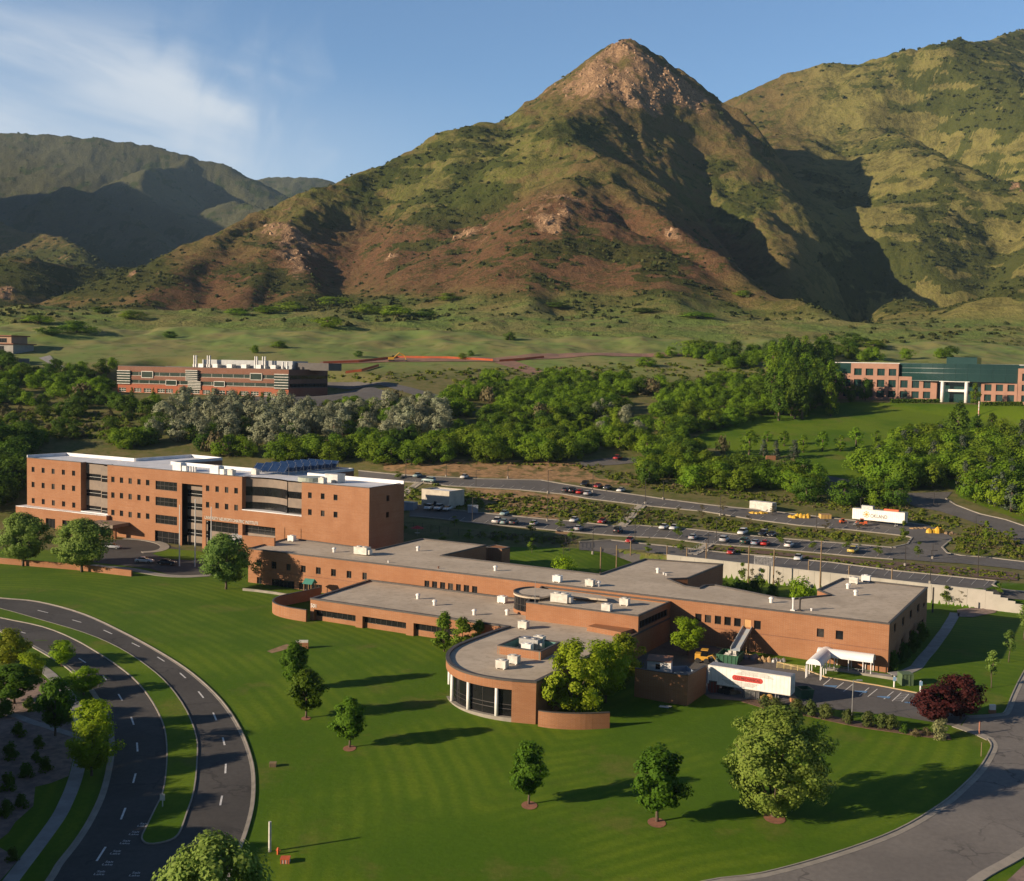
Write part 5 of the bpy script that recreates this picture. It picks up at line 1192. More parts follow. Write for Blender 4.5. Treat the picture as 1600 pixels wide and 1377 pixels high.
for a, b, z0, z1, bb in ((-8, -3, .5, 3.6, -2), (-17, -12, .5, 3.6, -2), (-11, -6, 5.4, 7.6, 3)):
    hb.window(hp[:2]+d2*-22+n2*bb, hp[:2]+d2*3+n2*bb, (a+22, b+22, hp[2]+z0, hp[2]+z1), -.06, 3, 1)
m = MB(); rw = G(30, 566); m.obox(rw, d2, n2, -22, 6, 0, .5, rw[2]-3, rw[2]+1.8); o = m.build('retaining_wall', CONC_D); tag(o, 'grey retaining wall below the hillside house', 'wall')
# concrete plant building by the upper car park
s1 = G(701.5, 797); zs = float(s1[2]); s0 = at(658.5, 792.5, zs); sb = Bld('pump_house', 'small plain concrete building with one dark door beside the upper car park', 'building', s1)
A_, u_, w_, L_ = wframe(s0, s1); zt = onwall(s0, s1, 701, 768)[1]; CW = M('board marked concrete', (.50, .46, .38), (.41, .375, .31), .5, .9)
do = wop(s0, s1, 677.5, 682, 783.5, 791); m = MB(); wall(m, s0, s1, zs-2, zt, [do], .25); DP = 7.5
wall(m, s1, A2(s1)+w_*DP, zs-2, zt); wall(m, A2(s1)+w_*DP, A2(s0)+w_*DP, zs-2, zt); wall(m, A2(s0)+w_*DP, s0, zs-2, zt); sb.part(m, 'wall', CW); sb.window(s0, s1, do, .22, 1, 1, .08, FRAME, FRAME, 'door')
rp = [A2(s0), A2(s1), A2(s1)+w_*DP, A2(s0)+w_*DP]; m = MB(); m.add([(*p, zt-.35) for p in rp], [(0, 1, 2, 3)]); sb.part(m, 'roof', MEMBR); m = MB(); coping(m, rp, zt, .03, .3, .05); sb.part(m, 'coping', CW)
# retaining wall behind the long building
CWL = M('cast concrete wall', (.42, .395, .345), (.35, .33, .285), .25, .9)
m = MB(); n = 20
for k in range(n):
    a, b = W0+(W1-W0)*k/n, W0+(W1-W0)*(k+1)/n
    m.obox(a, WU, WN, 0.02, WL/n-.02, -.38, 0, -1.0, WALLZ+.35)
m.obox(W0, WU, WN, 0, WL, -.43, .05, WALLZ+.35, WALLZ+.5); o = m.build('retaining_wall', CWL); tag(o, 'long pale concrete retaining wall below the lower car park', 'wall')
m = MB(); q = W1+WU*.0; 
for k in range(7): m.obox(q, WU, WN, k*1.5, k*1.5+1.5, -.38, 0, -1.0, WALLZ+.3-.5*k)
o = m.build('stepped_wall', CWL); tag(o, 'short stepped concrete wall at the end of the retaining wall', 'wall')
# ================================================================ plants
def leaf_mat(name, c1, c2, c3, trans=.3, nscale=.6):
    m = bpy.data.materials.new(name); m.use_nodes = True; nt = m.node_tree; nt.nodes.clear()
    out = nt.nodes.new('ShaderNodeOutputMaterial'); b = nt.nodes.new('ShaderNodeBsdfPrincipled'); t = nt.nodes.new('ShaderNodeBsdfTranslucent'); mx = nt.nodes.new('ShaderNodeMixShader')
    oi = nt.nodes.new('ShaderNodeObjectInfo'); P = coord(nt)
    n = noise(nt, P, nscale, 4, .6); n2 = noise(nt, P, nscale*5, 3, .6)
    r = oi.outputs['Random']
    c = mixc(nt, mapr(nt, n, .36, .64), c1, c2); c = mixc(nt, mapr(nt, n2, .45, .75, 0, .6), c, c3)
    hs = nt.nodes.new('ShaderNodeHueSaturation'); nt.links.new(c, hs.inputs['Color'])
    nt.links.new(mapr(nt, r, 0, 1, .485, .512, False), hs.inputs['Hue'])
    r2 = mth(nt, 'FRACT', mth(nt, 'MULTIPLY', r, 7.31)); nt.links.new(mapr(nt, r2, 0, 1, .78, 1.2, False), hs.inputs['Value'])
    nt.links.new(hs.outputs[0], b.inputs['Base Color']); b.inputs['Roughness'].default_value = .75; b.inputs['Specular IOR Level'].default_value = .25
    nt.links.new(hs.outputs[0], t.inputs['Color']); mx.inputs[0].default_value = trans
    nt.links.new(b.outputs[0], mx.inputs[1]); nt.links.new(t.outputs[0], mx.inputs[2]); nt.links.new(mx.outputs[0], out.inputs[0]); return m
BARK = M('bark', (.13, .095, .065), (.08, .06, .042), 3.0, .95)
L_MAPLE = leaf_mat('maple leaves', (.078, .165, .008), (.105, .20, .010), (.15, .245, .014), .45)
L_OLIVE = leaf_mat('pale ash leaves', (.200, .330, .045), (.25, .37, .06), (.33, .42, .09), .42)
L_ASH = leaf_mat('grey green leaves', (.165, .270, .045), (.205, .305, .058), (.27, .35, .085), .42)
L_LIME = leaf_mat('lime leaves', (.195, .315, .008), (.245, .355, .010), (.31, .40, .018), .45)
L_YELL = leaf_mat('yellow green leaves', (.215, .305, .012), (.265, .34, .016), (.33, .35, .035), .45)
L_PURP = leaf_mat('purple leaves', (.050, .010, .008), (.068, .015, .011), (.085, .022, .015), .3)
L_COLM = leaf_mat('upright pear leaves', (.105, .170, .010), (.135, .205, .014), (.18, .24, .022), .4)
L_OAK = leaf_mat('scrub oak leaves', (.135, .240, .010), (.18, .285, .013), (.235, .325, .020), .45, .35)
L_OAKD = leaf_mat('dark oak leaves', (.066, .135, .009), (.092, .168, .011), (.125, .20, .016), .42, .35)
L_SILV = leaf_mat('silver leaves', (.27, .295, .175), (.33, .35, .22), (.40, .42, .28), .35, .35)
L_SPRU = leaf_mat('spruce needles', (.060, .085, .050), (.085, .11, .070), (.12, .145, .10), .15, .5)
L_BRWN = leaf_mat('dry brush leaves', (.125, .110, .045), (.16, .14, .06), (.19, .17, .08), .25, .4)
L_SHRB = leaf_mat('shrub leaves', (.075, .105, .022), (.10, .135, .03), (.14, .17, .045), .35, 1.0)
L_VARI = leaf_mat('variegated leaves', (.22, .24, .10), (.30, .30, .14), (.16, .19, .06), .3, 1.2)
def crown_arrays(n, w, z0, z1, shape, leaf, seed, K=40, rc=.28, flat=.9):
    """leaf quads in clumps through a crown: w = half width, z0..z1 = height span"""
    g = np.random.RandomState(seed); h = z1-z0
    def prof(t):
        if shape == 'round': return np.clip(1-np.abs(2*t-1)**2.2, 0, 1)**.55
        if shape == 'dome': return np.sqrt(np.clip(1-t**2, 0, 1))*np.clip(.80+t*1.2, 0, 1)
        if shape == 'egg': return np.clip(1-np.abs(2*np.clip(t, 0, 1)**.88-1)**2.3, 0, 1)**.62
        if shape == 'cone': return np.clip(1.02-t, 0, 1)**.85*np.clip(t*9+.5, 0, 1)
        if shape == 'column': return np.clip(t*4+.45, 0, 1)*np.clip((1-t)*1.9, 0, 1)**.75
        if shape == 'vase': return np.sqrt(np.clip(1-(2*t-1)**2, 0, 1))*(.65+.45*t)
    c = []
    while len(c) < K:
        t = g.rand(); th = g.rand()*2*np.pi; rr = np.sqrt(g.rand())*.5+.5*g.rand()**.5
        lob = 1+.16*np.sin(3*th+seed)+.12*np.sin(5*th+2*seed+3*t)
        r = prof(t)*w*rr*lob*.88
        c.append((r*np.cos(th), r*np.sin(th), z0+h*(.06+.9*t), .7+.6*g.rand()))
    c = np.array(c); ci = g.randint(0, K, n); rcw = rc*min(w, h)*c[ci, 3]
    d = g.normal(size=(n, 3)); d /= np.linalg.norm(d, axis=1)[:, None]
    p = c[ci, :3]+d*(rcw*(.45+.55*g.rand(n)))[:, None]*np.array([1, 1, .85])
    ctr = np.array([0, 0, z0+.42*h]); o = p-ctr; o[:, 2] *= .8; o /= np.linalg.norm(o, axis=1)[:, None]+1e-6
    nn = d*.45+o*.85+g.normal(size=(n, 3))*.34; nn[:, 2] += .12; nn /= np.linalg.norm(nn, axis=1)[:, None]
    a = np.cross(nn, g.normal(size=(n, 3))); a /= np.linalg.norm(a, axis=1)[:, None]+1e-9; b = np.cross(nn, a)
    s = leaf*(.6+.7*g.rand(n))
    q = np.stack([p-a*s[:, None]*.62, p-b*s[:, None]*.42+nn*s[:, None]*.08, p+a*s[:, None]*.62, p+b*s[:, None]*.42+nn*s[:, None]*.08], 1)
    return q.reshape(-1, 3)
def quads_mesh(name, co, mats, mi=None):
    n = len(co)//4; me = bpy.data.meshes.new(name); me.vertices.add(len(co)); me.vertices.foreach_set('co', co.astype(np.float32).ravel())
    me.loops.add(len(co)); me.loops.foreach_set('vertex_index', np.arange(len(co), dtype=np.int32)); me.polygons.add(n); me.polygons.foreach_set('loop_start', (np.arange(n)*4).astype(np.int32))
    if mi is not None: me.polygons.foreach_set('material_index', mi.astype(np.int32))
    me.update(calc_edges=True)
    for m in mats: me.materials.append(m)
    return me
def trunk_mb(h, r, seed, spread, top, n=5):
    g = random.Random(seed); m = MB(); hb = h
    pts = [(0, 0, -.4), (g.uniform(-.08, .08), g.uniform(-.08, .08), hb*.5), (g.uniform(-.15, .15), g.uniform(-.15, .15), hb), (g.uniform(-.3, .3), g.uniform(-.3, .3), top*.82)]
    m.tube(pts, [r*1.25, r, r*.8, r*.2], 8)
    for k in range(n):
        a = 2*math.pi*(k+g.random()*.5)/n; z = hb*(.75+.5*g.random()); L = spread*(.6+.4*g.random()); tz = z+(top-z)*g.uniform(.35, .7)
        m.tube([(pts[2][0], pts[2][1], z), (L*.45*math.cos(a), L*.45*math.sin(a), z+(tz-z)*.55), (L*math.cos(a), L*math.sin(a), tz)], [r*.45, r*.28, r*.08], 6)
    return m
PROTO = {}
def tree_proto(key, name, cat, leaves, n, w, h, zb, shape, leaf, seed, K, rc, tr=.16, limbs=5):
    """full tree: Empty at the base with trunk and crown as parts"""
    root = thing(name, '', cat); trunk_mb(max(zb, .3)+.3, tr, seed, w*.75, h, limbs).build('trunk', BARK, root, True)
    me = quads_mesh('crown', crown_arrays(n, w, zb, h, shape, leaf, seed, K, rc), [leaves]); o = bpy.data.objects.new('crown', me); COL.objects.link(o); o.parent = root
    PROTO[key] = (root, 2*w, h)
def bush_proto(key, name, cat, leaves, n, w, h, zb, shape, leaf, seed, K, rc, trunk=True):
    """small or far plant: one mesh"""
    co = crown_arrays(n, w, zb, h, shape, leaf, seed, K, rc); mi = np.zeros(n, int)
    if trunk:
        tq = []
        for k in range(4):
            a, b = k*math.pi/2, (k+1)*math.pi/2; r = .045*h; tq += [(r*math.cos(a), r*math.sin(a), -.5), (r*math.cos(b), r*math.sin(b), -.5), (r*.5*math.cos(b), r*.5*math.sin(b), h*.7), (r*.5*math.cos(a), r*.5*math.sin(a), h*.7)]
        co = np.concatenate([co, np.array(tq)]); mi = np.concatenate([mi, np.ones(4, int)])
    me = quads_mesh(name, co, [leaves, BARK], mi); o = bpy.data.objects.new(name, me); COL.objects.link(o); tag(o, '', cat); PROTO[key] = (o, 2*w, h)
def plant(key, px, py, top, wpx, label, group=None, rz=None, D=None, hmul=1.0):
    """stands a plant at a pixel of the ground, as tall and as wide as the photograph shows it"""
    o, w0, h0 = PROTO[key]; g = G(px, py) if D is None else np.array([*atD(px, py, D)])
    if D is not None: g[2] = zg(g[0], g[1])
    hh = (atD(px, top, g[1])[2]-g[2])*hmul; ww = wpx*g[1]/F*(1.17 if o.type == 'EMPTY' else 1.08)
    return place(o, g, rz if rz is not None else random.Random(px*7.1+py).random()*6.28, (ww/w0, ww/w0, hh/h0), label, group)
tree_proto('maple', 'lawn_maple', 'tree', L_MAPLE, 8000, 2.5, 6.4, 1.2, 'egg', .25, 3, 64, .27, .12)
tree_proto('olive', 'shade_tree', 'tree', L_OLIVE, 34000, 6.0, 12.0, .3, 'egg', .25, 11, 230, .15, .3, 6)
tree_proto('ash', 'ash_tree', 'tree', L_ASH, 15000, 5.0, 9.5, 1.3, 'round', .29, 21, 110, .21, .2, 6)
tree_proto('lime', 'honey_locust', 'tree', L_LIME, 8500, 3.6, 7.0, 1.2, 'vase', .26, 31, 54, .25, .14)
tree_proto('yell', 'courtyard_tree', 'tree', L_YELL, 10500, 4.2, 8.0, .8, 'egg', .27, 41, 70, .23, .16, 6)
tree_proto('purp', 'purple_plum_tree', 'tree', L_PURP, 6000, 3.2, 6.0, .5, 'round', .30, 51, 60, .27, .14)
tree_proto('colm', 'upright_pear_tree', 'tree', L_COLM, 3200, 1.5, 6.5, .4, 'column', .30, 61, 40, .42, .10)
tree_proto('young', 'young_tree', 'tree', L_ASH, 700, 1.0, 5.5, 1.8, 'column', .26, 71, 16, .45, .06, 4)
tree_proto('sap', 'sapling', 'tree', L_COLM, 420, .9, 4.0, .8, 'column', .26, 81, 12, .5, .04, 3)
tree_proto('sapo', 'sapling', 'tree', L_BRWN, 240, .9, 4.0, .9, 'egg', .22, 82, 10, .5, .035, 5)
bush_proto('bush', 'round_shrub', 'shrub', L_SHRB, 900, 1.3, 2.0, .05, 'dome', .22, 91, 22, .38, False)
bush_proto('vari', 'variegated_shrub', 'shrub', L_VARI, 1000, 1.4, 2.2, .05, 'dome', .22, 92, 22, .38, False)
bush_proto('limeb', 'lime_shrub', 'shrub', L_LIME, 1100, 2.6, 2.6, .05, 'dome', .28, 93, 26, .34, False)
bush_proto('dkbush', 'dark_shrub', 'shrub', L_OAKD, 700, 1.4, 1.6, .0, 'dome', .26, 94, 18, .4, False)
for i in range(5): bush_proto('oak%d' % i, 'scrub_oak', 'tree', L_OAK, 2600, 4.6, 6.2+.5*(i % 3), .2, 'dome' if i % 2 else 'round', .40, 100+i, 34, .30)
for i in range(4): bush_proto('oakd%d' % i, 'dark_oak', 'tree', L_OAKD, 2600, 4.6, 7.0, .2, 'round', .42, 120+i, 34, .30)
for i in range(4): bush_proto('silv%d' % i, 'silver_tree', 'tree', L_SILV, 1900, 4.6, 8.5, .3, 'egg', .46, 140+i, 46, .24)
for i in range(2): bush_proto('cone%d' % i, 'conical_tree', 'tree', L_OAK, 700, 2.4, 8.0, .3, 'egg', .50, 160+i, 24, .40)
for i in range(2): bush_proto('spru%d' % i, 'spruce', 'tree', L_SPRU, 900, 3.0, 8.5, .2, 'cone', .50, 170+i, 34, .28)
for i in range(3): bush_proto('tall%d' % i, 'tall_poplar', 'tree', L_OAKD if i else L_OAK, 1300, 4.4, 14.0, .4, 'column', .70, 180+i, 44, .34)
for i in range(2): bush_proto('brush%d' % i, 'dry_bush', 'shrub', L_BRWN, 500, 3.4, 3.0, .1, 'dome', .5, 190+i, 20, .36)
# --- trees on the near lawns
plant('maple', 461, 1077, 1004, 46, 'small dark green tree on the lawn beside the brick monument sign', 'maples on the front lawn')
plant('maple', 478, 1122, 1048, 60, 'dark green lawn tree half hiding the smaller tree by the monument sign', 'maples on the front lawn')
plant('maple', 546, 1168, 1092, 56, 'dark green lawn tree in a mulch ring nearest the painted road bend', 'maples on the front lawn')
plant('maple', 826, 1257, 1161, 64, 'neat dark green lawn tree on a bare straight trunk below the round glass wing', 'maples on the front lawn')
plant('maple', 1027, 1284, 1168, 88, 'largest dark green lawn tree, beside the big pale tree', 'maples on the front lawn')
plant('olive', 1210, 1276, 1104, 172, 'very large pale olive green tree on the lower lawn', None, 1.0)
plant('ash', 36, 885, 803, 84, 'grey green tree behind the low brick wall at the frame edge', 'trees before the tower block')
plant('ash', 128, 894, 812, 92, 'broad grey green tree standing before the low brick wall', 'trees before the tower block')
plant('ash', 353, 921, 836, 80, 'grey green tree between the flagpoles and the long brick building', 'trees before the tower block')
plant('colm', 694, 1018, 956, 30, 'tallest of three upright trees by the round wing', 'upright trees by the round wing')
plant('colm', 722, 1022, 965, 34, 'middle one of three upright trees by the round wing', 'upright trees by the round wing')
plant('colm', 748, 1012, 969, 26, 'smallest of three upright trees by the round wing', 'upright trees by the round wing')
plant('yell', 895, 1118, 1004, 104, 'yellow green tree hanging over the curved brick planter wall', 'trees beside the round wing')
plant('lime', 945, 1098, 1004, 96, 'bright green tree between the yellow green tree and the service yard', 'trees beside the round wing')
plant('yell', 968, 1068, 992, 70, 'yellowish tree half behind the bright green one', 'trees beside the round wing')
plant('lime', 1073, 1024, 967, 66, 'single bright lime green tree in the service yard')
plant('purp', 1464, 1128, 1072, 74, 'dark purple tree nearest the blue parking bays', 'purple trees by the car park drive')
plant('purp', 1501, 1124, 1056, 68, 'taller dark purple tree beside the drive', 'purple trees by the car park drive')
plant('young', 1549, 1075, 1016, 22, 'thin young tree on the lawn near the side road', 'young trees on the side lawn')
plant('young', 1576, 1035, 984, 20, 'thin young tree in the shade behind another young tree', 'young trees on the side lawn')
plant('young', 1599, 1000, 945, 22, 'thin young tree cut by the frame edge on the side lawn', 'young trees on the side lawn')
plant('ash', 338, 1525, 1312, 175, 'large light green tree cut off by the lower edge of the photo')
plant('yell', 14, 1040, 983, 72, 'reddish green tree at the frame edge beside the road bend', 'trees along the near road')
plant('lime', 48, 1072, 1021, 54, 'lime tree standing over the footpath in the corner', 'trees along the near road')
plant('lime', 97, 1042, 1002, 50, 'small lime tree next to the inner roadway', 'trees along the near road')
plant('lime', 131, 1086, 1044, 64, 'round olive lime tree leaning over the inner roadway', 'trees along the near road')
plant('lime', 147, 1172, 1096, 82, 'bright lime tree above the sidewalk, upper of two overlapping', 'trees along the near road')
plant('lime', 143, 1212, 1136, 84, 'bright lime tree above the sidewalk, lower of two overlapping', 'trees along the near road')
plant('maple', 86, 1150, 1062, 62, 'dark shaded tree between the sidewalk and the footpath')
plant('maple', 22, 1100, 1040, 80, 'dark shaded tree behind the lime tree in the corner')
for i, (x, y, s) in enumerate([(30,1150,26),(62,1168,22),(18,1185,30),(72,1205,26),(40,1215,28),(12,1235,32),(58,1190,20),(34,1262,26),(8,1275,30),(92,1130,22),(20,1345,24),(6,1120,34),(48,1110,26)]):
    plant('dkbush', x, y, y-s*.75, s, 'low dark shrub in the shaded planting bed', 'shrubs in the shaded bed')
# unseen trees added left of the frame to shade the near road
for k in range(30):
    f = (k % 15)/14; row = k//15; x = -56-22*f-row*13-((k*37) % 5); y = 86+74*f-row*6; s = (12.2+((k*53) % 7)*.35+row*2.2)*(1-.22*f)
    o, w0, h0 = PROTO['ash']; place(o, (x, y, zg(x, y)), k*.7, (s/9.5, s/9.5, s/9.5), 'large unseen tree added left of the frame to shade the near road', 'added trees shading the near road')
ORD = ['first', 'second', 'third', 'fourth', 'fifth', 'sixth', 'seventh', 'eighth', 'ninth', 'tenth', 'eleventh', 'twelfth', 'thirteenth', 'fourteenth', 'fifteenth', 'sixteenth', 'seventeenth', 'eighteenth']
for x, y, tp_, w in [(1196,1106,1088,26),(1212,1112,1092,30),(1245,1116,1094,30),(1267,1119,1096,28),(1290,1123,1101,30),(1325,1131,1110,22),(1356,1137,1113,28),(1378,1139,1116,28),(1392,1141,1118,26)]:
    plant('bush', x, y, tp_, w, 'rounded shrub in the front car park bed, %s from the trailer end' % ORD[[1196,1212,1245,1267,1290,1325,1356,1378,1392].index(x)], 'shrubs along the front car park')
plant('dkbush', 1412, 1145, 1133, 18, 'small dark shrub next to the rounded shrubs')
plant('vari', 1467, 1154, 1124, 30, 'cream and green variegated shrub in the stone edged bed')
plant('bush', 1516, 1113, 1098, 20, 'clipped green shrub beyond the purple trees')
for x, y, t, w in [(1430,1150,1140,20),(1448,1148,1138,18)]: plant('brush0', x, y, t, w, 'low reddish shrub beside the variegated one', 'reddish shrubs in the stone edged bed')
plant('limeb', 880, 893, 870, 46, 'spreading lime shrub behind the long flat roof')
plant('limeb', 1250, 940, 904, 50, 'bright lime shrub rising above the courtyard parapet')
for x, y, t, w in [(1150,922,906,30),(1180,928,907,26),(1206,932,915,24),(1128,918,908,26),(1165,925,912,30)]: plant('dkbush', x, y, t, w, 'green courtyard shrub before the concrete wall', 'courtyard shrubs')
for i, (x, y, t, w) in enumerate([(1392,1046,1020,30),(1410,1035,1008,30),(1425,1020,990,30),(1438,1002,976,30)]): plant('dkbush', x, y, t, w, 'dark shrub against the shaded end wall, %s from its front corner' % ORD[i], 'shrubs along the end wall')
for x, y, t, w in [(515,915,900,18),(557,918,903,14),(470,917,905,16),(574,924,910,18)]: plant('limeb', x, y, t, w, 'green shrub by the garden wall', 'shrubs by the garden wall')
# --- thin trees of the car parks
SAP = [(831,834,815),(876,826,812),(894,846,827),(909,826,805),(831,864,841),(1012,872,850),(1060,841,820),(1065,864,845),(1220,853,828),(1269,860,843),(1322,860,841),(1373,869,850),(1435,872,847),(1411,851,815),(1540,854,815),(1580,845,826),(1528,873,851),(1478,946,916),(1545,936,920),(733,847,828),(710,822,807),(585,850,828),(629,832,818),(622,749,737),(1190,925,890),(1160,912,880),(690,850,833),(775,850,836),(1562,930,912)]
for x, y, t in SAP: plant('sap', x, y, t, 13, 'thin green sapling beside the terraced car parks', 'saplings round the car parks')
for x, y, t in [(1012,816,792),(1060,816,792),(1097,812,788),(1168,825,805),(1207,804,790),(1290,828,812),(1341,828,813),(1517,859,848),(1500,945,922),(1175,920,888),(1215,922,892),(1130,800,783),(940,800,783),(905,808,790),(980,812,796)]: plant('sapo', x, y, t, 14, 'thin brownish sapling on the bank between the car parks', 'brownish saplings on the banks')
# ================================================================ the woods between the car parks and the hills
Z_BAND = [(-60,585),(60,575),(180,598),(182,630),(380,638),(440,634),(500,634),(640,622),(700,618),(760,596),(850,594),(960,596),(1060,606),(1130,598),(1200,588),(1212,650),(1150,664),(1080,688),(1050,703),(1010,713),(905,720),(600,717),(560,712),(350,716),(300,702),(-60,702)]
Z_SILV = [(238,702),(245,655),(290,632),(380,640),(440,640),(560,652),(640,640),(705,650),(705,690),(640,702),(560,701),(480,703),(400,706),(330,695)]
Z_BRUSH = [(-60,636),(130,640),(240,652),(236,692),(120,690),(-60,676)]
Z_DARK = [(-60,690),(20,692),(60,700),(35,720),(30,790),(-60,800)]
Z_FRONT = [(600,702),(905,700),(915,720),(790,727),(640,727),(560,726),(420,722),(420,708)]
Z_R1 = [(1000,742),(1030,716),(1080,703),(1130,728),(1170,740),(1250,748),(1330,778),(1418,790),(1405,800),(1290,790),(1180,775),(1080,766),(1010,757)]
Z_R2 = [(1345,718),(1390,704),(1480,696),(1505,706),(1508,745),(1468,764),(1410,766),(1350,752)]
Z_R3 = [(1530,705),(1570,690),(1660,690),(1660,815),(1560,800),(1500,778),(1512,742)]
Z_TALL = [(1195,640),(1200,585),(1225,570),(1300,572),(1308,655),(1215,658)]
Z_BACK = [(1040,555),(1200,548),(1300,538),(1660,540),(1660,556),(1310,566),(1220,572),(1130,578)]
Z_LEFT2 = [(-60,545),(60,585),(180,575),(180,598),(60,575),(-60,585)]
def woods():
    g = np.random.RandomState(5); st = 5.6
    X, Y = np.meshgrid(np.arange(-290, 310, st), np.arange(300, 640, st)); X = (X+g.uniform(-.46, .46, X.shape)*st).ravel(); Y = (Y+g.uniform(-.46, .46, Y.shape)*st).ravel()
    Z = zterr(X, Y); px, py = proj(X, Y, Z); r = g.rand(len(X)); r2 = g.rand(len(X)); patch = fbm(X, Y, 34, 3, ox=3); out = []
    blocked = np.zeros(len(X), bool)
    for pl in (RD, EA, [(505,592),(700,618),(690,632),(470,640),(380,640),(380,625)], [(1095,714),(1185,714),(1180,732),(1095,735)], [(900,712),(1015,712),(1010,732),(905,732)]): blocked |= inpoly(px, py, pl)
    for (o, u, w, L, D, zp) in PADS:
        a = (X-o[0])*u[0]+(Y-o[1])*u[1]; b = (X-o[0])*w[0]+(Y-o[1])*w[1]; blocked |= (a > -4) & (a < L+4) & (b > -7) & (b < D+4)
    IN = {k: inpoly(px, py, z) for k, z in dict(silv=Z_SILV, brush=Z_BRUSH, dark=Z_DARK, front=Z_FRONT, r1=Z_R1, r2=Z_R2, r3=Z_R3, tall=Z_TALL, back=Z_BACK, band=Z_BAND, l2=Z_LEFT2).items()}
    for i in range(len(X)):
        if blocked[i] or not (-70 < px[i] < 1670): continue
        q, p = r[i], patch[i]; v = r2[i]
        if IN['silv'][i]:
            if q < .50: out.append(('silv', i, 7.0+3.0*v))
            elif q < .70: out.append(('oak' if v < .4 else 'oakd', i, 5.2+1.5*v))
        elif IN['brush'][i]:
            if q < .22: out.append(('brush', i, 1.8+1.0*v))
            elif q < .46: out.append(('oakd', i, 3.5+1.5*v))
        elif IN['dark'][i]:
            if q < .85: out.append(('oakd', i, 7+3*v))
        elif IN['front'][i]:
            if q < .80: out.append(('oak', i, 6.2+1.8*v))
        elif IN['r1'][i]:
            if q < .85: out.append(('oak' if v < .75 else 'oakd', i, 6.0+1.5*v))
        elif IN['r2'][i] or IN['r3'][i]:
            if q < .85: out.append(('oak' if v < .85 else 'spru', i, 7.5+2.5*v))
        elif IN['tall'][i]:
            if q < .75: out.append(('tall', i, 13+5*v))
        elif IN['back'][i]:
            if q < .5: out.append(('oak' if v < .6 else 'oakd', i, 5+2.5*v))
        elif IN['l2'][i]:
            if q < .6: out.append(('oak' if v < .5 else 'oakd', i, 4.5+2*v))
        elif IN['band'][i]:
            left = px[i] < 300
            if q < (.60 if left else .68) and p > -.30:
                k = 'oakd' if (v < (.55 if left else .26)) else ('silv' if (930 < px[i] < 1010 and 640 < py[i] < 690 and v > .6) else ('brush' if v > .985 else 'oak'))
                out.append((k, i, (3.9 if py[i] < 640 else 4.6)+2.5*((v*7) % 1)))
    NM = dict(oak=('scrub_oak', 'bright green scrub oak in the woods below the hills', 'scrub oaks in the woods'), oakd=('dark_oak', 'dark green oak in the woods below the hills', 'dark oaks in the woods'), silv=('silver_tree', 'silvery grey tree in the pale stand of the woods', 'silver trees in the woods'),
              brush=('dry_bush', 'dry brown bush in the gaps of the woods', 'dry bushes in the woods'), spru=('spruce', 'grey spruce among the oaks at the road bend', 'spruces at the road bend'), tall=('tall_poplar', 'tall dark poplar in the clump beside the pink office', 'poplars beside the pink office'))
    NV = dict(oak=5, oakd=4, silv=4, brush=2, spru=2, tall=3)
    def where(i):
        for k, t in (('dark', ' at the left end of the tall block'), ('front', ' in the row along the top of the upper car park'), ('r1', ' on the slope between the upper car park and the office lawn'), ('r2', ' in the clump left of the road bend'), ('r3', ' in the clump right of the road bend'), ('back', ' on the rise behind the pink office'), ('l2', ' below the hillside house'), ('brush', ' in the brown clearing behind the tall block')):
            if IN[k][i]: return t
        if IN['silv'][i]: return ' in the pale stand behind the tall block'
        x, y = px[i], py[i]
        if x < 200: return ' in the woods left of the laboratory'+(', upper half' if y < 630 else ', lower half')
        if x < 500: return ' in the woods right in front of the laboratory'
        if x < 760: return ' in the woods right of the laboratory'+(', upper half' if y < 665 else ', lower half')
        if x < 1000: return ' in the middle of the woods'+(', upper half' if y < 660 else ', lower half')
        return ' in the woods left of the poplar clump'+(', upper half' if y < 640 else ', lower half')
    rest = {'oak': [], 'oakd': []}
    for kind in NM:
        L = sorted([o for o in out if o[0] == kind], key=lambda o: Y[o[1]])
        for n, (k, i, h) in enumerate(L):
            vi = (i*7+n) % NV[kind]; o, w0, h0 = PROTO['%s%d' % (kind, vi)]; a = (i*2.39) % 6.28
            wd = {'tall': .55, 'spru': .62, 'silv': 1.0, 'brush': 2.0}.get(kind, 1.65)*h*(.85+.3*((i*.618) % 1))
            if n < 296: place(o, (X[i], Y[i], Z[i]), a, (wd/w0, wd/w0, h/h0), NM[kind][1].rsplit(' in the ', 1)[0]+where(i) if kind in ('oak', 'oakd', 'silv', 'brush') else NM[kind][1], NM[kind][2])
            else: rest[kind].append((vi, i, a, wd/w0, h/h0))
    for kind, L in rest.items():
        if not L: continue
        cs = []
        for vi, i, a, sx, sz in L:
            me = PROTO['%s%d' % (kind, vi)][0].data; n = len(me.vertices); co = np.empty(n*3, np.float32); me.vertices.foreach_get('co', co); co = co.reshape(-1, 3)[:n-16]
            c, s = math.cos(a)*sx, math.sin(a)*sx; cs.append(np.stack([co[:, 0]*c-co[:, 1]*s+X[i], co[:, 0]*s+co[:, 1]*c+Y[i], co[:, 2]*sz+Z[i]], 1))
        me = quads_mesh('oak_woodland', np.concatenate(cs), [L_OAK if kind == 'oak' else L_OAKD]); o = bpy.data.objects.new('oak_woodland', me); COL.objects.link(o); tag(o, 'far part of the green oak woods' if kind == 'oak' else 'far part of the dark oak woods', 'woods', None, 'stuff')
    print('WOODS', {k: len([o for o in out if o[0] == k]) for k in NM})
woods()
CON = [(1170.6,711,672,26),(1199,690,674,16),(1225,697,673,17),(1255,707,680,18),(1285,705,673,20),(1313,705,680,17),(1337.5,701,667,20),(1369,694,672,16),(1394,690,670,16),(1420,686,662,20),(1444,690,660,20),(1465,690,659,14)]
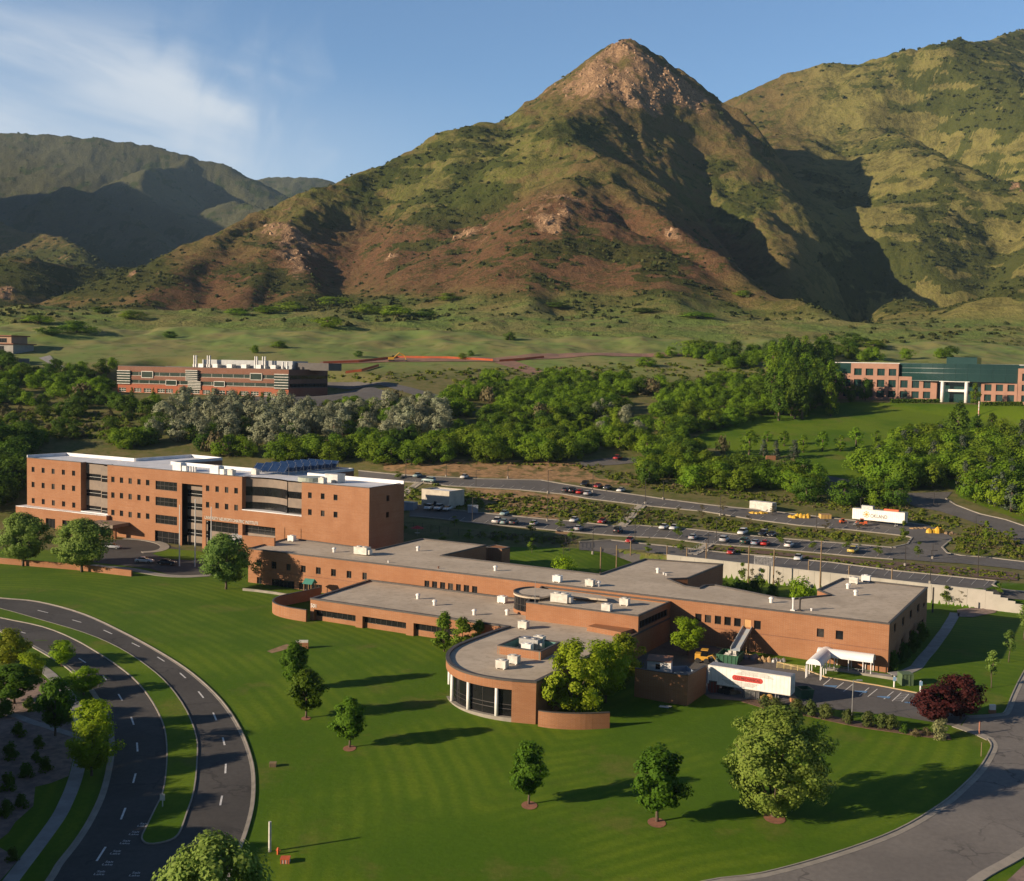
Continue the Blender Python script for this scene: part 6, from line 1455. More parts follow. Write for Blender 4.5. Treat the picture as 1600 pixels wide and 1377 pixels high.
for i, (x, y, t, w) in enumerate(CON): plant('cone%d' % (i % 2), x, y, t, w, 'cone shaped green tree below the office lawn, %s from the left' % ORD[i], 'cone shaped trees below the office lawn')
for i, (x, y, t, w) in enumerate([(1193,713,686,18),(1212,717,689,20),(1241,717,687,24)]): plant('spru%d' % (i % 2), x, y, t, w, ['small grey spruce beside the brick gate sign', 'grey spruce right behind the brick gate sign', 'widest grey spruce by the brick gate sign'][i], 'spruces by the gate sign')
plant('brush1', 1129, 710, 684, 24, 'brownish bare tree by the small drive')
plant('tall2', 1496, 690, 627, 46, 'big grey green tree in front of the office entrance')
plant('tall1', 1526, 681, 647, 24, 'dark upright tree right of the big grey green tree', 'dark trees before the office')
plant('tall1', 1549, 674, 645, 22, 'dark upright tree next to the side drive', 'dark trees before the office')
plant('oakd1', 1330, 628, 602, 22, 'dark tree against the left part of the pink office', 'trees against the pink office')
plant('oakd2', 1352, 626, 594, 30, 'larger dark tree against the left part of the pink office', 'trees against the pink office')
plant('tall0', 1523, 632, 598, 18, 'leafy upright tree beside the right entrance column', 'trees against the pink office')
plant('spru1', 1506, 764, 738, 22, 'blue grey spruce standing above the oak at the road bend')
plant('spru0', 1580, 800, 756, 40, 'large grey spruce beside the road at the frame edge')
for i, (x, y, t) in enumerate([(206,629,605),(240,632,606),(277,634,609),(296,635,611),(332,634,606),(370,636,611),(375,638,612),(385,636,614),(409,637,612),(420,633,614)]): plant('tall%d' % (i % 2+1), x, y, t, 9, 'narrow dark tree before the laboratory front, %s from the left' % ORD[i], 'narrow trees before the laboratory')
for i, (x, y, w, h) in enumerate([(265,528,28,10),(436,544,30,11),(512,512,54,17),(796,532,22,13),(1090,553,60,22),(1010,573,40,14),(1110,550,40,16),(205,498,50,12),(120,520,70,18),(80,523,50,12),(575,492,60,16),(622,494,70,16),(665,495,40,12),(455,486,60,14),(415,490,44,12),(1010,489,50,8),(1090,497,70,9),(1160,464,36,10),(560,558,20,9),(722,562,16,10),(398,552,16,12),(1330,540,60,18),(1365,545,50,14),(700,470,40,12),(735,556,14,8),(1030,560,20,9),(60,505,60,12),(160,490,40,10),(370,492,40,10),(520,478,60,14),(870,482,50,9)]):
    plant(('oak%d' % (i % 5)) if i % 3 else ('oakd%d' % (i % 4)), x, y, y-h, w, 'lone green bush on the pale meadow under the hills', 'bushes on the meadow')
# brush and rocks on the hills
def hill_brush():
    g = np.random.RandomState(9); N = len(hco); X, Y, Z = hco.T; nr = len(ys_far); nc = len(us)
    area = ((Y+150)*.0012*np.repeat(np.gradient(ys_far), nc)); px, py = proj(X, Y, Z)
    dens_ = bdens*(px > -60)*(px < 1660)*(py > -20); dens_ = np.where(Y > 2700, dens_*.5, dens_)
    w = dens_*area/np.clip(Y/1200, .7, 3)**1.3; w = w/w.sum(); n = 26000; k = g.choice(N, n, p=w)
    m = 12; base = np.stack([X[k]+g.normal(0, 1.5, n), Y[k]+g.normal(0, 1.5, n), Z[k]], 1); s = (1.1+1.9*g.rand(n)**1.6)*np.clip(Y[k]/1500, .8, 1.35)
    d = g.normal(size=(n, m, 3)); d /= np.linalg.norm(d, axis=2)[..., None]; d[..., 2] = np.abs(d[..., 2])
    p = base[:, None]+d*(s[:, None, None])*np.array([1.15, 1.15, .8])*g.uniform(.6, 1, (n, m, 1))
    nn = d+g.normal(size=d.shape)*.4; nn /= np.linalg.norm(nn, axis=2)[..., None]; a = np.cross(nn, g.normal(size=nn.shape)); a /= np.linalg.norm(a, axis=2)[..., None]; b = np.cross(nn, a); q = (s*.62)[:, None, None]
    co = np.stack([p-a*q, p-b*q, p+a*q, p+b*q], 2).reshape(-1, 3)
    far = np.repeat(Y[k] > 1150, m); mi = np.repeat((g.rand(n) < .25).astype(int), m)
    me = quads_mesh('hill_brush', co, [leaf_mat('hill oak leaves', (.040, .060, .010), (.058, .078, .014), (.085, .10, .02), .25, .02), leaf_mat('hill sage leaves', (.085, .10, .022), (.115, .125, .03), (.14, .14, .04), .25, .02)], mi)
    o = bpy.data.objects.new('hill_brush', me); COL.objects.link(o); tag(o, 'dark low brush scattered over the hills', 'brush', None, 'stuff')
    # broken rock
    w = np.clip(hmask[:, 0]-.35, 0, 1)*area*(py > -20); w /= w.sum(); n = 1100; k = g.choice(N, n, p=w); vs = []; fs = []
    t = (1+5**.5)/2; ico = np.array([(-1,t,0),(1,t,0),(-1,-t,0),(1,-t,0),(0,-1,t),(0,1,t),(0,-1,-t),(0,1,-t),(t,0,-1),(t,0,1),(-t,0,-1),(-t,0,1)])/1.9
    fi = np.array([(0,11,5),(0,5,1),(0,1,7),(0,7,10),(0,10,11),(1,5,9),(5,11,4),(11,10,2),(10,7,6),(7,1,8),(3,9,4),(3,4,2),(3,2,6),(3,6,8),(3,8,9),(4,9,5),(2,4,11),(6,2,10),(8,6,7),(9,8,1)])
    for j, q in enumerate(k):
        s = (.8+2.2*g.rand()**2.2); v = ico*(s*g.uniform(.55, 1.25, (12, 1)))*np.array([1, 1, .9+.8*g.rand()]); al = g.rand()*6.28; R_ = np.array([[math.cos(al), -math.sin(al), 0], [math.sin(al), math.cos(al), 0], [.2, .1, 1]]); vs.append(v @ R_.T+np.array([X[q], Y[q], Z[q]-s*.25])); fs.append(fi+12*j)
    me = bpy.data.meshes.new('rock_outcrop'); me.from_pydata(np.concatenate(vs).tolist(), [], np.concatenate(fs).tolist()); me.materials.append(M('warm rock', (.44, .285, .165), (.29, .18, .10), .05, .95))
    o = bpy.data.objects.new('rock_outcrop', me); COL.objects.link(o); tag(o, 'broken reddish rock outcrops on the hills', 'rocks', None, 'stuff')
hill_brush()
# ================================================================ vehicles
def paint(name, c, rough=.35, coat=.4): return M(name, c, tuple(v*.9 for v in c), .8, rough, 0, None, .35, .65, 0, .5, coat)
P_WHITE, P_SILV, P_BLACK, P_RED, P_TEAL, P_YELL, P_GREEN, P_BLUE, P_GREY = paint('white paint', (.72, .72, .70)), paint('silver paint', (.42, .44, .46)), paint('black paint', (.018, .018, .02)), paint('red paint', (.40, .025, .02)), paint('pale teal paint', (.30, .42, .42)), paint('yellow paint', (.55, .46, .10)), paint('dark green paint', (.03, .07, .05)), paint('blue grey paint', (.28, .34, .42)), paint('charcoal paint', (.07, .07, .075))
RUBBER = M('rubber', (.02, .02, .02), None, 2, .8); LAMP_R = M('red lamp glass', (.30, .01, .01), None, 2, .3); LAMP_W = M('clear lamp glass', (.75, .75, .72), None, 2, .2)
def loft(m, st):
    """closed shell through stations (x, half width, z0, z1, half width at the top)"""
    vs = []; fs = []
    for x, w, z0, z1, wt in st: vs += [(x, -w*.94, z0), (x, -w, z0+(z1-z0)*.35), (x, -w, z0+(z1-z0)*.7), (x, -wt, z1), (x, wt, z1), (x, w, z0+(z1-z0)*.7), (x, w, z0+(z1-z0)*.35), (x, w*.94, z0)]
    n = 8
    for i in range(len(st)-1):
        for j in range(n): fs.append((i*n+j, i*n+(j+1) % n, (i+1)*n+(j+1) % n, (i+1)*n+j))
    fs += [tuple(range(n-1, -1, -1)), tuple(range((len(st)-1)*n, len(st)*n))]; m.add(vs, fs)
def make_car(kind):
    root = thing('parked_car', '', 'car'); b = MB(); g = MB(); r = MB()
    if kind == 'sedan':
        loft(b, [(-2.25,.78,.32,.78,.70),(-2.1,.86,.26,.92,.78),(-1.2,.89,.24,.98,.82),(.6,.89,.24,.95,.82),(1.5,.87,.24,.86,.76),(2.1,.82,.28,.74,.68),(2.28,.72,.34,.62,.60)])
        loft(g, [(-1.75,.74,.90,.97,.66),(-1.05,.76,.90,1.36,.58),(.05,.76,.90,1.40,.60),(.95,.74,.88,.96,.64)]); r.hexa([(-1.1,-.58,1.35),(.1,-.60,1.39),(.1,.60,1.39),(-1.1,.58,1.35),(-.95,-.52,1.41),(-.05,-.54,1.44),(-.05,.54,1.44),(-.95,.52,1.41)])
    elif kind == 'suv':
        loft(b, [(-2.3,.84,.38,1.0,.80),(-2.15,.92,.32,1.12,.86),(.7,.94,.32,1.10,.88),(1.5,.92,.32,1.02,.82),(2.15,.86,.36,.90,.76),(2.32,.76,.42,.78,.66)])
        loft(g, [(-2.2,.82,1.05,1.15,.76),(-1.95,.82,1.05,1.66,.68),(.2,.82,1.05,1.70,.70),(1.05,.80,1.03,1.10,.72)]); r.hexa([(-2.0,-.70,1.64),(.3,-.71,1.68),(.3,.71,1.68),(-2.0,.70,1.64),(-1.85,-.62,1.75),(.15,-.64,1.77),(.15,.64,1.77),(-1.85,.62,1.75)])
    else:
        loft(b, [(-2.7,.88,.48,1.02,.86),(-2.6,.94,.42,1.06,.90),(-.6,.95,.42,1.06,.90),(1.4,.95,.42,1.08,.88),(2.3,.92,.44,1.0,.84),(2.65,.82,.5,.88,.74)])
        loft(g, [(-.75,.84,1.02,1.12,.76),(-.6,.84,1.02,1.66,.70),(.6,.84,1.02,1.70,.70),(1.35,.82,1.02,1.1,.74)]); r.hexa([(-.65,-.7,1.64),(.65,-.7,1.68),(.65,.7,1.68),(-.65,.7,1.64),(-.5,-.62,1.74),(.5,-.62,1.76),(.5,.62,1.76),(-.5,.62,1.74)]); 
    b.build('body', P_WHITE, root, True); g.build('window', GLASS, root); r.build('roof', P_WHITE, root)
    if kind == 'pickup': t = MB(); t.box(-2.5, -.8, -.76, .76, 1.03, 1.09); t.build('cargo_bed', P_GREY, root)
    for x in (-1.4, 1.42):
        for y in (-1, 1):
            w = MB(); yy = y*(.78 if kind == 'sedan' else .84); w.cyl((x, yy-.1, .33), (x, yy+.12*y+(.0), .33), .33, .33, 14); wh = w.build('wheel', RUBBER, root); h = MB(); h.cyl((x, yy+.10*y, .33), (x, yy+.14*y, .33), .19, .17, 10); h.build('rim', GALV, wh)
    for y in (-.6, .6):
        l = MB(); l.box(2.1, 2.27, y-.14, y+.14, .58, .7); l.build('headlight', LAMP_W, root); l = MB(); l.box(-2.31 if kind != 'pickup' else -2.72, -2.2, y-.14, y+.14, .68, .86); l.build('taillight', LAMP_R, root)
    return root
CARS = {k: make_car(k) for k in ('sedan', 'suv', 'pickup')}
def car(kind, px, py, col, ang, label, flip=False):
    g = G(px, py); o = place(CARS[kind], (g[0], g[1], g[2]+.12), ang+(math.pi if flip else 0), 1.0, label, 'cars parked round the hospital')
    for ch in o.children:
        if ch.name.split('.')[0] in ('body', 'roof'):
            ch.material_slots[0].link = 'OBJECT'; ch.material_slots[0].material = col
    o['category'] = 'car'
AN = math.atan2(.888, .459)
def stang(px, py, dx=-10, dy=7): a, b = G(px, py), G(px+dx, py+dy); return math.atan2(*(b-a)[1::-1])
for i, (k, x, y, c, nm, d) in enumerate([
 ('sedan',1037,827,P_WHITE,'white car parked beside another white car on the middle terrace',1),('sedan',1053,828,P_WHITE,'white car, right one of two side by side on the middle terrace',1),('sedan',1083,843,P_SILV,'silver car alone on the near side of the middle terrace',2),
 ('suv',1160,836,P_WHITE,'pale car left of two black cars on the middle terrace',1),('suv',1132,847,P_SILV,'silver car with a gap beside it near the sloping concrete path',2),('suv',1192,838,P_BLACK,'black car, left one of the pair on the middle terrace',1),('sedan',1206,839,P_BLACK,'black car, right one of the pair on the middle terrace',1),
 ('suv',1164,850,P_GREEN,'dark green car next to a blue grey car',2),('sedan',1181,851.5,P_BLUE,'blue grey car between the dark green and the red car',2),('sedan',1196,852.5,P_RED,'red car in the row of three on the middle terrace',2),('sedan',1233,855,P_WHITE,'white car right of the red car on the middle terrace',2),
 ('sedan',1142,866,P_RED,'red car on the lower terrace under a dark shrub',3),('sedan',1247,875.5,P_WHITE,'white car alone on the lower terrace',3),('pickup',1333,864,P_YELL,'yellow pickup on the middle terrace',2),
 ('suv',670,754,P_TEAL,'pale blue van driving on the upper terrace',4),('sedan',652,746,P_TEAL,'small teal car on the upper terrace',1),('sedan',725.5,748,P_WHITE,'white car by itself on the far kerb of the upper terrace',1),
 ('sedan',884,769,P_GREY,'dark grey car at the left end of the upper near row',2),('suv',895,770.5,P_BLACK,'black car in the upper near row',2),('sedan',906.5,772,P_RED,'dark red car in the upper near row',2),('sedan',918.5,774,P_SILV,'silver car at the right end of the upper near row',2),
 ('suv',913.5,760,P_BLACK,'black car at the left end of the upper far row',1),('sedan',934,762.5,P_RED,'red car in the upper far row',1),('sedan',949,765,P_GREY,'charcoal car in the upper far row',1),('sedan',970,769,P_WHITE,'white car at the right end of the upper far row',1),
 ('suv',670,797,P_WHITE,'white car under the concrete building, left of three',1),('suv',685,797.5,P_WHITE,'white car under the concrete building, middle of three',1),('sedan',699,798,P_WHITE,'white car under the concrete building, right of three',1),
 ('pickup',777,818,P_WHITE,'white pickup in the shade of the middle terrace',2),('sedan',788,819,P_TEAL,'pale teal car beside the white pickup',2),('suv',803,820,P_GREY,'charcoal car next to the pale teal car in the shade',2),('sedan',788,805.5,P_TEAL,'teal car on the far side of the shaded terrace',1),
 ('sedan',835,821,P_SILV,'silver car at the edge of the shaded terrace',2),('sedan',897,816,P_WHITE,'white car on the far kerb below the green bank',1),('sedan',941,818,P_RED,'dark red car left of the concrete stairs',1),('sedan',904,829,P_SILV,'silver car in the last patch of shade',2),('suv',966,833,P_BLACK,'black four wheel drive at the foot of the stairs',2),
 ('sedan',984,848,P_RED,'red car at the top end of the lower terrace',3),('pickup',965,719,P_RED,'red pickup seen through a gap in the oaks',1),
 ('sedan',226,880,P_WHITE,'white car on the drop off loop by the flagpoles',5),('sedan',261,883,P_BLACK,'black car on the drop off loop by the flagpoles',5),('sedan',176,858,P_SILV,'silver car under the entrance canopy',5)]):
    a = {1: lambda: stang(x, y), 2: lambda: stang(x, y, 8, -6.5), 3: lambda: stang(x, y, -9, 9), 4: lambda: math.atan2(-.46, .888)+math.pi, 5: lambda: math.atan2(-.46, .888)+.35}[d]()
    car(k, x, y, c, a, nm)
CY = M('caution yellow', (.62, .33, .03), (.50, .26, .03), .8, .6); TARP_Y = M('yellow tarpaulin', (.70, .42, .03), (.58, .34, .03), .5, .6); OR_ = M('safety orange', (.62, .12, .03), (.52, .10, .03), 1, .6); TIM = M('sawn timber', (.42, .27, .13), (.33, .21, .10), 1.5, .8); GRN = M('green skip paint', (.03, .12, .06), (.025, .09, .05), .7, .5); TAN_W = M('weathered timber', (.26, .18, .10), (.19, .13, .08), 2, .9)
def trailer(label, lb, rb, tl, zb, text, off, group=None, wheels=True, depth=2.55):
    """box trailer whose long side runs between two picture points of its lower edge"""
    A, B = lb, rb; A_, u, w, L = wframe(A, B); zt = onwall(A, B, *tl)[1]; g0 = zg(*((A_+u*L/2)[:2]))
    T = Bld('box_trailer', label, 'trailer', (*(A_+u*L/2+w*1.2), g0), group); m = MB(); m.obox(A_, u, w, 0, L, 0, depth, zb, zt); bx_ = T.part(m, 'box', WHITE)
    m = MB()
    for x in np.arange(.6, L, .62): m.obox(A_, u, w, x-.02, x+.02, -.012, 0, zb+.15, zt-.15)
    m.obox(A_, u, w, 0, L, -.03, .02, zb-.02, zb+.1); m.obox(A_, u, w, 0, L, -.03, .02, zt-.1, zt+.02); m.obox(A_, u, w, L-.02, L+.02, -.02, depth+.02, zb, zt); T.part(m, 'frame_rail', OFFW, bx_)
    m = MB(); m.obox(A_, u, w, .1, L-.1, .1, depth-.1, zt, zt+.04); T.part(m, 'roof', GALV)
    m = MB(); m.obox(A_, u, w, .4, L-.4, .6, depth-.6, zb-.25, zb); T.part(m, 'chassis', COPE)
    if wheels:
        for x in (.16, .235):
            for b in (.18, depth-.18): m = MB(); c = A_+u*L*x+w*b; m.cyl((*(c-w*.16), g0+.5), (*(c+w*.16), g0+.5), .5, .5, 14); T.part(m, 'wheel', RUBBER)
        for b in (.5, depth-.5): m = MB(); c = A_+u*L*.82+w*b; m.cyl((*c, g0), (*c, zb), .09, .09, 6); m.obox(c, u, w, -.2, .2, -.2, .2, g0-.05, g0+.06); T.part(m, 'landing_leg', GALV)
    return T, A, B, L, zb, zt
T, A, B, L, zb, zt = trailer('white box trailer with a red name panel beside the service yard wall', at(1105.5,1067.5,.25), at(1234.5,1087.5,.25), (1105.5,1039), .25, '', 0)
A_, u, w, _ = wframe(A, B); lp0, lp1 = onwall(A, B, 1148, 1059)[0], onwall(A, B, 1188, 1065)[0]; lz = (onwall(A, B, 1168, 1057.5)[1]+onwall(A, B, 1168, 1066)[1])/2
RED_P = M('red name panel', (.50, .045, .035), (.44, .04, .03), 1, .5); m = MB(); h = .42
pts = [(lp0+h*math.cos(t), lz+h*math.sin(t)) for t in np.linspace(math.pi/2, 3*math.pi/2, 9)]+[(lp1+h*math.cos(t), lz+h*math.sin(t)) for t in np.linspace(-math.pi/2, math.pi/2, 9)]
m.add([(*(A_+u*a-w*.02), z) for a, z in pts], [tuple(range(len(pts)))]); pn = T.part(m, 'name_panel', RED_P)
text_mesh(T, 'CCI MECHANICAL', A, B, lp0+.02, lz-.22, .62, M('dark lettering', (.06, .02, .02)), .035, 'lettering', 'LEFT', .005, lp1-lp0-.04)
m = MB()
for k in range(4):
    m.obox(A_, u, w, lp0+.2+k*.28, lp1+2.1-k*.3, -.018, .0, lz+.62+k*.17, lz+.66+k*.17); m.obox(A_, u, w, lp0-2.1+k*.3, lp1-.2-k*.28, -.018, .0, lz-.66-k*.17, lz-.62-k*.17)
T.part(m, 'speed_stripes', FRAME)
g_ = G(1372, 822); zf = float(g_[2])+1.15; T, A, B, L, zb, zt = trailer('white trailer with an orange sun emblem and dark lettering on the upper terrace', at(1331.5,810.5,zf), at(1413,818.5,zf), (1331.5,794), zf, '', 0)
A_, u, w, _ = wframe(A, B); c = onwall(A, B, 1354, 804); s = onwall(A, B, 1361, 808)[1]; tw_ = onwall(A, B, 1386, 806)[0]-onwall(A, B, 1360, 806)[0]
text_mesh(T, 'OKLAND', A, B, onwall(A, B, 1360, 806)[0], c[1]-.75, 1.45, FRAME, .03, 'lettering', 'LEFT', .01, tw_)
m = MB(); n = 16
for r0, r1 in ((0, .42), (.58, .95)):
    for k in range(n):
        if r0 and k % 2: continue
        t0, t1 = 2*math.pi*k/n, 2*math.pi*(k+1)/n; P4 = lambda r, t: (*(A_+u*(c[0]+r*math.cos(t))-w*.025), c[1]+r*math.sin(t)); m.quad(P4(r0+.001, t0), P4(r1, t0), P4(r1, t1), P4(r0+.001, t1))
T.part(m, 'sun_emblem', M('emblem orange', (.75, .30, .05)))
m = MB(); m.obox(A_, u, w, L*.16, L*.38, .5, 2.1, zt+.05, zt+1.0); T.part(m, 'roof_unit', GALV); m = MB(); m.obox(A_, u, w, L*.58, L*.86, 1.0, 2.2, zt+.05, zt+.5); T.part(m, 'roof_load', OR_)
g_ = G(1188, 800.5); cz = float(g_[2])+.15; A, B = at(1171,796.5,cz), at(1206,800.5,cz); A_, u, w, L = wframe(A, B); zt = onwall(A, B, 1171, 782.5)[1]; T = Bld('storage_container', 'cream storage container on the upper terrace', 'container', (*A_, cz-.15)); m = MB(); m.obox(A_, u, w, 0, L, 0, 2.5, cz, zt); bx_ = T.part(m, 'box', OFFW); m = MB()
for x in np.arange(.2, L, .42): m.obox(A_, u, w, x, x+.2, -.05, .0, cz+.1, zt-.1)
T.part(m, 'corrugation', OFFW, bx_); m = MB(); m.obox(A_, u, w, L, L+.05, .3, 1.2, cz+.1, zt-.2); m.obox(A_, u, w, L, L+.05, 1.3, 2.2, cz+.1, zt-.2); T.part(m, 'door', GALV)
# ================================================================ heaps, skips and machines
def heap(name, label, cat, x0, x1, yb, yt, mat, seed, lumps=6, dep=2.0, group=None):
    g = random.Random(seed); A, B = G(x0, yb), G(x1, yb); L = float(np.hypot(*(B-A)[:2])); h = max(.4, float(atD((x0+x1)/2, yt, A[1])[2]-A[2])*.85); m = MB(); u = (B-A)[:2]/L; w = np.array([-u[1], u[0]])
    for k in range(lumps):
        c = A[:2]+u*(L*(k+.5)/lumps+g.uniform(-.2, .2))+w*g.uniform(.2, dep*.5); r = L/lumps*.85; n = 7; z0 = A[2]-.1; hh = h*g.uniform(.6, 1); a0 = g.random()
        bot = [(c[0]+r*math.cos(a0+2*math.pi*i/n)*g.uniform(.9, 1.15), c[1]+r*1.1*math.sin(a0+2*math.pi*i/n), z0) for i in range(n)]; mid = [(c[0]+(p[0]-c[0])*.85+g.uniform(-.1, .1), c[1]+(p[1]-c[1])*.85, z0+hh*.65) for p in bot]; top = (c[0]+g.uniform(-.2, .2)*r, c[1], z0+hh)
        b = len(m.v); m.add(bot+mid+[top], [(i, (i+1) % n, n+(i+1) % n, n+i) for i in range(n)]+[(n+i, n+(i+1) % n, 2*n) for i in range(n)])
    o = m.build(name, mat); return tag(o, label, cat, group)
heap('tarpaulin_heap', 'low yellow tarpaulin bundle in front of the cream container', 'tarpaulin', 1174, 1200, 803, 798, TARP_Y, 1, 4, 1.5, 'yellow tarpaulin heaps')
heap('tarpaulin_heap', 'long yellow tarpaulin heap between the container and the plywood crate', 'tarpaulin', 1233, 1266, 810, 800, TARP_Y, 2, 6, 2.2, 'yellow tarpaulin heaps')
heap('tarpaulin_heap', 'tall yellow tarpaulin heap at the end of the upper terrace', 'tarpaulin', 1451, 1475, 834, 820, TARP_Y, 3, 4, 2.4, 'yellow tarpaulin heaps')
heap('timber_heap', 'tan timber heap beside the tall yellow tarpaulin', 'timber', 1424, 1450, 827, 822, TIM, 4, 5, 1.6); heap('brown_heap', 'brown earth coloured heap at the lot corner', 'heap', 1478, 1496, 836, 829, TAN_W, 5, 4, 1.8)
def crate(name, label, cat, x0, x1, yb, yt, mat, dep, trim, group=None):
    A, B = G(x0, yb), G(x1, yb); A_, u, w, L = wframe(A, B); z = float(min(A[2], B[2])); zt = max(z+.5, onwall(A, B, (x0+x1)/2, yt)[1]-.15); T = Bld(name, label, cat, (*A_, z), group); m = MB(); m.obox(A_, u, w, 0, L, 0, dep, z-.1, zt); T.part(m, 'body', mat)
    m = MB()
    for x in (0, L*.33, L*.66, L-.1): m.obox(A_, u, w, x, x+.1, -.05, 0, z, zt)
    m.obox(A_, u, w, -.04, L+.04, -.06, dep+.04, zt-.02, zt+.08); T.part(m, 'trim', trim); return T
crate('plywood_crate', 'square plywood crate on the upper terrace', 'crate', 1283, 1299, 811.5, 803.5, M('crate plywood', (.62, .40, .12), (.55, .35, .10), 1, .8), 2.2, TIM)
crate('steel_cabinet', 'pair of grey steel cabinets under the trailer', 'cabinet', 1164, 1186, 1093, 1079, GALV, 1.2, GALV); crate('tool_box', 'small orange box near the green skip', 'box', 1236, 1244.5, 1098, 1090, M('faded orange', (.45, .20, .09)), 1.0, TIM); crate('red_cabinet', 'dark red cabinet at the shaded end of the trailer', 'cabinet', 1109, 1124, 1083, 1064, M('dark red steel', (.16, .03, .025)), 1.4, COPE)
crate('blue_trailer', 'pale blue box trailer on the shaded terrace', 'trailer', 731, 747, 802, 790, P_BLUE, 2.2, GALV); crate('grey_container', 'grey container beside the tall block', 'container', 626, 646, 798, 784.5, P_BLUE, 2.4, GALV)
heap('lumber_pile', 'yellow lumber pile below the trailer', 'lumber', 1187, 1209, 1094, 1081, M('fresh lumber', (.50, .30, .10), (.42, .25, .08), 2, .8), 6, 4, 1.6); heap('brown_drum', 'brown wrapped bale under the trailer', 'bale', 1142, 1158, 1085, 1073, TAN_W, 7, 2, 1.4)
heap('rubble_pile', 'grey rubble pile right of the green skip', 'rubble', 1165, 1188, 1032, 1019, M('grey rubble', (.24, .22, .21), (.16, .15, .145), 1.5, .95), 8, 3, 2.6); heap('wood_scrap_pile', 'tan wood scrap pile between the rubble and the metal sheets', 'scrap', 1186, 1207, 1036, 1022, TIM, 9, 5, 2.2); heap('metal_sheet_pile', 'pile of pale metal sheets against the brick wall', 'scrap', 1207, 1228, 1036, 1025, GALV, 10, 4, 1.8)
def skip_bin(label, A, B, dep, h, load):
    A_, u, w, L = wframe(A, B); z = zg(*A_); T = Bld('green_skip', label, 'skip', (*A_, z), 'green skips'); m = MB()
    def P(a, b, zz): return (*(A_+u*a+w*b), zz)
    for (a0, b0), (a1, b1) in (((0, 0), (L, 0)), ((L, 0), (L, dep)), ((L, dep), (0, dep)), ((0, dep), (0, 0))):
        i = lambda a, b: (a+(.12 if a == 0 else -.12), b+(.12 if b == 0 else -.12)); (c0, d0), (c1, d1) = i(a0, b0), i(a1, b1); k = .25; s_ = lambda a: a+(k if a == 0 else -k)
        m.hexa([P(s_(a0), b0, z), P(s_(a1), b1, z), P(s_(c1), d1, z), P(s_(c0), d0, z), P(a0, b0, z+h), P(a1, b1, z+h), P(c1, d1, z+h), P(c0, d0, z+h)])
    m.obox(A_, u, w, .2, L-.2, .1, dep-.1, z+.02, z+.15); T.part(m, 'body', GRN); m = MB()
    for x in np.linspace(.5, L-.5, 5): m.obox(A_, u, w, x-.06, x+.06, -.08, .0, z+.1, z+h-.1)
    m.obox(A_, u, w, -.08, L+.08, -.1, .02, z+h-.12, z+h+.02); T.part(m, 'rib', GRN)
    if load:
        gq = random.Random(3); m = MB()
        for k in range(14): a, b = gq.uniform(.5, L-1.3), gq.uniform(.3, dep-.7); q = gq.uniform(.3, .8); m.obox(A_, u, w, a, a+q, b, b+q*.7, z+h*.4, z+h*gq.uniform(.75, 1.05))
        T.part(m, 'debris', OFFW)
skip_bin('green skip full of pale debris under the chute', G(1119,1037), G(1153,1042), 4.6, 1.7, True); skip_bin('small green skip near the end of the trailer', G(1252,1093), G(1272,1092), 2.4, 1.5, False)
def loader(label, px, py, col, ang, s=1.0, group=None):
    g = G(px, py); r = thing('loader', label, 'loader', g, ang, group); m = MB(); m.box(-1.3, 1.0, -.8, .8, .5, 1.2); m.box(-1.3, -.3, -.75, .75, 1.2, 1.6); m.build('body', col, r, False, .05); m = MB(); m.box(-.2, .8, -.65, .65, 1.2, 2.2); m.build('cab', GLASS, r); m = MB(); m.box(-.3, .9, -.7, .7, 2.2, 2.32); m.build('cab_roof', col, r)
    for x in (-.8, .7):
        for y in (-.85, .85): m = MB(); m.cyl((x, y-.15, .45), (x, y+.15, .45), .45, .45, 12); m.build('wheel', RUBBER, r)
    m = MB(); m.tube([(.6, .55, 1.1), (1.7, .55, 1.5), (2.4, .55, .6)], .1, 6); m.tube([(.6, -.55, 1.1), (1.7, -.55, 1.5), (2.4, -.55, .6)], .1, 6); m.build('arm', col, r); m = MB(); m.hexa([(2.2,-.9,.1),(3.1,-.9,.05),(3.1,.9,.05),(2.2,.9,.1),(2.2,-.9,.9),(2.5,-.9,.85),(2.5,.9,.85),(2.2,.9,.9)]); m.build('bucket', GALV, r); r.scale = (s, s, s); return r
loader('yellow loader parked in the service yard', 1098, 1035, CY, -.3); loader('red telescopic lift before the white trailer', 1348, 822, OR_, 2.9, .9, 'red lifts'); loader('small red lift left of the other lift', 1316, 818, OR_, .2, .6, 'red lifts')
def excavator(px, py):
    g = G(px, py); r = thing('excavator', 'yellow excavator on the orange fenced site under the hills', 'excavator', g, .1); m = MB(); m.box(-1.6, 1.6, -1.3, -.6, 0, .8); m.box(-1.6, 1.6, .6, 1.3, 0, .8); m.build('track', RUBBER, r); m = MB(); m.box(-1.8, 1.2, -1.2, 1.2, .9, 2.2); m.build('body', CY, r, False, .1); m = MB(); m.box(.2, 1.4, .1, 1.1, 2.2, 3.1); m.build('cab', GLASS, r); m = MB(); m.tube([(1, -.4, 1.8), (3.8, -.4, 4.4), (6.6, -.4, 3.0), (7.4, -.4, .8)], [.35, .32, .26, .2], 6); m.build('arm', CY, r); m = MB(); m.hexa([(6.8,-.9,.1),(7.8,-.9,0),(7.8,.1,0),(6.8,.1,.1),(7,-.9,1),(7.6,-.9,1),(7.6,.1,1),(7,.1,1)]); m.build('bucket', COPE, r)
excavator(612, 565)
